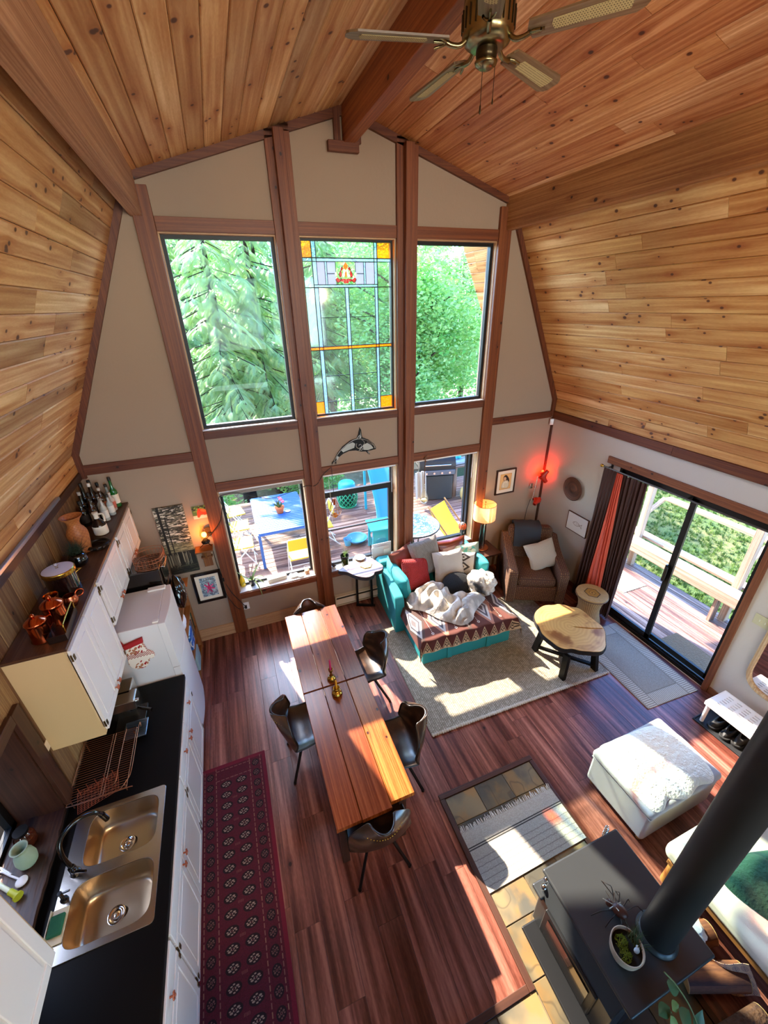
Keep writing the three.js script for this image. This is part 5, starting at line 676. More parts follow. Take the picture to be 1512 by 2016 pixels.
{
  const cut = [[2.02, 2.01], [2.06, 2.03], [2.2, 2.11], [2.34, 2.175], [2.335, 2.188], [2.18, 2.125], [2.05, 2.045]];
  const [top, bark, c] = slabTop(COFFEE, 0.355, 0.42, cut), rings = tex(1024, 1024, (u, v) => { const X = u - 0.5, Y = v - 0.5, w = 0.09 * (fbm(u, v, 5, 5, 3, 3) - 0.5), d = Math.hypot(X * 1.02, Y) + w, rg = 0.5 + 0.5 * Math.sin(d * 150 + 4 * fbm(u, v, 9, 9, 2, 6)), spl = fbm(u, v, 4, 7, 4, 11), dk = sst(0.52, 0.75, spl) * sst(0.06, 0.2, d) * (1 - sst(0.3, 0.45, d)); let col = mix3(hex(0xd0a05a), hex(0xb07c3c), 0.35 * rg + 0.4 * (spl - 0.3)); col = mix3(col, hex(0x7a4418), dk * 0.8); return mix3(col, hex(0xdab878), sst(0.4, 0.5, d) * 0.6); }, 1, 1);
  const t = thing('coffee_table', 'low round-edged tree slab coffee table on black trestle legs', 'table', [0, 0, 0]); const p = top.attributes.position, uv = new Float32Array(p.count * 2); for (let i = 0; i < p.count; i++) { uv[i * 2] = (p.getX(i) - c[0]) / 0.95 + 0.5; uv[i * 2 + 1] = (p.getZ(i) - c[1]) / 0.95 + 0.5; } top.setAttribute('uv', new THREE.BufferAttribute(uv, 2));
  obj('tabletop', top, mat(0xffffff, 0.42, { map: rings }), t); obj('bark_edge', bark, wmat(0x241208, streakT, 0.85, { bumpMap: furB, bumpScale: 0.006, side: THREE.DoubleSide }), t);
  for (const [a, b] of [[[1.66, 1.86], [2.1, 2.37]], [[1.66, 2.33], [2.13, 1.9]]]) { const dx = (b[0] - a[0]), dz = (b[1] - a[1]), q = (k, y) => [a[0] + dx * k, y, a[1] + dz * k]; obj('leg', [sqbar(q(-0.02, 0.013), q(0.06, 0.352), 0.045, 0.075)], M.iron, t); obj('leg', [sqbar(q(1.02, 0.013), q(0.94, 0.352), 0.045, 0.075)], M.iron, t); obj('foot_rail', [sqbar(q(0.02, 0.05 + (a[1] > 2 ? 0.0 : 0.031)), q(0.98, 0.05 + (a[1] > 2 ? 0.0 : 0.031)), 0.04, 0.03)], M.iron, t); }
}
// ---- rugs of the living corner
{
  const br = tex(1024, 1024, (u, v) => { const X = u * 24, row = Math.floor(X), f = X - row, ph = v * 40 + (row % 2 ? 0.5 : 0), k = Math.abs(f - 0.5) * 2, knit = 0.5 + 0.5 * Math.cos((ph + (f < 0.5 ? f : 1 - f) * 0.9) * 2 * PI), n = PERM[(row * 331 + Math.floor(ph) * 77) & 65535]; const dark = clamp(0.25 + 0.45 * (k > 0.8 ? 1 : 0) + 0.35 * (1 - knit) + 0.3 * (n - 0.5)); return mix3(hex(0xb8b0a0), hex(0x57503f), dark); }, 0.55, 0.9);
  const t = thing('braided_rug', 'large grey and cream braided rug under the coffee table and sofa', 'rug', [1.085, 0.003, 1.61], -0.026), W = 2.36, D = 1.66;
  obj('pile', uvm(new THREE.BoxGeometry(W, 0.012, D).translate(0, 0.006, 0), 'x'), mat(0xffffff, 0.95, { map: br, bumpMap: br, bumpScale: 0.006 }), t); const e = [], r = rng(3); for (let i = 0; i < 84; i++) for (const s of [1]) e.push(ball(0.018, -W / 2 + 0.014 + i * W / 84, 0.012, s * D / 2, 1, 0.55, 1.1 + r() * 0.3, 6)); const o = obj('braided_edge', e, mat(0xb0a898, 0.95), t); o.userData.kind = 'stuff';
  const mt = canvas(512, 768, (c, w, h) => { c.fillStyle = '#8a8070'; c.fillRect(0, 0, w, h); const r = rng(7); for (let i = 0; i < 14000; i++) { c.fillStyle = ['#7c6f5c', '#988c7a', '#6f6454', '#a49a88'][(r() * 4) | 0]; c.fillRect(r() * w, r() * h, 3, 2); } const bw = 112; c.strokeStyle = '#c3b9a4'; c.lineWidth = 5; for (let y = 8; y < h; y += 15) for (const x of [10, w - bw + 8]) { c.beginPath(); c.moveTo(x + ((y / 15) % 2 ? 12 : 0), y); c.lineTo(x + 86, y); c.stroke(); } for (let x = bw; x < w - bw; x += 15) for (const y of [10, h - bw + 8]) { c.beginPath(); c.moveTo(x, y); c.lineTo(x, y + 90); c.stroke(); } c.strokeStyle = '#6a6050'; c.lineWidth = 4; c.strokeRect(bw - 6, bw - 6, w - 2 * bw + 12, h - 2 * bw + 12); c.strokeRect(4, 4, w - 8, h - 8); }, 0.76, 1.2);
  const m = thing('door_mat', 'tan flat-woven mat with a patterned border inside the sliding door', 'mat', [2.63, 0.001, 2.44], -0.045); const g = uvm(new THREE.BoxGeometry(0.74, 0.008, 1.18).translate(0, 0.006, 0), 'x'); { const p = g.attributes.position, u = g.attributes.uv; for (let i = 0; i < p.count; i++) u.setXY(i, p.getX(i) + 0.38, p.getZ(i) + 0.6); } obj('mat', g, mat(0xffffff, 0.95, { map: mt }), m);
}
// ---- sofa
{
  const teal = mat(0x1c8688, 0.75, { bumpMap: clothB, bumpScale: 0.0008 }), TX = 0.89, t = thing('sofa', 'turquoise loveseat sleeper with its front pulled out under the windows', 'sofa', [TX, 0, 0], -0.045), W = 1.5;
  obj('back', [B(W - 0.02, 0.68, 0.2, 0, 0.4, 0.16, 'x', 0.04, 3), B(W - 0.3, 0.14, 0.16, 0.0, 0.72, 0.2, 'x', 0.06, 4)], teal, t);
  for (const s of [-1, 1]) { const P = new THREE.Shape(); P.moveTo(0.06, 0.02); P.lineTo(0.9, 0.02); P.lineTo(0.91, 0.5); P.quadraticCurveTo(0.9, 0.57, 0.84, 0.575); P.lineTo(0.2, 0.67); P.lineTo(0.06, 0.68); P.closePath(); obj('arm', uvm(ext(P, 0.1, 0.015).rotateY(-PI / 2).translate(s < 0 ? -W / 2 + 0.12 : W / 2 - 0.02, 0, 0), 'z'), teal, t); }
  obj('seat', B(W - 0.28, 0.2, 0.72, 0, 0.32, 0.56, 'x', 0.05, 3), teal, t); obj('base', BB(-W / 2 + 0.13, 0.03, 0.1, W / 2 - 0.13, 0.22, 0.86, 'x', 0.01), teal, t);
  const pf = obj('pull_out_front', [B(W - 0.26, 0.26, 0.74, 0.0, 0.155, 1.2, 'x', 0.02)], teal, t); obj('mattress', B(W - 0.28, 0.13, 0.76, 0, 0.35, 1.2, 'x', 0.04, 3), teal, t);
  for (const x of [-0.26, 0.3]) obj('pull_strap', [B(0.05, 0.24, 0.012, x, 0.16, 1.578, 'y', 0.004), B(0.012, 0.24, 0.02, x - 0.03, 0.16, 1.574, 'y', 0.003), B(0.012, 0.24, 0.02, x + 0.03, 0.16, 1.574, 'y', 0.003)], teal, t);
  const tl = mat(0x1f9294, 0.7, { bumpMap: clothB, bumpScale: 0.001 });
  cushion('cushion', 'turquoise arm cushion leaning on the left arm of the sofa', [0.62, 0.36, 0.17], tl, [0.31, 0.6, 0.5], [-0.15, PI / 2 + 0.05, 0], 3); cushion('cushion', 'turquoise arm cushion leaning on the right arm of the sofa', [0.6, 0.34, 0.17], tl, [1.54, 0.6, 0.55], [-0.1, -PI / 2 - 0.05, 0], 5);
  const redT = tex(256, 256, (u, v) => { const a = Math.abs(Math.sin((u + v) * PI * 16)), b = Math.abs(Math.sin((u - v) * PI * 16)); return Math.max(a, b); }, 1, 1, false), knitT = tex(512, 512, (u, v) => { const n = fbm(u, v, 90, 14, 3, 3), s = 0.5 + 0.5 * Math.sin(v * 2 * PI * 40 + 6 * fbm(u, v, 8, 8, 2, 1)); return mix3(hex(0xa29c92), hex(0x5c5650), clamp(0.5 * n + 0.5 * s)); }, 1, 1);
  const lin = mat(0xb8aea2, 0.95, { bumpMap: furB, bumpScale: 0.004 });
  cushion('cushion', 'rust brown velvet cushion behind the red quilted cushion', [0.46, 0.44, 0.14], mat(0x6a2e1a, 0.6), [0.5, 0.7, 0.26], [-0.35, 0.35, 0.1], 7);
  cushion('cushion', 'large grey knitted cushion standing in the middle of the sofa back', [0.48, 0.54, 0.16], mat(0xffffff, 0.95, { map: knitT, bumpMap: knitT, bumpScale: 0.008 }), [0.82, 0.74, 0.34], [-0.42, 0.02, 0.12], 8);
  cushion('cushion', 'red quilted cushion at the left of the sofa', [0.46, 0.46, 0.17], mat(0xa02420, 0.85, { bumpMap: redT, bumpScale: 0.008 }), [0.58, 0.62, 0.5], [-0.5, 0.3, -0.22], 9);
  cushion('cushion', 'shiny brown leather cushion against the right of the sofa back', [0.5, 0.38, 0.15], phys(0x5e2410, 0.3, { clearcoat: 0.4 }), [1.25, 0.72, 0.3], [-0.3, -0.1, 0.08], 10);
  cushion('cushion', 'grey-beige linen cushion in front of the leather cushion', [0.48, 0.48, 0.17], lin, [1.08, 0.64, 0.55], [-0.42, -0.04, -0.02], 11);
  const gp = canvas(256, 256, (c, w, h) => { c.fillStyle = '#8f9a84'; c.fillRect(0, 0, w, h); const r = rng(5); for (let i = 0; i < 40; i++) { c.fillStyle = ['#6f8a70', '#b8bca4', '#4f9a86', '#7a8068'][(r() * 4) | 0]; c.beginPath(); c.ellipse(r() * w, r() * h, 12 + r() * 26, 8 + r() * 12, r() * 3, 0, 7); c.fill(); } }, 1, 1), az = canvas(256, 256, (c, w, h) => { c.fillStyle = '#b7ada2'; c.fillRect(0, 0, w, h); for (let i = 0; i < 3; i++) { c.fillStyle = '#3b322c'; c.beginPath(); c.moveTo(128, i * 88); c.lineTo(200, i * 88 + 42); c.lineTo(128, i * 88 + 84); c.lineTo(56, i * 88 + 42); c.fill(); c.fillStyle = '#c8c0b4'; c.beginPath(); c.moveTo(128, i * 88 + 18); c.lineTo(168, i * 88 + 42); c.lineTo(128, i * 88 + 66); c.lineTo(88, i * 88 + 42); c.fill(); c.fillStyle = '#5a5048'; c.fillRect(118, i * 88 + 34, 20, 16); } c.fillStyle = '#3b322c'; c.fillRect(0, 0, 18, h); c.fillRect(238, 0, 18, h); }, 1, 1);
  cushion('cushion', 'pale green mottled cushion at the right of the sofa back', [0.44, 0.4, 0.14], mat(0xffffff, 0.85, { map: gp }), [1.42, 0.66, 0.43], [-0.35, -0.5, 0.15], 12);
  cushion('cushion', 'cream cushion with dark diamond pattern wedged right of the linen cushion', [0.36, 0.42, 0.13], mat(0xffffff, 0.9, { map: az }), [1.33, 0.6, 0.56], [-0.35, -0.75, 0.1], 13);
  solo('fur_cushion', 'black fluffy cushion lying in front of the linen cushion', 'cushion', ball(1, 0, 0, 0, 0.235, 0.13, 0.18, 28), mat(0x030303, 1, { bumpMap: furB, bumpScale: 0.012 }), [1.06, 0.525, 0.83], [0.35, 0.25, -0.1]);
  // southwest blanket over the pulled-out seat
  const sw = canvas(1024, 640, (c, w, h) => {
    c.fillStyle = '#5a3026'; c.fillRect(0, 0, w, h); const N = 5, s = w / N;
    for (let i = 0; i < N; i++) { const x = i * s + s / 2; c.fillStyle = i % 2 ? '#a5705a' : '#4a3630'; c.beginPath(); c.moveTo(x, h * 0.1); c.lineTo(x + s * 0.5, h * 0.5); c.lineTo(x, h * 0.88); c.lineTo(x - s * 0.5, h * 0.5); c.fill(); const dm = (k, col) => { c.fillStyle = col; c.beginPath(); c.moveTo(x, h * 0.54 - h * 0.26 * k); c.lineTo(x + s * 0.34 * k, h * 0.54); c.lineTo(x, h * 0.54 + h * 0.26 * k); c.lineTo(x - s * 0.34 * k, h * 0.54); c.fill(); }; dm(1, '#b9b3ac'); dm(0.74, '#4d4a50'); dm(0.52, '#b4adaa'); dm(0.3, '#5e5656'); c.strokeStyle = '#d8cfc2'; c.lineWidth = 4; c.setLineDash([10, 7]); c.beginPath(); c.moveTo(x + s * 0.5, 0); c.lineTo(x + s * 0.5, h * 0.78); c.stroke(); c.setLineDash([]); c.strokeStyle = '#cfc4b6'; c.lineWidth = 5; c.beginPath(); c.arc(x + s * 0.5, h * 0.76, 9, 0, 7); c.stroke(); }
    c.fillStyle = '#4a1c14'; c.fillRect(0, h * 0.84, w, h * 0.16); const T = 12, q = w / T; for (let i = 0; i < T; i++) { c.fillStyle = '#b59a78'; c.beginPath(); c.moveTo(i * q, h); c.lineTo(i * q + q / 2, h * 0.85); c.lineTo(i * q + q, h); c.fill(); c.strokeStyle = '#2c1a14'; c.lineWidth = 5; c.beginPath(); c.moveTo(i * q + 10, h - 4); c.lineTo(i * q + q / 2, h * 0.885); c.lineTo(i * q + q - 10, h - 4); c.stroke(); c.fillStyle = '#2c1a14'; for (const [dx, dy] of [[0, 0.93], [-10, 0.955], [10, 0.955], [0, 0.975]]) { c.beginPath(); c.arc(i * q + q / 2 + dx, h * dy, 6, 0, 7); c.fill(); } }
  }, 1, 1);
  const bk = sheet(90, 60, (u, v) => { const X = lerp(-0.78, 0.8, u), Z = lerp(0.66, 1.76, 1 - v); let x = X, y = 0.428, z = Z; const ex = Math.max(0, Math.abs(X) - 0.635), ez = Math.max(0, Z - 1.575); if (ex > 0) { x = Math.sign(X) * (0.64 + 0.25 * ex); y -= ex * 0.95; } if (ez > 0) { z = 1.585 + 0.16 * ez + 0.008 * Math.sin(X * 22); y -= ez * 0.95; } if (X > 0.62 && Z > 1.5) { x += 0.1 * (Z - 1.5) * 3; z += 0.03; y += 0.03; } y += 0.01 * (fbm(u, v, 7, 6, 3, 4) - 0.4) + 0.006 * Math.sin(u * 26 + v * 8) * v; return [x, y, z]; });
  solo('blanket', 'brown southwestern blanket with diamonds and a zigzag border over the sofa front', 'blanket', bk, mat(0xffffff, 0.95, { map: sw, side: THREE.DoubleSide, bumpMap: clothB, bumpScale: 0.0006 }), [TX, 0, 0], [0, -0.045, 0]);
  const furT = tex(512, 512, (u, v) => mix3(hex(0xd8d2c6), hex(0x9a948c), sst(0.35, 0.75, fbm(u, v, 6, 6, 5, 21))), 0.6, 0.6);
  const th = cloth([[0.32, 0.74], [0.45, 0.68], [0.75, 0.62], [0.88, 0.74], [0.9, 0.95], [1.02, 1.0], [1.18, 1.02], [1.32, 1.15], [1.16, 1.26], [1.02, 1.36], [0.93, 1.46], [0.75, 1.5], [0.66, 1.42], [0.55, 1.3], [0.42, 1.08], [0.27, 0.95]], () => 0.442, (x, z) => 0.035 + 0.06 * sst(1.3, 0.7, z) + 0.075 * Math.pow(Math.abs(Math.sin(5 * x + 9 * z + 7 * vn(x * 6 + 9, z * 6 + 9, 64, 64, 3))), 1.6) * (0.4 + vn(x * 4 + 5, z * 4 + 5, 64, 64, 8)), 96, 36);
  solo('throw_blanket', 'rumpled cream and grey fleece throw bunched on the sofa seat', 'throw', th, mat(0xffffff, 1, { map: furT, bumpMap: furB, bumpScale: 0.006, side: THREE.DoubleSide }));
  { const q = new THREE.SphereGeometry(1, 56, 40), p = q.attributes.position, col = new Float32Array(p.count * 3); for (let i = 0; i < p.count; i++) { const a = p.getX(i), b = p.getY(i), c = p.getZ(i), u = 0.5 + a * 0.22 + c * 0.13, v = 0.5 + b * 0.22 - c * 0.17, f = 1 + 0.5 * (fbm(u, v, 14, 14, 4, 5) - 0.5); p.setXYZ(i, a * 0.2 * f, b * 0.15 * f, c * 0.2 * f); const n = fbm(u, v, 8, 8, 4, 31), dk = sst(-0.35, -0.75, a) * sst(0.42, 0.55, n), tn = sst(0.45, 0.62, fbm(u, v, 5, 5, 3, 7)), k = mix3(mix3([0.66, 0.6, 0.5], [0.36, 0.27, 0.16], tn * 0.75), [0.03, 0.03, 0.035], dk); col.set(k, i * 3); } q.setAttribute('color', new THREE.BufferAttribute(col, 3)); q.computeVertexNormals(); solo('fur_throw', 'shaggy cream and tan faux fur bundle with dark patches by the right sofa arm', 'throw', q, mat(0xffffff, 1, { vertexColors: true, bumpMap: furB, bumpScale: 0.012 }), [1.36, 0.56, 0.97], [0.2, 0.4, 0.1]); }
}
// ---- live-edge side table by the heater
{
  const y = 0.77, k = (4.042 - y) / (4.042 - 0.6), O = [[-0.416, -0.023], [-0.302, -0.104], [-0.18, -0.129], [-0.118, -0.26], [0.029, -0.248], [0.128, -0.156], [0.198, 0.011], [0.222, 0.116], [0.168, 0.204], [0.061, 0.214], [0.021, 0.268], [-0.069, 0.291], [-0.172, 0.239], [-0.246, 0.156], [-0.308, 0.059]].map(([a, b]) => [-1.474 + (a + 1.474) * k, 4.8 + (b - 4.8) * k]);
  const [top, bark, c] = slabTop(O, y - 0.055, y), t = thing('side_table', 'small live-edge side table with a metal leg left of the sofa', 'table'); obj('tabletop', uvm(top, 'x'), wmat(0xb09a88, streakT, 0.35), t); obj('bark_edge', bark, wmat(0x4a4248, streakT, 0.7, { side: THREE.DoubleSide, bumpMap: furB, bumpScale: 0.006 }), t);
  obj('leg', [sqbar([-0.2, 0.02, 0.12], [-0.2, 0.71, 0.16], 0.03), sqbar([0.0, 0.02, 0.22], [0.0, 0.71, 0.2], 0.03)], M.iron, t); obj('base', [sqbar([-0.22, 0.016, 0.12], [0.04, 0.016, 0.24], 0.03), sqbar([-0.2, 0.72, 0.14], [0.02, 0.712, 0.22], 0.03)], M.iron, t);
  const hx = new THREE.Shape(); for (let i = 0; i < 6; i++) { const a = i * PI / 3; i ? hx.lineTo(0.085 * Math.cos(a), 0.085 * Math.sin(a)) : hx.moveTo(0.085, 0); } hx.closePath(); const tv = canvas(256, 256, (q, w) => { q.fillStyle = '#d8b81e'; q.fillRect(0, 0, w, w); q.fillStyle = '#d8701e'; q.beginPath(); q.arc(128, 128, 66, 0, 7); q.fill(); q.strokeStyle = '#f2e48a'; q.lineWidth = 7; for (let i = 0; i < 12; i++) { q.beginPath(); q.moveTo(128, 128); q.lineTo(128 + 110 * Math.cos(i * PI / 6), 128 + 110 * Math.sin(i * PI / 6)); q.stroke(); } q.beginPath(); q.arc(128, 128, 90, 0, 7); q.stroke(); }, 0.2, 0.2);
  const hg = uvm(ext(hx, 0.006, 0.002).rotateX(-PI / 2), 'x'); { const u = hg.attributes.uv, p = hg.attributes.position; for (let i = 0; i < u.count; i++) u.setXY(i, p.getX(i) + 0.1, p.getZ(i) + 0.1); } solo('trivet', 'yellow and orange hexagonal trivet on the live-edge side table', 'trivet', hg, mat(0xffffff, 0.5, { map: tv }), [-0.075, y + 0.003, 0.3 - 0.06]);
  solo('white_dish', 'round white dish on the live-edge side table behind the trivet', 'dish', lathe([[0, 0.006], [0.04, 0.008], [0.075, 0.022], [0.08, 0.026], [0.05, 0], [0, 0]].reverse(), 32), mat(0xe6e6e4, 0.3, { side: THREE.DoubleSide }), [-0.1, y + 0.001, 0.04]);
  const g = thing('glass_planter', 'green glass jar with a cutting standing in the centre window', 'plant', [-0.3, SY, -0.06]); obj('jar', lathe([[0, 0], [0.05, 0], [0.056, 0.01], [0.058, 0.13], [0.054, 0.13], [0.05, 0.012], [0, 0.01]], 28), phys(0x5a7a34, 0.06, { transmission: 0.8, thickness: 0, side: THREE.DoubleSide }), g); obj('soil', [C(0.046, 0.05, 0.09, 0, 0.056, 0)], mat(0x1c2410, 0.9), g); obj('sleeve', lathe([[0.06, 0.13], [0.066, 0.17], [0.062, 0.172], [0.056, 0.132]], 9), mat(0x0c0c0a, 0.6, { side: THREE.DoubleSide }), g);
  const lv = []; const r = rng(21); for (let i = 0; i < 16; i++) { const a = r() * 7, L = 0.06 + r() * 0.09; lv.push(new THREE.ConeGeometry(0.007, L, 4).scale(1, 1, 0.3).translate(0, L / 2, 0).rotateZ(0.3 + r() * 0.9).rotateY(a).translate(0.01 * Math.cos(a), 0.15 + r() * 0.07, 0.01 * Math.sin(a))); } obj('leaves', [...lv, bar([0, 0.1, 0], [0.01, 0.24, 0], 0.004)], mat(0x7e9a50, 0.6), g);
  const fd = thing('paper_stand', 'white papers upright in a stand between the side table and sofa', 'papers', [0.27, SY, -0.05]); obj('sheet', B(0.3, 0.24, 0.006, 0, 0.13, 0, 'x', 0.002), mat(0xd2d4d6, 0.8), fd); obj('sheet', B(0.27, 0.2, 0.006, -0.03, 0.11, 0.03, 'x', 0.002), mat(0xdcdedf, 0.8), fd); obj('sheet', B(0.1, 0.15, 0.005, 0.06, 0.09, 0.05, 'x', 0.002), mat(0xe6e6e6, 0.8), fd); obj('stand', [B(0.32, 0.012, 0.12, 0, 0.006, 0.01), bar([0.15, 0.01, -0.03], [0.15, 0.42, -0.03], 0.006), bar([-0.16, 0.01, -0.03], [-0.16, 0.24, -0.03], 0.005)], M.iron, fd);
}
// ---- end table, lamps
{
  const t = thing('end_table', 'dark wood end table between the sofa and the armchair', 'table', [1.9, 0, 0.235]), w = M.darkwood; obj('tabletop', B(0.36, 0.03, 0.42, 0, 0.545, 0, 'z', 0.004), w, t); obj('shelf', B(0.32, 0.02, 0.38, 0, 0.16, 0, 'z'), w, t); for (const x of [-1, 1]) for (const z of [-1, 1]) obj('leg', B(0.035, 0.53, 0.035, x * 0.155, 0.265, z * 0.185, 'y', 0.003), w, t);
  const sh = tex(256, 256, (u, v) => { const n = fbm(u, v, 60, 60, 2, 3); return mix3(hex(0xe9cfa4), hex(0xc9a878), n); }, 0.2, 0.2), l = thing('table_lamp', 'table lamp with a drum shade on twin dark columns on the end table', 'lamp', [1.86, 0.561, 0.2]);
  obj('base', lathe([[0, 0], [0.105, 0], [0.11, 0.008], [0.105, 0.024], [0, 0.026]], 36), mat(0xb06a40, 0.25, { metalness: 0.9 }), l); for (const [x, z] of [[-0.035, 0.01], [0.035, -0.01]]) obj('column', C(0.024, 0.024, 0.42, x, 0.236, z, 24), mat(0x3a342e, 0.2, { metalness: 0.8 }), l); obj('column', C(0.012, 0.012, 0.42, 0, 0.236, 0.035, 14), M.chrome, l);
  obj('shade', [new THREE.CylinderGeometry(0.165, 0.168, 0.25, 48, 1, true).translate(0, 0.655, 0)], phys(0xffffff, 0.9, { map: sh, transmission: 0.45, thickness: 0, side: THREE.DoubleSide }), l); obj('shade_ring', [new THREE.TorusGeometry(0.165, 0.003, 6, 40).rotateX(PI / 2).translate(0, 0.78, 0), new THREE.TorusGeometry(0.168, 0.003, 6, 40).rotateX(PI / 2).translate(0, 0.53, 0), bar([-0.165, 0.765, 0], [0.165, 0.765, 0], 0.002, 5), bar([0, 0.765, -0.165], [0, 0.765, 0.165], 0.002, 5), bar([0, 0.44, 0], [0, 0.8, 0], 0.004, 6)], M.brass, l); obj('finial', ball(0.011, 0, 0.808, 0), M.brass, l);
  obj('bulb', ball(0.032, 0.012, 0.66, 0.012, 1, 1.25, 1), mat(0xfff0d0, 0.4, { emissive: 0xffb870, emissiveIntensity: 10 }), l); const p = new THREE.PointLight(0xffb060, 0.7); p.position.set(0.012, 0.66, 0.012); p.castShadow = true; p.shadow.radius = 1.5; l.add(p);
  const s = thing('small_lamp', 'tiny lamp with an amber glass shade on the right window sill', 'lamp', [1.66, SY, -0.07]); obj('stem', lathe([[0, 0], [0.04, 0], [0.04, 0.01], [0.016, 0.03], [0.02, 0.08], [0.012, 0.15], [0.02, 0.18]], 18), M.black, s); const gl = []; for (let i = 0; i < 10; i++) { const a = i / 10 * 2 * PI; gl.push(ball(0.016, 0.05 * Math.cos(a), 0.215, 0.05 * Math.sin(a), 1, 2.6, 1, 8)); } obj('shade', [...gl, lathe([[0.055, 0.18], [0.062, 0.2], [0.052, 0.24], [0.03, 0.262], [0.012, 0.268]], 20)], phys(0xd8601c, 0.2, { transmission: 0.5, thickness: 0 }), s); obj('cap', [lathe([[0.036, 0.26], [0.03, 0.28], [0.01, 0.285], [0, 0.285]], 16)], mat(0x8a8484, 0.4, { metalness: 0.6 }), s);
}
// ---- armchair
{
  const fab = canvas(256, 256, (c, w) => { c.fillStyle = '#4a2e20'; c.fillRect(0, 0, w, w); const r = rng(4); for (let i = 0; i < 5000; i++) { c.fillStyle = ['#55361f', '#3c2418', '#5a3a28'][(r() * 3) | 0]; c.fillRect(r() * w, r() * w, 3, 3); } for (let y = 0; y < 8; y++) for (let x = 0; x < 8; x++) { c.fillStyle = (x + y) % 3 ? '#a07848' : '#8a5a30'; c.beginPath(); c.ellipse(16 + x * 32 + (y % 2) * 6, 16 + y * 32, 8, 5, 0.4, 0, 7); c.fill(); } }, 0.2, 0.2), m = mat(0xffffff, 0.9, { map: fab });
  const t = thing('armchair', 'brown dotted fabric armchair in the corner beside the curtain', 'armchair', [2.41, 0, 0.755], -0.474);
  obj('seat_base', B(0.62, 0.26, 0.74, 0, 0.19, 0.03, 'x', 0.03, 3), m, t); obj('seat_cushion', B(0.56, 0.16, 0.66, 0, 0.38, 0.06, 'x', 0.06, 4), m, t);
  obj('back', uvm((() => { const g = new RoundedBoxGeometry(0.66, 0.66, 0.2, 4, 0.07); g.rotateX(-0.2); g.translate(0, 0.6, -0.33); return g; })(), 'x'), m, t);
  for (const s of [-1, 1]) { const P = new THREE.Shape(); P.moveTo(-0.42, 0.07); P.lineTo(0.4, 0.07); P.lineTo(0.44, 0.54); P.quadraticCurveTo(0.43, 0.6, 0.36, 0.6); P.quadraticCurveTo(-0.1, 0.64, -0.36, 0.78); P.lineTo(-0.47, 0.74); P.closePath(); obj('arm', uvm(ext(P, 0.085, 0.02).rotateY(-PI / 2).translate(s < 0 ? -0.31 : 0.395, 0, 0), 'z'), m, t); }
  for (const x of [-0.34, 0.34]) for (const z of [-0.36, 0.36]) obj('foot', C(0.018, 0.028, 0.06, x, 0.03, z, 12), M.darkwood, t);
  const R = (x, z) => [2.41 + x * Math.cos(-0.474) + z * Math.sin(-0.474), 0.755 - x * Math.sin(-0.474) + z * Math.cos(-0.474)], [bx, bz] = R(-0.06, -0.3);
  const tb = sheet(16, 24, (u, v) => { const s = (1 - v) * 0.62; const x = lerp(-0.2, 0.2, u); let y, z; if (s < 0.2) { y = 0.76 + s * 0.95; z = -0.475 - 0.2 * s + 0.0; } else if (s < 0.36) { const a = (s - 0.2) / 0.16 * PI; y = 0.95 + 0.015 * Math.sin(a); z = -0.515 + 0.0 + 0.235 * (s - 0.2) / 0.16; } else { y = 0.945 - (s - 0.36) * 1.2; z = -0.275 + 0.25 * (s - 0.36) + 0.0; } return [x, y + 0.004 * Math.sin(u * 20), z + 0.003 * Math.sin(u * 17)]; });
  const tw = solo('throw_blanket', 'folded blue-grey throw over the back of the armchair', 'throw', tb, mat(0x3c4048, 0.95, { side: THREE.DoubleSide, bumpMap: clothB, bumpScale: 0.002 }), [2.41, 0, 0.755], [0, -0.474, 0]); tw.translateX(-0.06);
  const [px, pz] = R(0.12, 0.02); cushion('cushion', 'cream cushion set at an angle on the armchair seat', [0.44, 0.42, 0.14], mat(0xb8aa96, 0.95, { bumpMap: furB, bumpScale: 0.003 }), [px, 0.64, pz], [-0.55, -0.5, 0.35], 17);
}
// ================================================================ DINING TABLES, CHAIRS
{
  const tone = [0x9c5a30, 0xa6612f, 0x8e4e2a, 0xa0562c, 0x94502a, 0xb06c34], r = rng(31), E = [-1.31, -1.118, -0.885, -0.69];
  const mk = (label, z0, z1, k) => {
    const t = thing('dining_table', label, 'table', [-1, 0, (z0 + z1) / 2]), H = (z1 - z0) / 2;
    for (let i = 0; i < 3; i++) { const w = E[i + 1] - E[i] - 0.004, e = k ? [0.03, 0.035, 0][i] : 0, L = 2 * H + e; obj('plank', plankGeo(L, w, 0.042, 0.004, r() * 4, r() * 4), wmat(tone[i + k * 3], firT, 0.24, { bumpMap: grainB, bumpScale: 0.0003 }), t, [(E[i] + E[i + 1]) / 2 + 1, 0.708, e / 2], [0, PI / 2, 0]); }
    obj('apron', [BB(-0.26, 0.63, -H + 0.08, -0.235, 0.706, H - 0.08, 'z'), BB(0.235, 0.63, -H + 0.08, 0.26, 0.706, H - 0.08, 'z'), BB(-0.235, 0.63, -H + 0.08, 0.235, 0.706, -H + 0.105), BB(-0.235, 0.63, H - 0.105, 0.235, 0.706, H - 0.08)], M.darkwood, t);
    for (const x of [-1, 1]) for (const z of [-1, 1]) obj('leg', BB(x * 0.247 - 0.03, 0, z * (H - 0.11) - 0.03, x * 0.247 + 0.03, 0.63, z * (H - 0.11) + 0.03, 'y', 0.003), M.darkwood, t);
  };
  mk('far wooden dining table of three planks with its end by the window', 0.865, 2.008, 0); mk('near wooden dining table of three planks butted against the far table', 2.028, 3.2, 1);
}
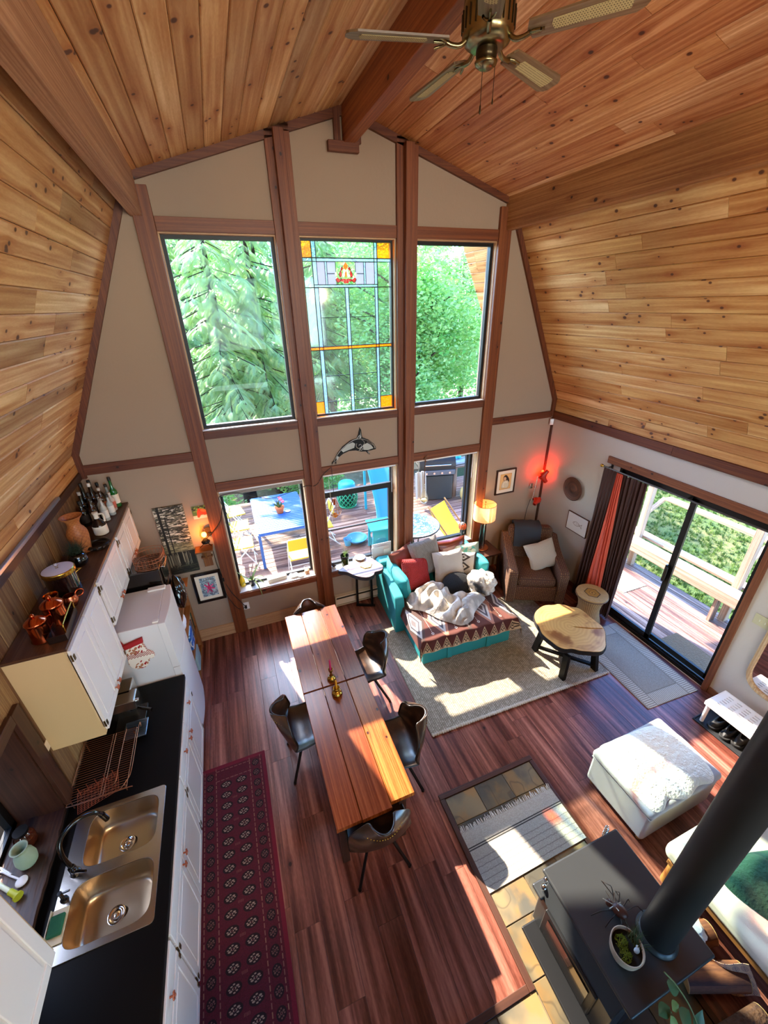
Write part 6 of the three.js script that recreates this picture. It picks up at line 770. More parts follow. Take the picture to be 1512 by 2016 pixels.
function shellGeo() {
  const prof = new THREE.CatmullRomCurve3([V(0, 0.425, 0.235), V(0, 0.452, 0.19), V(0, 0.452, 0.05), V(0, 0.438, -0.08), V(0, 0.47, -0.185), V(0, 0.58, -0.235), V(0, 0.7, -0.265), V(0, 0.825, -0.295)]), nu = 26, nv = 30;
  return sheet(nu, nv, (u, v) => { const p = prof.getPoint(v), a = u * 2 - 1, bk = sst(0.45, 0.75, v), w = lerp(0.215, 0.245, sst(0.1, 0.6, v)) * (1 - 0.16 * sst(0.82, 1, v)), rd = v > 0.86 ? Math.sqrt(Math.max(0, 1 - ((v - 0.86) / 0.14) ** 2 * 0.75)) : v < 0.1 ? Math.sqrt(Math.max(0, 1 - ((0.1 - v) / 0.1) ** 2 * 0.6)) : 1, x = a * w * rd, s = Math.abs(a); return [x * (1 - 0.05 * bk * s ** 3), p.y + (1 - bk) * 0.055 * s ** 3.2 + bk * -0.02 * s ** 2.5, p.z + bk * (0.115 * s ** 2.2) + (1 - bk) * 0.0]; }, 0.014);
}
{
  const lt = tex(512, 512, (u, v) => { const n = fbm(u, v, 5, 14, 5, 3), c = fbm(u, v, 40, 60, 2, 9); return mix3(hex(0x2a1a12), hex(0x6a4a34), sst(0.42, 0.8, n) * 0.7 + 0.15 * c); }, 1, 1);
  const leather = phys(0xffffff, 0.3, { map: lt, clearcoat: 0.35, clearcoatRoughness: 0.25 }), shell = shellGeo(), rimM = mat(0x17100c, 0.35), legM = mat(0x1d1512, 0.4, { metalness: 0.6 });
  const sf = (u, v) => { const i = Math.round(v * 30) * 27 + Math.round(u * 26); return i; };
  const t = thing('dining_chair', '', 'chair', [0, 0, 0], 0, 'leather shell dining chairs');
  obj('shell', shell, leather, t);
  const base = sheet(26, 30, (u, v) => [0, 0, 0]); // rim along the outline of the shell
  const prof = new THREE.CatmullRomCurve3([V(0, 0.425, 0.235), V(0, 0.452, 0.19), V(0, 0.452, 0.05), V(0, 0.438, -0.08), V(0, 0.47, -0.185), V(0, 0.58, -0.235), V(0, 0.7, -0.265), V(0, 0.825, -0.295)]), pt = (u, v) => { const p = prof.getPoint(v), a = u * 2 - 1, bk = sst(0.45, 0.75, v), w = lerp(0.215, 0.245, sst(0.1, 0.6, v)) * (1 - 0.16 * sst(0.82, 1, v)), rd = v > 0.86 ? Math.sqrt(Math.max(0, 1 - ((v - 0.86) / 0.14) ** 2 * 0.75)) : v < 0.1 ? Math.sqrt(Math.max(0, 1 - ((0.1 - v) / 0.1) ** 2 * 0.6)) : 1, x = a * w * rd, s = Math.abs(a); return [x * (1 - 0.05 * bk * s ** 3), p.y - 0.004 + (1 - bk) * 0.055 * s ** 3.2 - bk * 0.02 * s ** 2.5, p.z + bk * 0.115 * s ** 2.2]; };
  const out = []; for (let i = 0; i <= 24; i++) out.push(pt(0, i / 24)); for (let i = 1; i <= 12; i++) out.push(pt(i / 12, 1)); for (let i = 23; i >= 0; i--) out.push(pt(1, i / 24)); for (let i = 11; i > 0; i--) out.push(pt(i / 12, 0));
  obj('piping', tube(out, 0.0095, 8, 160, true), rimM, t);
  for (const [x, z] of [[-0.21, 0.21], [0.21, 0.21], [-0.21, -0.21], [0.21, -0.21]]) obj('leg', [sqbar([x, 0.012, z], [x * 0.25, 0.405, z * 0.25], 0.019), C(0.015, 0.015, 0.012, x, 0.007, z, 10)], legM, t);
  obj('under_frame', [bar([-0.19, 0.44, 0.16], [-0.17, 0.42, -0.14], 0.009), bar([0.19, 0.44, 0.16], [0.17, 0.42, -0.14], 0.009), sqbar([-0.175, 0.418, 0], [0.175, 0.418, 0], 0.03, 0.016), sqbar([0, 0.41, -0.12], [0, 0.41, 0.14], 0.03, 0.014)], legM, t);
  { const g = []; for (let i = 0; i <= 18; i++) { const u = 0.03 + 0.94 * i / 18, p = pt(u, 0.955), a = u * 2 - 1; g.push(ball(0.0058, p[0] + 0.006 * a * Math.abs(a), p[1], p[2] - 0.017, 1, 1, 0.7, 8)); } const o = obj('nailheads', g, M.brass, t); o.userData.kind = 'stuff'; }
  const put = (label, x, z, turn) => { if (!t.userData.label) { t.userData.label = label; t.position.set(x, 0, z); t.rotation.y = turn; } else copy(t, label, [x, 0, z], turn); };
  put('brown leather shell chair with nailheads at the near end of the tables', -0.995, 3.12, PI); put('leather shell chair on the kitchen side of the tables', -1.325, 2.14, PI / 2); put('leather shell chair on the rug side at the near table', -0.63, 2.63, -PI / 2 - 0.08); put('leather shell chair on the rug side at the far table', -0.61, 1.68, -PI / 2 + 0.16); put('dark leather shell chair at the far end of the tables by the window', -1.01, 1.02, 0.02);
}
{ // candle holders
  const h = (label, cl, x, z, c, ch, tall) => { const t = thing('candle_holder', label, 'candle holder', [x, 0.7505, z]); const P = tall ? [[0, 0], [0.042, 0], [0.044, 0.008], [0.036, 0.016], [0.04, 0.026], [0.026, 0.034], [0.012, 0.05], [0.018, 0.06], [0.01, 0.075], [0.01, 0.1], [0.02, 0.112], [0.024, 0.14], [0.019, 0.14], [0.016, 0.116], [0, 0.112]] : [[0, 0], [0.046, 0], [0.05, 0.01], [0.044, 0.02], [0.048, 0.03], [0.034, 0.042], [0.02, 0.05], [0.02, 0.056], [0.03, 0.062], [0.032, 0.09], [0.027, 0.09], [0.024, 0.066], [0, 0.06]]; obj('stick', lathe(P, 30), M.brass, t); const k = thing('candle', cl, 'candle', [x, 0.7505 + (tall ? 0.113 : 0.061), z]); obj('wax', lathe([[0, 0], [0.0105, 0], [0.0085, ch * 0.97], [0.004, ch], [0, ch]], 16), mat(c, 0.45), k); obj('wick', bar([0, ch - 0.002, 0], [0.002, ch + 0.012, 0], 0.0012, 5), M.black, k); };
  h('brass candlestick holding the pink candle on the far table', 'pink taper candle in the brass candlestick', -1.015, 1.95, 0xb8245a, 0.15, true); h('squat brass candle holder with the yellow candle on the near table', 'short yellow candle in the squat brass holder', -1.01, 2.14, 0xc88a1e, 0.13, false);
}
{ // kitchen runner
  const T = canvas(512, 1920, (c, w, h) => {
    c.fillStyle = '#4e0c1c'; c.fillRect(0, 0, w, h); const r = rng(5); for (let i = 0; i < 26000; i++) { c.fillStyle = ['#560f20', '#440a18', '#5c1226', '#3c0814'][(r() * 4) | 0]; c.fillRect(r() * w, r() * h, 3, 3); } c.fillStyle = '#6a0f24'; c.fillRect(0, 0, 26, h); c.fillRect(w - 26, 0, 26, h); c.fillRect(0, 0, w, 30); c.fillRect(0, h - 30, w, 30);
    const gul = (x, y, a, b, col) => { c.fillStyle = '#1c0a10'; c.beginPath(); c.ellipse(x, y, a * 1.25, b * 1.2, 0, 0, 7); c.fill(); c.fillStyle = col; for (const [dx, dy, s] of [[0, 0, 0.34], [-0.55, -0.3, 0.26], [0.55, 0.3, 0.26], [-0.4, 0.5, 0.2], [0.4, -0.5, 0.2], [0, -0.75, 0.2], [0, 0.75, 0.2], [-0.75, 0.1, 0.18], [0.75, -0.1, 0.18]]) { c.beginPath(); c.ellipse(x + dx * a, y + dy * b, a * s, b * s * 0.8, 0, 0, 7); c.fill(); } c.fillStyle = '#3a0a18'; c.beginPath(); c.arc(x, y, a * 0.16, 0, 7); c.fill(); };
    const dash = (x) => { for (let y = 40; y < h - 40; y += 34) { c.fillStyle = y % 3 ? '#7a5048' : '#86604c'; c.fillRect(x, y, 6, 24); } }; for (const x of [40, 124, 382, 466]) dash(x); for (let x = 130; x < 384; x += 34) for (const y of [44, 124, h - 50, h - 130]) { c.fillStyle = '#7a5048'; c.fillRect(x, y, 24, 6); }
    for (let y = 80; y < h - 40; y += 84) { gul(82, y, 22, 24, '#6a4a44'); gul(430, y, 22, 24, '#6a4a44'); } for (let i = 0; i < 20; i++) { const y = 190 + i * 82; if (y > h - 170) break; gul(200, y, 34, 22, '#9a8676'); gul(314, y, 34, 22, '#9a8676'); if (i % 2) { c.fillStyle = '#74463e'; for (let k = 0; k < 5; k++) c.fillRect(244 + k * 7, y + 38, 3, 14); } }
  }, 0.62, 2.33);
  const g = uvm(new THREE.BoxGeometry(0.62, 0.008, 2.33).translate(0, 0.004, 0), 'x'); { const p = g.attributes.position, u = g.attributes.uv; for (let i = 0; i < p.count; i++) u.setXY(i, p.getX(i) + 0.31, p.getZ(i) + 1.165); }
  solo('runner_rug', 'dark red patterned runner rug along the kitchen cabinets', 'rug', g, mat(0xffffff, 0.95, { map: T, bumpMap: furB, bumpScale: 0.0015 }), [-2.078, 0.001, 3.075], [0, 0.004, 0]);
}
// ================================================================ HEARTH AND STOVE
{
  const st = tex(1024, 1024, (u, v) => { const n = fbm(u, v, 4, 4, 5, 3), m = fbm(u, v, 9, 6, 5, 12), k = Math.abs(fbm(u, v, 7, 5, 3, 30) - 0.5) * 2; let c = mix3(hex(0x7c6c4e), hex(0x4c4a42), sst(0.35, 0.65, n)); c = mix3(c, hex(0x8c6a3c), sst(0.52, 0.75, m) * 0.7); return mix3(c, hex(0x3c362c), (1 - sst(0, 0.06, k)) * 0.4); }, 1.3, 1.3), sm = [0xffffff, 0xe8e4da, 0xd6d2c8].map((c) => mat(c, 0.42, { map: st, bumpMap: st, bumpScale: 0.003 }));
  const t = struct('hearth', null); obj('bed', BB(-0.29, -0.009, 3.0, 0.65, 0.0005, 5.4), mat(0x6a5c46, 0.95), t); const X = [-0.286, 0.02, 0.325, 0.645], Zs = [3.0, 3.225, 3.46, 3.7, 3.92, 4.21, 4.5, 4.8, 5.1, 5.4], r = rng(8);
  for (let j = 0; j < Zs.length - 1; j++) for (let i = 0; i < 3; i++) { const g = BB(X[i] + 0.003, 0, Zs[j] + 0.003, X[i + 1] - 0.003, 0.012, Zs[j + 1] - 0.003, 'x', 0.003); obj('tile', g, sm[(r() * 3) | 0], t); }
  for (let j = 4; j < Zs.length - 1; j++) for (let i = 0; i < 2; i++) obj('tile', BB(-0.9 + i * 0.306 + 0.003, 0, Zs[j] + 0.32, -0.9 + (i + 1) * 0.306 - 0.003, 0.012, Zs[j + 1] + 0.314, 'x', 0.003), sm[(r() * 3) | 0], t);
  obj('border', [BB(-0.33, 0, 2.955, 0.69, 0.022, 2.998, 'x', 0.003)], M.darkwood, t); obj('border', BB(-0.333, 0, 3.0, -0.289, 0.022, 4.24, 'z', 0.003), M.darkwood, t); obj('border', BB(0.648, 0, 3.0, 0.69, 0.018, 5.4, 'z', 0.003), M.darkwood, t); obj('border', BB(-0.95, 0, 4.198, -0.334, 0.022, 4.24, 'x', 0.003), M.darkwood, t);
  const rt = canvas(512, 256, (c, w, h) => { c.fillStyle = '#a49f93'; c.fillRect(0, 0, w, h); const r2 = rng(2); for (let i = 0; i < 9000; i++) { c.fillStyle = ['#aca79b', '#9a9488', '#b4afa4'][(r2() * 3) | 0]; c.fillRect(r2() * w, r2() * h, 4, 2); } c.fillStyle = '#3a3836'; c.fillRect(0, 70, w, 5); c.fillRect(0, 80, w, 5); c.fillStyle = '#77706a'; for (const y of [126, 152, 178, 204, 230]) for (let x = 0; x < w; x += 6) c.fillRect(x, y + (r2() - 0.5) * 3, 5, 3); }, 0.99, 0.43);
  const ru = thing('hearth_rug', 'small pale striped rug with a white fringe lying across the hearth', 'rug', [0.182, 0.0135, 3.5], 0.015), g = uvm(new THREE.BoxGeometry(0.97, 0.008, 0.42).translate(0, 0.004, 0), 'x'); { const p = g.attributes.position, u = g.attributes.uv; for (let i = 0; i < p.count; i++) u.setXY(i, p.getX(i) + 0.495, -(p.getZ(i) - 0.215)); } obj('rug', g, mat(0xffffff, 0.95, { map: rt, bumpMap: furB, bumpScale: 0.002 }), ru);
  { const f = [], q = rng(12); for (let i = 0; i < 90; i++) { const x = -0.48 + i * 0.96 / 89; f.push(bar([x, 0.004, -0.21], [x + (q() - 0.5) * 0.02, 0.003 + 0.006 * q(), -0.235 - q() * 0.03], 0.0035, 4)); } const o = obj('fringe', f, mat(0xd8d4cc, 0.95), ru); o.userData.kind = 'stuff'; }
}
{
  const en = mat(0x36393b, 0.36, { metalness: 0.3 }), en2 = mat(0x1a1b1d, 0.4, { metalness: 0.35 }), t = thing('wood_stove', 'dark grey cast wood stove standing on the hearth', 'stove', [0, 0.013, 0]);
  obj('body', BB(-0.03, 0.2, 3.975, 0.5, 0.68, 4.56, 'x', 0.015), en2, t); obj('top_plate', B(0.64, 0.028, 0.68, 0.215, 0.695, 4.265, 'x', 0.013, 4), en, t);
  obj('pedestal', BB(0.03, 0.03, 4.05, 0.44, 0.2, 4.48, 'x', 0.01), en2, t); obj('foot_plate', BB(-0.01, 0, 4.0, 0.47, 0.03, 4.53, 'x', 0.008), en2, t);
  obj('door_surround', [uvm(ext(shp([[-0.03, 0.24], [-0.14, 0.24], [-0.14, 0.56], [-0.085, 0.672], [-0.03, 0.672]]), 0.56, 0.008).translate(0, 0, 3.99))], en, t); obj('door', [BB(-0.165, 0.27, 4.06, -0.142, 0.55, 4.47, 'z', 0.008)], en2, t); obj('door_glass', BB(-0.172, 0.31, 4.1, -0.166, 0.51, 4.43, 'z'), M.blackGloss, t);
  obj('ash_lip', BB(-0.25, 0.19, 4.0, -0.05, 0.215, 4.53, 'z', 0.01), en2, t); obj('control_shelf', BB(-0.17, 0.555, 3.93, -0.03, 0.585, 4.02, 'x', 0.012), en, t);
  for (const [x, z] of [[-0.085, 3.96], [-0.125, 3.985]]) obj('control_knob', [ball(0.019, x, 0.625, z), bar([x, 0.585, z], [x, 0.62, z], 0.006)], M.chrome, t);
  const cp = []; for (let i = 0; i <= 70; i++) { const a = i / 70 * 14 * PI; cp.push([0.475 + 0.012 * Math.cos(a), 0.6 + i * 0.0017, 3.915 - 0.01 + 0.012 * Math.sin(a)]); } obj('coil_handle', [tube(cp, 0.0035, 6, 260), bar([0.475, 0.55, 3.905], [0.475, 0.6, 3.905], 0.006), bar([0.475, 0.56, 3.905], [0.475, 0.56, 3.98], 0.006)], M.chrome, t);
  const p = thing('stove_pipe', 'thick matte dark stovepipe rising from the wood stove past the camera', 'pipe', [0.3, 0.722, 4.42]); obj('pipe', C(0.088, 0.088, 4.7, 0, 2.37, 0, 48), mat(0x1b1c1d, 0.55, { metalness: 0.3 }), p); obj('collar', lathe([[0.088, 0.0], [0.108, 0], [0.108, 0.012], [0.093, 0.03], [0.088, 0.03]], 40), en, p);
  const b = thing('plant_bowl', 'pale clay bowl of moss and small plants on the wood stove', 'plant', [0.045, 0.723, 4.41]);
  obj('bowl', lathe([[0, 0], [0.045, 0], [0.062, 0.02], [0.078, 0.06], [0.084, 0.1], [0.086, 0.125], [0.082, 0.128], [0.078, 0.122], [0.076, 0.1], [0, 0.095]], 44), mat(0xb6a48e, 0.6), b); obj('soil', C(0.074, 0.076, 0.012, 0, 0.1, 0, 30), mat(0x14100c, 1), b);
  { const r = rng(6), mo = []; for (let k = 0; k < 240; k++) { const c = k % 2 ? [-0.035, 0.02] : [-0.01, -0.028], a = r() * 7, d = Math.sqrt(r()) * 0.032; mo.push(new THREE.ConeGeometry(0.003, 0.02, 4).translate(0, 0.01, 0).rotateX(r() - 0.5).rotateZ(r() - 0.5).translate(c[0] + d * Math.cos(a), 0.105 + 0.018 * (1 - (d / 0.032) ** 2), c[1] + d * Math.sin(a))); } const o = obj('moss', mo, mat(0x77801c, 0.9), b); o.userData.kind = 'stuff'; const sp = []; for (let k = 0; k < 60; k++) { const a = -0.8 + r() * 2.2, L = 0.03 + r() * 0.08; sp.push(new THREE.ConeGeometry(0.003, L, 4).translate(0, L / 2, 0).rotateZ(-0.5 - r() * 0.9).rotateY(a).translate(0.04 + r() * 0.03, 0.105, (r() - 0.5) * 0.06)); } const o2 = obj('foliage', sp, mat(0x3a4a24, 0.8), b); o2.userData.kind = 'stuff'; obj('white_stone', [ball(0.014, 0.035, 0.118, 0.03, 1.2, 0.9, 0.9), ball(0.009, 0.052, 0.116, 0.022, 1, 0.8, 1)], mat(0xb8c4c8, 0.5), b); }
  const s = thing('spider_ornament', 'spiny spider-like ornament with a brown body and wire legs on the stove', 'ornament', [0.165, 0.723, 4.27], 0.5); obj('body', [ball(0.035, 0, 0.05, 0, 1.0, 0.85, 1.35), ball(0.02, 0, 0.045, -0.058)], mat(0x4a261c, 0.45), s); for (let i = 0; i < 8; i++) { const sd = i < 4 ? -1 : 1, k = (i % 4) - 1.5; obj('leg', tube([[sd * 0.025, 0.045, k * 0.022], [sd * 0.07, 0.08, k * 0.045], [sd * 0.085, 0.055, k * 0.06], [sd * 0.11, 0.002, k * 0.08]], 0.0028, 6, 20), mat(0x2c2624, 0.4, { metalness: 0.5 }), s); } obj('spines', [0, 1, 2, 3, 4, 5].map((i) => bar([0, 0.06, -0.03], [0.05 * Math.cos(i * 1.05), 0.09, -0.05 + 0.05 * Math.sin(i * 1.05)], 0.0025, 5)), mat(0xb8b4a8, 0.4, { metalness: 0.6 }), s);
  // trailing vine below the camera
  const v = thing('trailing_vine', 'leafy green vine hanging at the bottom edge of the photo in front of the stove', 'plant', [0, 0, 0]), lm = mat(0x3c5f3a, 0.5, { side: THREE.DoubleSide }), lm2 = mat(0x6f8a4a, 0.5, { side: THREE.DoubleSide });
  const lf = (L, W) => { const g = sheet(6, 10, (a, q) => { const w = W * Math.sin(Math.PI * Math.pow(q, 0.8)) * (1 - 0.3 * q); return [(a * 2 - 1) * w, q * L, -0.25 * Math.abs(a * 2 - 1) * w + 0.03 * q * q]; }); return g; };
  obj('stem', [tube([[0.16, 0.55, 4.9], [0.17, 0.78, 4.72], [0.13, 0.9, 4.62], [0.09, 0.95, 4.56]], 0.004, 6, 30), tube([[0.16, 0.6, 4.88], [0.07, 0.78, 4.74], [0.03, 0.88, 4.66]], 0.0035, 6, 30)], mat(0x5a6a3a, 0.6), v);
  for (const [x, y, z, rx, ry, rz, L, W, k] of [[0.13, 0.89, 4.63, -1.2, 0.3, 0.9, 0.1, 0.034, 0], [0.1, 0.86, 4.66, -1.1, 0, 1.4, 0.065, 0.024, 1], [0.14, 0.84, 4.69, -1.3, 0.2, 1.75, 0.11, 0.036, 0], [0.04, 0.88, 4.65, -1.3, 0, 1.5, 0.09, 0.032, 0], [0.03, 0.84, 4.72, -1.0, 0, 0.3, 0.08, 0.026, 1], [0.16, 0.75, 4.76, -1.2, 0, -0.8, 0.09, 0.032, 0]]) obj('leaf', lf(L, W), k ? lm2 : lm, v, [x, y, z], [rx, ry, rz]);
}
// ================================================================ OTTOMAN, FUTON, LOGS, SHOES
{
  const gr = mat(0xa7a3a4, 0.95, { bumpMap: clothB, bumpScale: 0.0012 }), t = thing('ottoman', 'square pale grey upholstered ottoman under the sheepskin', 'ottoman', [1.44, 0, 3.605], 0.02); obj('base', B(0.83, 0.33, 0.57, 0, 0.225, 0, 'x', 0.03, 3), gr, t); obj('seat', B(0.85, 0.08, 0.59, 0, 0.41, 0, 'x', 0.035, 4), gr, t); obj('skirt', B(0.835, 0.012, 0.575, 0, 0.368, 0, 'x', 0.005), gr, t); for (const x of [-0.36, 0.36]) for (const z of [-0.24, 0.24]) obj('foot', C(0.02, 0.03, 0.07, x, 0.035, z, 12), wmat(0xa87a3c, fineT, 0.5), t);
  for (const [x, z] of [[0.05, 0.22], [0.25, 0.24]]) obj('button', ball(0.012, x, 0.448, z, 1, 0.5, 1, 10), gr, t);
  const sk = cloth([[1.07, 3.335], [1.231, 3.322], [1.412, 3.327], [1.646, 3.338], [1.768, 3.38], [1.838, 3.489], [1.842, 3.668], [1.781, 3.855], [1.704, 3.9], [1.575, 3.877], [1.396, 3.91], [1.244, 3.862], [1.139, 3.9], [1.06, 3.88], [1.04, 3.78], [1.035, 3.627], [1.04, 3.458]], (x, z) => 0.452, (x, z) => 0.022 + 0.012 * vn(x * 14 + 3, z * 14 + 3, 64, 64, 4) + 0.008 * vn(x * 40 + 3, z * 40 + 3, 256, 256, 5), 110, 40);
  solo('sheepskin', 'creamy white sheepskin spread over the grey ottoman', 'sheepskin', sk, mat(0xe2ddd0, 1, { bumpMap: furB, bumpScale: 0.01, side: THREE.DoubleSide }));
}
{
  const cv = mat(0xc9bfae, 0.95, { bumpMap: clothB, bumpScale: 0.0012 }), t = thing('futon', 'cream futon sofa bed cropped at the lower right behind the stovepipe', 'futon', [1.93, 0, 4.72]); obj('mattress', B(1.9, 0.15, 1.34, 0, 0.345, 0, 'x', 0.06, 4), cv, t); obj('back_mattress', B(0.2, 0.5, 1.34, 0.86, 0.66, 0, 'y', 0.07, 4), cv, t); obj('frame', [BB(-0.93, 0.22, -0.62, 0.93, 0.265, -0.57, 'x', 0.006), BB(-0.93, 0.22, 0.57, 0.93, 0.265, 0.62, 'x', 0.006), BB(-0.93, 0.22, -0.57, -0.88, 0.265, 0.57, 'z', 0.006), BB(0.88, 0.22, -0.57, 0.93, 0.265, 0.57, 'z', 0.006)], wmat(0xa5713a, fineT, 0.5), t); for (const x of [-0.9, 0.9]) for (const z of [-0.58, 0.58]) obj('leg', C(0.035, 0.03, 0.26, x, 0.13, z, 16), wmat(0xb8863e, fineT, 0.5), t); obj('slat', Array.from({ length: 8 }, (_, i) => BB(-0.87 + i * 0.23, 0.235, -0.56, -0.8 + i * 0.23, 0.255, 0.56, 'z')), wmat(0xa5713a, fineT, 0.5), t);
  const gb = cloth([[1.13, 4.34], [1.35, 4.3], [1.7, 4.38], [2.1, 4.5], [2.2, 4.9], [1.8, 5.1], [1.5, 5.0], [1.2, 4.62]], () => 0.424, (x, z) => 0.05 + 0.05 * Math.abs(Math.sin(9 * x + 5 * z + 4 * vn(x * 5, z * 5, 64, 64, 2))), 70, 22); solo('throw_blanket', 'dark green fleece blanket heaped on the cream futon', 'throw', gb, mat(0x123a2c, 1, { bumpMap: furB, bumpScale: 0.006, side: THREE.DoubleSide }));
  const bark = wmat(0x6a4428, streakT, 0.85, { bumpMap: furB, bumpScale: 0.01 }), cut = mat(0xb98a54, 0.8), log = (label, x, y, z, L, R, turn, half) => { const o = thing('firewood_log', label, 'firewood', [x, y, z], turn, 'firewood by the stove'); const s = new THREE.Shape(); if (half) { s.moveTo(-R, 0); s.absarc(0, 0, R, PI, 0, true); s.closePath(); } else s.absarc(0, 0, R, 0, 2 * PI); obj('wood', uvm(ext(s, L - 0.01).translate(0, 0, -L / 2 + 0.005), 'z'), half ? wmat(0x8a5430, streakT, 0.75) : bark, o); for (const e of [-L / 2, L / 2 - 0.004]) obj('cut_end', ext(s, 0.004).translate(0, 0, e), cut, o); };
  log('split firewood log lying flat side up beside the stove, nearest the camera', 0.8, 0.075, 4.62, 0.4, 0.075, 1.2, true); log('split firewood log behind the nearest log by the stove', 0.82, 0.07, 4.43, 0.38, 0.07, 1.35, true); log('round bark-covered firewood log between the stove and the futon', 0.72, 0.062, 4.83, 0.42, 0.06, 1.5, false);
  const pp = canvas(256, 256, (c, w) => { c.fillStyle = '#d8a27a'; c.fillRect(0, 0, w, w); c.strokeStyle = '#2a1c44'; c.lineWidth = 9; for (const R of [96, 62, 30]) { c.beginPath(); c.arc(128, 150, R, 0, 7); c.stroke(); } c.beginPath(); c.moveTo(128, 60); c.lineTo(128, 240); c.stroke(); }, 0.24, 0.24); solo('printed_paper', 'peach printed paper with dark circles propped below the futon edge', 'paper', sheet(12, 10, (u, v) => [0.2 * (u - 0.5), v * 0.2, 0.02 * Math.sin(u * 5) + 0.03 * v * v], 0.002), mat(0xffffff, 0.7, { map: pp, side: THREE.DoubleSide }), [0.93, 0.02, 4.74], [-0.7, -0.9, 0]);
  solo('crumpled_paper', 'crumpled white paper beside the stove next to the firewood', 'paper', (() => { const q = new THREE.IcosahedronGeometry(1, 4), p = q.attributes.position; for (let i = 0; i < p.count; i++) { const a = p.getX(i), b = p.getY(i), c = p.getZ(i), f = 1 + 0.6 * (fbm(0.5 + a * 0.2 + c * 0.1, 0.5 + b * 0.2, 12, 12, 2, 3) - 0.5); p.setXYZ(i, a * 0.09 * f, b * 0.05 * f, c * 0.13 * f); } q.computeVertexNormals(); return q; })(), mat(0xd8d2c4, 0.85), [0.83, 0.19, 4.38], [0, 0.5, 0]);
}
{
  solo('boot_tray', 'flat black boot tray under the white shoe rack', 'tray', [B(0.42, 0.006, 0.8, 0, 0.003, 0, 'x', 0.002), B(0.012, 0.014, 0.8, -0.204, 0.007, 0, 'z', 0.003), B(0.012, 0.014, 0.8, 0.204, 0.007, 0, 'z', 0.003), B(0.396, 0.014, 0.012, 0, 0.007, -0.394, 'x', 0.003), B(0.396, 0.014, 0.012, 0, 0.007, 0.394, 'x', 0.003)], mat(0x141518, 0.7), [2.79, 0.001, 3.66], [0, 0.03, 0]);
  const t = thing('shoe_rack', 'low white plastic slotted shoe rack by the right wall', 'rack', [2.76, 0.016, 3.66], 0.02), W = 0.32, D = 0.74, s = shp([[-W / 2, -D / 2], [W / 2, -D / 2], [W / 2, D / 2], [-W / 2, D / 2]]);
  for (let j = 0; j < 8; j++) for (let i = 0; i < 7; i++) { const x = -0.115 + i * 0.036, y = -0.3 + j * 0.08; const h = new THREE.Path(); h.moveTo(x, y); h.lineTo(x, y + 0.05); h.lineTo(x + 0.016, y + 0.05); h.lineTo(x + 0.016, y); h.closePath(); s.holes.push(h); } obj('top', ext(s, 0.012, 0.002).rotateX(-PI / 2).translate(0, 0.27, 0), M.plastic, t); obj('skirt', [BB(-W / 2 - 0.004, 0.245, -D / 2, -W / 2 + 0.004, 0.288, D / 2, 'z', 0.003), BB(W / 2 - 0.004, 0.245, -D / 2, W / 2 + 0.004, 0.288, D / 2, 'z', 0.003), BB(-W / 2, 0.245, -D / 2 - 0.004, W / 2, 0.288, -D / 2 + 0.004, 'x', 0.003), BB(-W / 2, 0.245, D / 2 - 0.004, W / 2, 0.288, D / 2 + 0.004, 'x', 0.003)], M.plastic, t); for (const x of [-1, 1]) for (const z of [-1, 1]) obj('leg', C(0.018, 0.021, 0.27, x * (W / 2 - 0.03), 0.135, z * (D / 2 - 0.03), 14), M.plastic, t);
  const shoe = (label, x, z, turn, col, sole) => { const o = thing('shoe', label, 'shoe', [x, 0.008, z], turn, 'shoes under the white rack'); const P = new THREE.Shape(); P.moveTo(-0.13, 0); P.bezierCurveTo(-0.14, 0.05, -0.06, 0.055, 0, 0.045); P.bezierCurveTo(0.06, 0.05, 0.145, 0.055, 0.14, 0); P.bezierCurveTo(0.145, -0.055, 0.06, -0.05, 0, -0.04); P.bezierCurveTo(-0.06, -0.045, -0.14, -0.05, -0.13, 0); obj('sole', ext(P, 0.02, 0.004).rotateX(-PI / 2).translate(0, 0.004, 0), mat(sole, 0.7), o); const g = sheet(24, 14, (u, v) => { const a = u * 2 * PI, tt = v * 1.35, k = Math.cos(Math.min(tt, PI / 2)), x0 = Math.cos(a), z0 = Math.sin(a); return [x0 * 0.13 * (0.5 + 0.5 * k) - 0.03 * v, 0.028 + 0.075 * Math.sin(tt) * (x0 > 0.2 ? 1 - 0.45 * (x0 - 0.2) / 0.8 : 1), z0 * 0.045 * (0.55 + 0.45 * k)]; }); obj('upper', g, mat(col, 0.6, { side: THREE.DoubleSide }), o); };
  shoe('black shoe farthest along under the white rack', 2.76, 3.42, PI - 0.1, 0x0b0b0b, 0x1a1a1a); shoe('black shoe second from the far end of the rack', 2.75, 3.53, PI + 0.05, 0x0a0a0a, 0x191919); shoe('dark grey shoe in the middle under the white rack', 2.78, 3.63, PI, 0x2a2824, 0x161514); shoe('taupe sandal-soled shoe at the near end under the rack', 2.74, 3.76, PI + 0.1, 0x4a443c, 0x8a8478);
}
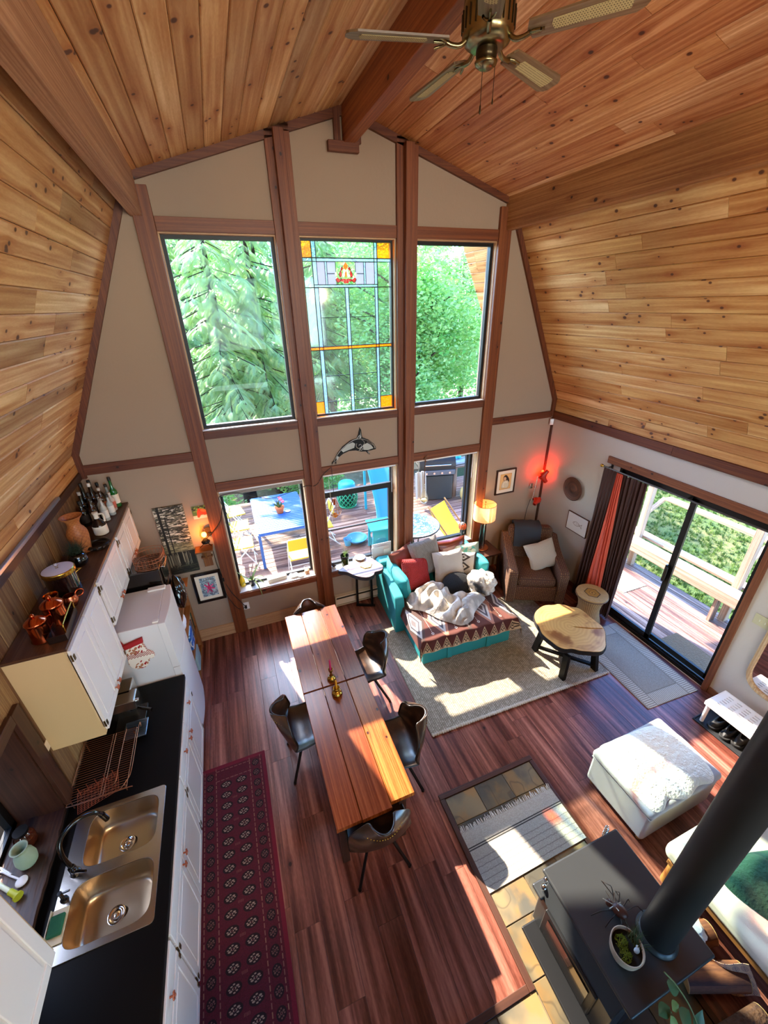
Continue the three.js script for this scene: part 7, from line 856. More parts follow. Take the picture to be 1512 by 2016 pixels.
// ================================================================ CEILING FAN
{
  const t = thing('ceiling_fan', 'five-blade brass ceiling fan with cane inset blades hanging from the ridge beam', 'fan', [-0.02, 5.14, 2.44]), br = mat(0x8c8260, 0.26, { metalness: 1 }), dk = mat(0x3a3222, 0.3, { metalness: 0.9 });
  obj('motor_housing', [lathe([[0, 0.25], [0.08, 0.25], [0.085, 0.15], [0.115, 0.14], [0.12, 0.1], [0.12, 0.02], [0.105, -0.01], [0.07, -0.03], [0, -0.03]].reverse(), 44)], br, t); const rb = []; for (let i = 0; i < 24; i++) rb.push(bar([0.121 * Math.cos(i * PI / 12), 0.025, 0.121 * Math.sin(i * PI / 12)], [0.121 * Math.cos(i * PI / 12), 0.095, 0.121 * Math.sin(i * PI / 12)], 0.004, 5)); obj('vent_ribs', rb, dk, t);
  obj('switch_housing', lathe([[0, -0.075], [0.03, -0.075], [0.046, -0.068], [0.05, -0.05], [0.05, -0.03]], 32), dk, t); obj('cap', lathe([[0, -0.1], [0.03, -0.097], [0.05, -0.085], [0.054, -0.072], [0.04, -0.066]], 28), br, t);
  const wd = wmat(0x8a7a60, firT, 0.4), ct = canvas(256, 256, (c, w) => { c.fillStyle = '#b7a877'; c.fillRect(0, 0, w, w); c.fillStyle = '#6a5c3c'; for (let y = 0; y < 8; y++) for (let x = 0; x < 8; x++) { c.beginPath(); c.arc(16 + x * 32 + (y % 2) * 16, 16 + y * 32, 9, 0, 7); c.fill(); } }, 0.09, 0.09), cane = mat(0xffffff, 0.7, { map: ct });
  const S = new THREE.Shape(); S.moveTo(0.2, -0.05); S.lineTo(0.62, -0.068); S.lineTo(0.655, -0.05); S.lineTo(0.67, -0.03); S.lineTo(0.67, 0.03); S.lineTo(0.655, 0.05); S.lineTo(0.62, 0.068); S.lineTo(0.2, 0.05); S.lineTo(0.185, 0); S.closePath(); const I = new THREE.Shape(); I.moveTo(0.3, -0.028); I.lineTo(0.6, -0.034); I.lineTo(0.61, 0); I.lineTo(0.6, 0.034); I.lineTo(0.3, 0.028); I.lineTo(0.29, 0); I.closePath();
  for (let i = 0; i < 5; i++) { const g = obj('blade', uvm(ext(S, 0.007, 0.001).rotateX(PI / 2).rotateX(-0.2), 'x'), wd, t, [0, 0.0, 0], [0, -(-1.667 + i * 2 * PI / 5), 0]); obj('cane_inset', uvm(ext(I, 0.002).rotateX(PI / 2).translate(0, -0.0085, 0).rotateX(-0.2), 'x'), cane, g); obj('blade_arm', [tube([[0.09, 0.01, 0], [0.13, -0.02, 0], [0.17, -0.022, 0], [0.2, -0.014, 0]], 0.011, 8, 20), tube([[0.19, -0.014, 0], [0.215, -0.018, 0.02], [0.25, -0.024, 0.03]], 0.006, 6), tube([[0.19, -0.014, 0], [0.22, -0.012, -0.02], [0.25, -0.006, -0.028]], 0.006, 6), bar([0.19, -0.014, 0], [0.26, -0.014, 0], 0.006)], br, g); }
  obj('pull_chain', [bar([-0.035, -0.06, 0.03], [-0.035, -0.24, 0.03], 0.0016, 5), lathe([[0, 0], [0.005, 0.006], [0.004, 0.03], [0.001, 0.04]], 10).translate(-0.035, -0.275, 0.03)], dk, t); obj('pull_chain', [bar([0.045, -0.06, 0.01], [0.045, -0.2, 0.01], 0.0016, 5), lathe([[0, 0], [0.004, 0.005], [0.003, 0.02], [0.001, 0.03]], 10).translate(0.045, -0.225, 0.01)], dk, t);
}
// ================================================================ OUTDOORS
{
  const gt = tex(1024, 1024, (u, v) => { const n = fbm(u, v, 6, 6, 5, 3), m = fbm(u, v, 40, 40, 3, 9); return mix3(mix3(hex(0xa08a72), hex(0x7a6450), sst(0.35, 0.65, n)), hex(0xb09a80), sst(0.6, 0.8, m) * 0.6); }, 4, 4), lt = tex(1024, 1024, (u, v) => { const n = fbm(u, v, 8, 8, 5, 13), m = fbm(u, v, 90, 90, 2, 19); return mix3(mix3(hex(0x52682e), hex(0x7c7a46), sst(0.4, 0.7, n)), hex(0x34481c), m * 0.6); }, 4, 4);
  struct('ground', uvm(new THREE.BoxGeometry(70, 0.2, 70).translate(0, -1.3, -8), 'x'), mat(0xffffff, 1, { map: gt }));
  const lawn = solo('lawn', 'green lawn beyond the side deck railing', 'lawn', uvm(new THREE.BoxGeometry(22, 0.5, 34).translate(15.8, -0.95, 3), 'x'), mat(0xffffff, 1, { map: lt, bumpMap: furB, bumpScale: 0.02 }));
  { const r = rng(14), P = []; for (let k = 0; k < 14; k++) { const a = r() * 7, d = r() * 0.05, h = 0.04 + r() * 0.05, x = d * Math.cos(a), z = d * Math.sin(a), lx = (r() - 0.5) * 0.05, lz = (r() - 0.5) * 0.05, w = 0.004; P.push(x - w, 0, z, x + w, 0, z, x + lx, h, z + lz); } const g = new THREE.BufferGeometry(); g.setAttribute('position', new THREE.Float32BufferAttribute(P, 3)); g.computeVertexNormals(); const n = 9000, im = new THREE.InstancedMesh(g, mat(0x5f7a36, 1, { side: THREE.DoubleSide }), n), m = new THREE.Matrix4(), c = new THREE.Color(); for (let i = 0; i < n; i++) { m.makeRotationY(r() * 7).setPosition(4.95 + r() ** 1.3 * 6, -0.7, -3 + r() * 8); im.setMatrixAt(i, m); c.setHSL(0.2 + r() * 0.07, 0.35, 0.5 + r() * 0.4); im.setColorAt(i, c); } im.name = 'grass'; im.userData = { label: 'short grass blades of the lawn by the side deck', category: 'grass', kind: 'stuff' }; scene.add(im); }
  // decks
  const bt = [0xb0907f, 0xa6887a, 0xba9884, 0x9e8072].map((c) => wmat(c, streakT, 0.7)), r = rng(23), d = struct('deck', null);
  obj('joists', BB(-3.6, -0.5, -4.7, 4.75, -0.19, -0.22, 'x'), M.slab, d); obj('joists', BB(3.22, -0.5, -0.2, 4.75, -0.19, 7, 'z'), M.slab, d);
  for (let i = 0; i < 31; i++) { const z = -0.3 - i * 0.143; for (const [a, b] of [[-3.6, -0.6 + (i % 2) * 1.6], [-0.6 + (i % 2) * 1.6, 4.75]]) obj('deck_board', plankGeo(b - a - 0.004, 0.136, 0.034, 0.004, r() * 5, r() * 5), bt[(r() * 4) | 0], d, [(a + b) / 2, -0.185, z]); }
  for (let i = 0; i < 11; i++) obj('deck_board', plankGeo(6.2, 0.134, 0.034, 0.004, r() * 5, r() * 5), bt[(r() * 4) | 0], d, [3.3 + i * 0.141, -0.185, 2.95], [0, PI / 2, 0]);
  // railing with a bench
  const pw = wmat(0xcdb6a2, fineT, 0.7), t = thing('deck_railing', 'pale timber bench railing along the side deck outside the sliding door', 'railing', [0, 0, 0]);
  for (const z of [0.72, 2.27, 3.9]) { obj('post', BB(4.63, -0.9, z - 0.045, 4.72, 1.42, z + 0.045, 'y', 0.004), pw, t); obj('brace', [sqbar([4.72, 0.86, z], [5.05, 1.05, z], 0.06, 0.04)], pw, t); obj('bench_leg', sqbar([4.5, -0.15, z - 0.06], [4.5, 0.39, z - 0.06], 0.11, 0.04), bt[0], t); }
  obj('rail_cap', BB(4.98, 1.05, 0.76, 5.12, 1.09, 5.0, 'z', 0.004), pw, t); obj('bench_seat', BB(4.42, 0.39, -1.0, 4.62, 0.43, 5.0, 'z', 0.004), pw, t); obj('bench_seat', BB(4.73, 0.39, -1.0, 4.9, 0.43, 5.0, 'z', 0.004), pw, t); obj('bench_fascia', BB(4.39, 0.27, -1.0, 4.418, 0.43, 5.0, 'z', 0.004), pw, t); obj('rail_cap', BB(4.6, 1.42, -1.0, 4.78, 1.46, 0.9, 'z', 0.004), pw, t);
  const lx = canvas(256, 256, (c, w) => { c.fillStyle = '#cfc4a4'; c.fillRect(0, 0, w, w); c.strokeStyle = '#8d8262'; c.lineWidth = 7; for (let i = -16; i < 16; i++) { c.beginPath(); c.moveTo(i * 32, 0); c.lineTo(i * 32 + 256, 256); c.stroke(); c.beginPath(); c.moveTo(i * 32 + 256, 0); c.lineTo(i * 32, 256); c.stroke(); } }, 0.4, 0.4);
  solo('woven_mat', 'pale lattice-patterned mat at the sunny far edge of the side deck', 'mat', uvm(new THREE.BoxGeometry(0.5, 0.008, 0.78).translate(0, 0.004, 0), 'x'), mat(0xffffff, 0.9, { map: lx }), [4.12, -0.15, 0.9]);
  solo('outdoor_mat', 'brown coir mat on the side deck just outside the sliding door', 'mat', uvm(new THREE.BoxGeometry(0.56, 0.014, 0.95).translate(0, 0.007, 0), 'x'), mat(0x5c4c3a, 1, { bumpMap: furB, bumpScale: 0.01 }), [3.52, -0.15, 2.7]);
}
{ // blue table, its chairs and pot
  const bl = mat(0x2a5ca8, 0.5), t = thing('patio_table', 'blue slatted outdoor table outside the lower left window', 'table', [-0.94, -0.15, -2.42]); for (let i = 0; i < 22; i++) obj('slat', B(0.92, 0.022, 0.062, 0, 0.709, -0.75 + i * 0.0715, 'x', 0.004), bl, t); obj('frame', [BB(-0.48, 0.67, -0.8, -0.45, 0.698, 0.8, 'z'), BB(0.45, 0.67, -0.8, 0.48, 0.698, 0.8, 'z'), BB(-0.45, 0.67, -0.8, 0.45, 0.698, -0.77), BB(-0.45, 0.67, 0.77, 0.45, 0.698, 0.8)], bl, t); for (const x of [-1, 1]) for (const z of [-1, 1]) obj('leg', BB(x * 0.45 - 0.025, 0, z * 0.76 - 0.025, x * 0.45 + 0.025, 0.67, z * 0.76 + 0.025, 'y'), bl, t);
  const p = thing('terracotta_pot', 'terracotta pot with a pink flowering plant on the blue patio table', 'plant', [-0.93, 0.57, -2.33]); obj('pot', lathe([[0, 0], [0.06, 0], [0.08, 0.1], [0.09, 0.1], [0.09, 0.13], [0.08, 0.13], [0, 0.11]], 24), mat(0xc06a38, 0.8), p); const q = rng(2), lv = []; for (let i = 0; i < 40; i++) { const a = q() * 7, L = 0.1 + q() * 0.14; lv.push(new THREE.ConeGeometry(0.012, L, 4).scale(1, 1, 0.4).translate(0, L / 2, 0).rotateZ(q() * 0.9).rotateY(a).translate(0, 0.11, 0)); } const o = obj('leaves', lv, mat(0x4a6a3a, 0.8), p); o.userData.kind = 'stuff'; obj('flowers', [ball(0.035, 0.04, 0.27, 0), ball(0.03, 0.07, 0.24, 0.04), ball(0.026, 0.02, 0.3, -0.03)], mat(0xd86a80, 0.8), p);
  solo('small_saucer', 'tiny white saucer beside the terracotta pot on the blue table', 'saucer', lathe([[0, 0], [0.04, 0.004], [0.05, 0.014], [0.046, 0.014], [0.03, 0.008], [0, 0.008]], 20), mat(0xe4e4e0, 0.4), [-0.79, 0.571, -2.32]);
  const wm = mat(0xd6d8d6, 0.35, { metalness: 0.4 }), ye = mat(0xc2b024, 0.6), c = thing('folding_chair', '', 'chair', [0, 0, 0], 0, 'yellow folding chairs round the blue table');
  obj('seat', B(0.42, 0.022, 0.38, 0, 0.44, 0.02, 'x', 0.006), ye, c); obj('backrest', B(0.42, 0.2, 0.018, 0, 0.74, -0.2, 'x', 0.006).rotateX(0), ye, c); for (const x of [-0.215, 0.215]) { obj('leg', [bar([x, 0.01, 0.24], [x * 0.98, 0.86, -0.22], 0.011)], wm, c); obj('leg', [bar([x * 0.9, 0.01, -0.28], [x * 0.9, 0.44, 0.14], 0.011)], wm, c); } obj('cross_bar', [bar([-0.215, 0.08, 0.2], [0.215, 0.08, 0.2], 0.008), bar([-0.19, 0.1, -0.2], [0.19, 0.1, -0.2], 0.008), bar([-0.21, 0.86, -0.22], [0.21, 0.86, -0.22], 0.01)], wm, c);
  c.position.set(-1.72, -0.15, -1.95); c.rotation.y = PI / 2; c.userData.label = 'yellow folding chair nearest the window on the left of the blue table'; copy(c, 'yellow folding chair in the middle on the left of the blue table', [-1.74, -0.15, -2.65], PI / 2); copy(c, 'yellow folding chair farthest along the left of the blue table', [-1.8, -0.15, -3.3], PI / 2 + 0.2); copy(c, 'yellow folding chair at the near end of the blue table', [-0.78, -0.15, -1.2], PI); copy(c, 'yellow folding chair tucked at the right of the blue table', [-0.2, -0.15, -2.1], -PI / 2);
}
{ // play things, stool
  const tq = mat(0x1c9cae, 0.4), t = thing('garden_stool', 'green lattice barrel stool with a turquoise lid on the front deck', 'stool', [0.72, -0.15, -3.55]), gm = mat(0x1f8f60, 0.35); const prof = (y) => 0.17 + 0.06 * Math.sin(y / 0.44 * PI), L = []; for (let i = 0; i < 14; i++) for (const s of [-1, 1]) { const pts = []; for (let k = 0; k <= 10; k++) { const y = 0.04 + k * 0.036, a = i / 14 * 2 * PI + s * k * 0.13; pts.push([prof(y) * Math.cos(a), y, prof(y) * Math.sin(a)]); } L.push(tube(pts, 0.012, 5, 16)); } obj('lattice', L, gm, t); obj('base_ring', new THREE.TorusGeometry(0.185, 0.022, 8, 36).rotateX(PI / 2).translate(0, 0.022, 0), gm, t); obj('core', lathe([[0.12, 0.03], [0.16, 0.22], [0.12, 0.41]], 24), mat(0x0c2c20, 0.8), t); obj('lid', lathe([[0.19, 0.4], [0.2, 0.43], [0.19, 0.56], [0.16, 0.6], [0, 0.61]], 32), tq, t);
  const s = thing('slide', 'turquoise plastic slide running down onto the front deck', 'slide', [0, -0.15, 0]), sb = mat(0x2a86c4, 0.35), C3 = new THREE.CatmullRomCurve3([V(1.28, 1.28, -3.3), V(1.25, 1.2, -3.05), V(1.22, 0.8, -2.6), V(1.18, 0.4, -2.2), V(1.1, 0.15, -1.9), V(1.05, 0.12, -1.65)]); obj('chute', sheet(10, 30, (u, v) => { const p = C3.getPoint(v), a = u * 2 - 1; return [p.x + a * 0.24, p.y + 0.1 * Math.pow(Math.abs(a), 6), p.z]; }, 0.015), sb, s); obj('upper_panel', B(0.52, 0.5, 0.03, 1.22, 1.28, -3.35, 'x', 0.01), tq, s); obj('support', [bar([1.05, 0, -3.2], [1.05, 1.2, -3.2], 0.03), bar([1.45, 0, -3.2], [1.45, 1.2, -3.2], 0.03), bar([1.05, 0, -2.45], [1.1, 0.6, -2.45], 0.02), bar([1.35, 0, -2.45], [1.3, 0.6, -2.45], 0.02)], tq, s);
  const k = thing('kids_table', 'turquoise plastic play table with round openings by the centre window', 'table', [0.86, -0.15, -1.28], -0.1), P = shp([[-0.32, 0], [0.32, 0], [0.3, 0.52], [-0.3, 0.52]]); for (const x of [-0.15, 0.15]) { const h = new THREE.Path(); h.absarc(x, 0.24, 0.125, 0, 2 * PI, true); P.holes.push(h); } obj('panel', [ext(P, 0.02, 0.004)], tq, k); obj('panel', [ext(P, 0.02, 0.004).translate(0, 0, -0.36)], tq, k); obj('tabletop', B(0.7, 0.03, 0.46, 0, 0.54, -0.17, 'x', 0.012), tq, k);
  solo('toy_bowl', 'blue plastic toy basin on the deck left of the slide', 'toy', lathe([[0, 0], [0.12, 0], [0.2, 0.09], [0.21, 0.1], [0.19, 0.09], [0.11, 0.012], [0, 0.012]], 28), mat(0x3a8cc0, 0.4, { side: THREE.DoubleSide }), [0.42, -0.15, -1.9]);
  solo('toy_bucket', 'small blue toy bucket beside the basin on the deck', 'toy', lathe([[0, 0], [0.06, 0], [0.085, 0.14], [0.08, 0.14], [0.055, 0.01], [0, 0.01]], 24), mat(0x4aa0c8, 0.4, { side: THREE.DoubleSide }), [0.22, -0.15, -1.85]);
}
{ // mosaic table, grill, side table
  const mt = canvas(512, 512, (c, w) => { c.fillStyle = '#7f93a8'; c.fillRect(0, 0, w, w); const r = rng(3); for (let R = 20; R < 256; R += 20) { const n = Math.max(6, Math.round(R * 0.33)); for (let i = 0; i < n; i++) { const a = i / n * 2 * PI; c.fillStyle = ['#2f4f86', '#4468a0', '#8aa4c4', '#b9c6d4', '#3a5a90'][(r() * 5) | 0]; c.save(); c.translate(256 + R * Math.cos(a), 256 + R * Math.sin(a)); c.rotate(a); c.fillRect(-8, -R * 2.6 / n, 16, R * 5.2 / n); c.restore(); } } c.strokeStyle = '#c8d2dc'; c.lineWidth = 12; c.beginPath(); c.arc(256, 256, 250, 0, 7); c.stroke(); }, 1, 1);
  const t = thing('mosaic_table', 'round blue mosaic table on the deck outside the lower right window', 'table', [1.2, -0.15, -0.9]); const g = C(0.44, 0.44, 0.025, 0, 0.71, 0, 56); obj('tabletop', g, mat(0xffffff, 0.4, { map: mt }), t); obj('rim', new THREE.TorusGeometry(0.44, 0.014, 8, 60).rotateX(PI / 2).translate(0, 0.71, 0), M.iron, t); for (let i = 0; i < 3; i++) { const a = i * 2.1; obj('leg', tube([[0.3 * Math.cos(a), 0, 0.3 * Math.sin(a)], [0.08 * Math.cos(a), 0.35, 0.08 * Math.sin(a)], [0.28 * Math.cos(a), 0.69, 0.28 * Math.sin(a)]], 0.012, 6, 20), M.iron, t); }
  solo('turquoise_cup', 'tall turquoise cup at the left edge of the mosaic table', 'cup', lathe([[0, 0], [0.04, 0], [0.05, 0.16], [0.045, 0.16], [0.036, 0.008], [0, 0.008]], 24), mat(0x18a0b4, 0.35, { side: THREE.DoubleSide }), [0.98, 0.575, -1.1]);
  const y = thing('deck_chair', 'yellow slung deck chair near the right end of the window wall', 'chair', [2.05, -0.15, -0.95], 0.5); obj('sling', sheet(4, 16, (u, v) => [lerp(-0.25, 0.25, u), 0.3 + 0.5 * v * v - 0.08 * Math.sin(v * PI), lerp(0.4, -0.4, v)], 0.01), mat(0xc8b428, 0.8), y); obj('frame', [bar([-0.27, 0, 0.42], [-0.27, 0.85, -0.42], 0.014), bar([0.27, 0, 0.42], [0.27, 0.85, -0.42], 0.014), bar([-0.27, 0, -0.35], [-0.27, 0.32, 0.42], 0.014), bar([0.27, 0, -0.35], [0.27, 0.32, 0.42], 0.014)], wmat(0xb08a50, fineT, 0.6), y);
  const b = thing('barbecue_grill', 'black barbecue grill on the front deck seen through the lower right window', 'grill', [2.8, -0.15, -3.2], -0.25), bk = mat(0x1c1e20, 0.45, { metalness: 0.3 }); obj('cabinet', B(0.75, 0.6, 0.5, 0, 0.32, 0, 'x', 0.02), mat(0x2b3030, 0.6), b); obj('firebox', B(0.85, 0.18, 0.56, 0, 0.74, 0, 'x', 0.03), bk, b); obj('hood', [uvm(new THREE.CylinderGeometry(0.28, 0.28, 0.84, 28, 1, false, -PI / 2, PI).rotateZ(PI / 2).rotateX(-PI / 2).rotateX(PI / 2).translate(0, 0.84, 0))], bk, b); obj('hood_cap', B(0.84, 0.26, 0.4, 0, 0.95, 0, 'x', 0.1, 4), bk, b); obj('control_panel', [B(0.8, 0.12, 0.03, 0, 0.72, 0.29, 'x', 0.01)], mat(0x5a6470, 0.4, { metalness: 0.5 }), b); for (let i = 0; i < 4; i++) obj('control_knob', C(0.024, 0.024, 0.03, 0, 0, 0, 14).rotateX(PI / 2).translate(-0.27 + i * 0.18, 0.72, 0.315), M.chrome, b); obj('side_shelf', [B(0.3, 0.03, 0.44, -0.58, 0.8, 0, 'x', 0.01)], bk, b); obj('handle', bar([-0.3, 0.9, 0.3], [0.3, 0.9, 0.3], 0.014), M.chrome, b);
  const cl = thing('grill_cover', 'pale cloth hanging over the left shelf of the barbecue', 'cloth', [2.26, -0.15, -2.9]); obj('cloth', sheet(14, 10, (u, v) => [lerp(-0.12, 0.14, u), lerp(0.2, 0.82, v), 0.04 * Math.sin(u * 15) + 0.05 * (1 - v)], 0.006), mat(0xb4b0a6, 0.95), cl);
  const d = thing('side_counter', 'weathered wooden outdoor counter to the right of the barbecue', 'counter', [3.55, -0.15, -3.25]), gw = wmat(0x8a7868, streakT, 0.8); obj('tabletop', B(0.75, 0.04, 0.6, 0, 0.76, 0, 'x', 0.005), gw, d); for (const x of [-1, 1]) for (const z of [-1, 1]) obj('leg', BB(x * 0.33 - 0.045, 0, z * 0.24 - 0.045, x * 0.33 + 0.045, 0.74, z * 0.24 + 0.045, 'y'), gw, d); obj('panel', B(0.6, 0.24, 0.02, 0, 0.6, 0.2), mat(0x22402f, 0.7), d);
  solo('grill_tray', 'shallow grey tray on the weathered outdoor counter', 'tray', [B(0.42, 0.02, 0.3, 0, 0.01, 0, 'x', 0.006), B(0.42, 0.05, 0.012, 0, 0.03, 0.15, 'x', 0.004), B(0.42, 0.05, 0.012, 0, 0.03, -0.15, 'x', 0.004)], mat(0x8f9cac, 0.4, { metalness: 0.6 }), [3.48, 0.632, -3.2]); solo('turquoise_cloth', 'turquoise cloth bundle at the back of the outdoor counter', 'cloth', [ball(0.1, 0, 0.07, 0, 1.3, 0.7, 1), ball(0.08, 0.12, 0.06, 0.02, 1, 0.75, 1)], mat(0x2aa0a4, 0.9), [3.4, 0.632, -3.42]);
  const q = thing('propane_tank', 'pale yellow gas bottle on the deck below the outdoor counter', 'gas bottle', [3.42, -0.15, -2.75]); obj('tank', lathe([[0, 0.02], [0.1, 0.02], [0.14, 0.06], [0.15, 0.12], [0.15, 0.2], [0.14, 0.26], [0.08, 0.31], [0.03, 0.32], [0, 0.32]], 30), mat(0xd8c07a, 0.45), q); obj('collar', [lathe([[0.07, 0.31], [0.075, 0.4], [0.068, 0.4], [0.064, 0.31]], 20), lathe([[0.1, 0], [0.11, 0], [0.11, 0.03], [0.1, 0.03]], 20)], mat(0xd0b878, 0.5), q);
}
{ // grey boarded outbuilding outside the kitchen window
  const t = thing('outbuilding_wall', 'dark grey boarded outbuilding close outside the kitchen window', 'outbuilding', [-4.5, -1.2, 3.4]), r = rng(7), c = [0x3c403e, 0x444846, 0x363a38].map((k) => wmat(k, streakT, 0.85)); for (let i = 0; i < 26; i++) obj('board', BB(-0.02, 0, -2.6 + i * 0.2, 0.01, 3.6, -2.6 + i * 0.2 + 0.194, 'y', 0.004), c[(r() * 3) | 0], t); obj('wall', BB(-1.2, 0, -2.6, -0.021, 3.6, 2.6, 'y'), M.slab, t); obj('roof', BB(-1.4, 3.6, -2.8, 0.3, 3.72, 2.8, 'z'), M.roofOut, t);
}
// ---- trees
{
  const bark = wmat(0x4a3626, streakT, 0.95, { bumpMap: furB, bumpScale: 0.02 }), bark2 = wmat(0x6a5a48, streakT, 0.95);
  const frond = (() => { const P = [], N = 17; for (let i = 0; i < N; i++) { const t = i / N, x = 0.02 + t * 0.42, w = 0.13 * Math.sin(PI * (0.18 + 0.8 * t)), y = -0.12 * t * t; for (const s of [-1, 1]) { const ex = x + 0.07, ez = s * w, ey = y - 0.05; P.push(x, y, 0, x + 0.018, y, 0, ex, ey, ez, x + 0.006, y, 0, ex, ey, ez, ex - 0.016, ey - 0.01, ez * 0.85); } } const g = new THREE.BufferGeometry(); g.setAttribute('position', new THREE.Float32BufferAttribute(P, 3)); g.computeVertexNormals(); return g; })();
  const clump = (() => { const P = [], r = rng(44), v = V(), a = V(), b = V(); for (let i = 0; i < 34; i++) { v.set(r() - 0.5, r() - 0.5, r() - 0.5).normalize().multiplyScalar(0.34 * Math.cbrt(r())); a.set(r() - 0.5, r() * 0.4 - 0.2, r() - 0.5).normalize().multiplyScalar(0.05 + r() * 0.03); b.set(r() - 0.5, r() - 0.5, r() - 0.5).cross(a).normalize().multiplyScalar(0.032); P.push(...v.clone().sub(a).toArray(), ...v.clone().add(b).toArray(), ...v.clone().add(a).toArray(), ...v.clone().sub(a).toArray(), ...v.clone().add(a).toArray(), ...v.clone().sub(b).toArray()); } const g = new THREE.BufferGeometry(); g.setAttribute('position', new THREE.Float32BufferAttribute(P, 3)); g.computeVertexNormals(); return g; })();
  const leafM = (c, ro) => phys(c, ro, { transmission: 0.5, thickness: 0, side: THREE.DoubleSide }), NEED = leafM(0xc4d8a0, 0.55), LEAF = leafM(0xbcd890, 0.75), q = new THREE.Quaternion(), q2 = new THREE.Quaternion(), m = new THREE.Matrix4(), Y = V(0, 1, 0), Zx = V(0, 0, 1), col = new THREE.Color();
  const G = -1.2;
  function conifer(label, x, z, h, y0, reach, seed, dens = 1) {
    const r = rng(seed), t = thing('conifer', label, 'tree', [x, G, z], 0, undefined); obj('trunk', lathe([[0.21, 0], [0.18, 0.6], [0.15, h * 0.35], [0.08, h * 0.7], [0.01, h]], 16), bark, t); const br = [], M4 = [], cc = [];
    for (let y = y0; y < h * 0.98; y += 0.22) { const k = (y - y0) / (h - y0), R = reach * Math.pow(1 - k, 0.75) * (0.75 + 0.5 * r()), n = Math.round(6 * dens); for (let i = 0; i < n; i++) { const a = r() * 2 * PI, L = R * (0.55 + 0.5 * r()), dr = 0.22 + 0.25 * r(), yy = y + r() * 0.2; if (L > 0.5) br.push(bar([0.05 * Math.cos(a), yy, 0.05 * Math.sin(a)], [L * Math.cos(a), yy - L * dr, L * Math.sin(a)], 0.012, 4)); for (let d = 0.2; d < L; d += 0.16) for (const s of [-1, 0, 1]) { if (s === 0 && d < L - 0.3) continue; if (r() < 0.2) continue; const az = -a + s * (0.7 + 0.3 * r()) , sc = 0.6 + 0.5 * r(); q.setFromAxisAngle(Y, az); q2.setFromAxisAngle(Zx, -0.25 - 0.4 * r()); q.multiply(q2); m.compose(V(d * Math.cos(a), yy - d * dr + (r() - 0.5) * 0.1, d * Math.sin(a)), q, V(sc, sc, sc)); M4.push(m.clone()); cc.push([0.2 + r() * 0.1, 0.2 + r() * 0.3, 0.6 + r() * 0.36]); } } }
    obj('branches', br, bark, t).userData.kind = 'stuff'; const im = new THREE.InstancedMesh(frond, NEED, M4.length); M4.forEach((k, i) => { im.setMatrixAt(i, k); im.setColorAt(i, col.setHSL(...cc[i])); }); im.name = 'foliage'; im.userData.kind = 'stuff'; t.add(im);
  }
  function leafy(label, x, z, h, R, seed, n, hue = 0.24) {
    const r = rng(seed), t = thing('leafy_tree', label, 'tree', [x, G, z]), im = new THREE.InstancedMesh(clump, LEAF, n); obj('trunk', [tube([[0, 0, 0], [0.1, h * 0.3, 0], [-0.05, h * 0.6, 0.05], [0.05, h * 0.9, 0]], 0.11, 8, 20)], bark2, t); const br = []; for (let i = 0; i < 12; i++) { const a = r() * 7, y = h * (0.3 + 0.5 * r()), L = R * (0.4 + 0.5 * r()); br.push(tube([[0, y, 0], [L * 0.5 * Math.cos(a), y + 0.5, L * 0.5 * Math.sin(a)], [L * Math.cos(a), y + 0.9, L * Math.sin(a)]], 0.03, 5, 10)); } obj('branches', br, bark2, t).userData.kind = 'stuff';
    for (let i = 0; i < n; i++) { const a = r() * 7, e = Math.acos(2 * r() - 1), d = Math.cbrt(r()) * (0.8 + 0.35 * Math.sin(a * 3 + e * 4)); m.makeRotationY(r() * 7).scale(V(1, 1, 1).multiplyScalar(0.7 + r() * 0.7)).setPosition(R * d * Math.sin(e) * Math.cos(a), h * 0.56 + h * 0.46 * d * Math.cos(e), R * d * Math.sin(e) * Math.sin(a)); im.setMatrixAt(i, m); im.setColorAt(i, col.setHSL(hue + r() * 0.08, 0.28 + r() * 0.3, 0.55 + r() * 0.4)); } im.name = 'foliage'; im.userData.kind = 'stuff'; t.add(im);
  }
  conifer('conifer with its trunk at the left behind the blue patio table', -1.36, -7.0, 7.6, 2.9, 1.9, 1, 0.85); conifer('conifer with its trunk behind the right half of the blue table', -0.38, -7.5, 8.0, 3.0, 1.9, 2, 0.85); conifer('conifer at the far left of the upper left window', -4.3, -7.8, 7.6, 2.4, 2.0, 3, 0.85); conifer('conifer filling the middle of the stained glass window', 1.75, -9.0, 7.8, 2.8, 2.0, 4, 0.85);
  conifer('conifer set back behind the two front conifers', -2.6, -12.6, 9.0, 1.4, 2.7, 5); conifer('conifer farthest left beyond the deck', -7.4, -12, 9, 1.2, 2.8, 6); conifer('conifer far back between the trunks', 0.4, -13.5, 9.2, 1.0, 2.8, 7); conifer('conifer far back at the left', -5.2, -14.5, 9.5, 1.0, 3.0, 8);
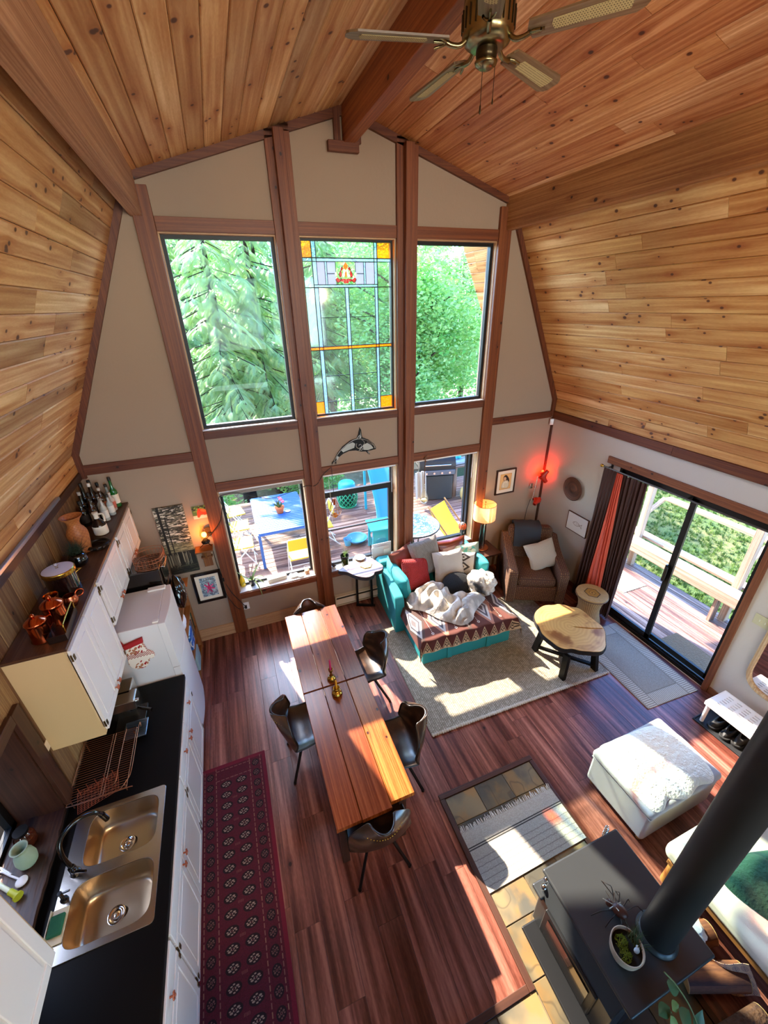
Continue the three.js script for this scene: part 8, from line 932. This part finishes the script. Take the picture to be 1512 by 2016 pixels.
  leafy('leafy tree filling the upper right window', 4.3, -8.4, 7.6, 2.3, 11, 1500); leafy('leafy tree behind the stained glass window at the right', 3.0, -13.5, 8.6, 2.9, 12, 1300); leafy('leafy tree farther right beyond the deck', 8.0, -11, 8.6, 3.0, 13, 1300); leafy('yellow-green leafy tree far behind the conifers', -1.4, -17, 10, 3.6, 14, 1300, 0.2); leafy('leafy tree far back at the right', 5.2, -17, 10.5, 3.6, 15, 1300); leafy('leafy tree at the far left back', -9, -17, 10.5, 3.8, 16, 1200);
  const shrub = (label, x, z, h, R, seed, n) => { const r = rng(seed), t = thing('shrub', label, 'shrub', [x, G, z]), im = new THREE.InstancedMesh(clump, LEAF, n); for (let i = 0; i < n; i++) { const a = r() * 7, d = Math.sqrt(r()); m.makeRotationY(r() * 7).scale(V(1, 1, 1).multiplyScalar(0.6 + r() * 0.5)).setPosition(R * d * Math.cos(a), 0.2 + r() * h * (1 - 0.5 * d), R * d * Math.sin(a)); im.setMatrixAt(i, m); im.setColorAt(i, col.setHSL(0.22 + r() * 0.08, 0.3 + r() * 0.25, 0.5 + r() * 0.4)); } im.name = 'foliage'; im.userData.kind = 'stuff'; t.add(im); obj('stems', Array.from({ length: 6 }, (_, i) => bar([0, 0, 0], [0.5 * R * Math.cos(i), h * 0.7, 0.5 * R * Math.sin(i)], 0.012, 5)), bark2, t); };
  shrub('leafy shrub beyond the deck at the left of the blue table', -2.6, -5.9, 1.5, 0.8, 31, 110); shrub('leafy shrub beyond the deck behind the blue table', -0.9, -8.6, 1.6, 1.0, 32, 130); shrub('leafy shrub beyond the deck behind the garden stool', 0.5, -7.0, 1.3, 0.9, 33, 110);
}
// lamps of the loft behind the camera
{
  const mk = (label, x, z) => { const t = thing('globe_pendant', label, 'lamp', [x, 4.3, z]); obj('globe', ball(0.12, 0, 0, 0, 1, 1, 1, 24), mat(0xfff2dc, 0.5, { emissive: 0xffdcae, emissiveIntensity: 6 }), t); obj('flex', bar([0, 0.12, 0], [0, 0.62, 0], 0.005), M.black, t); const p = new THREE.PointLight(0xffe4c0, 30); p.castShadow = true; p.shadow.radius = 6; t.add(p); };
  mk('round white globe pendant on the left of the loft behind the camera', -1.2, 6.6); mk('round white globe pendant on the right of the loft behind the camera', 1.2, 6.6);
}
shade(scene);
renderer.render(scene, camera);
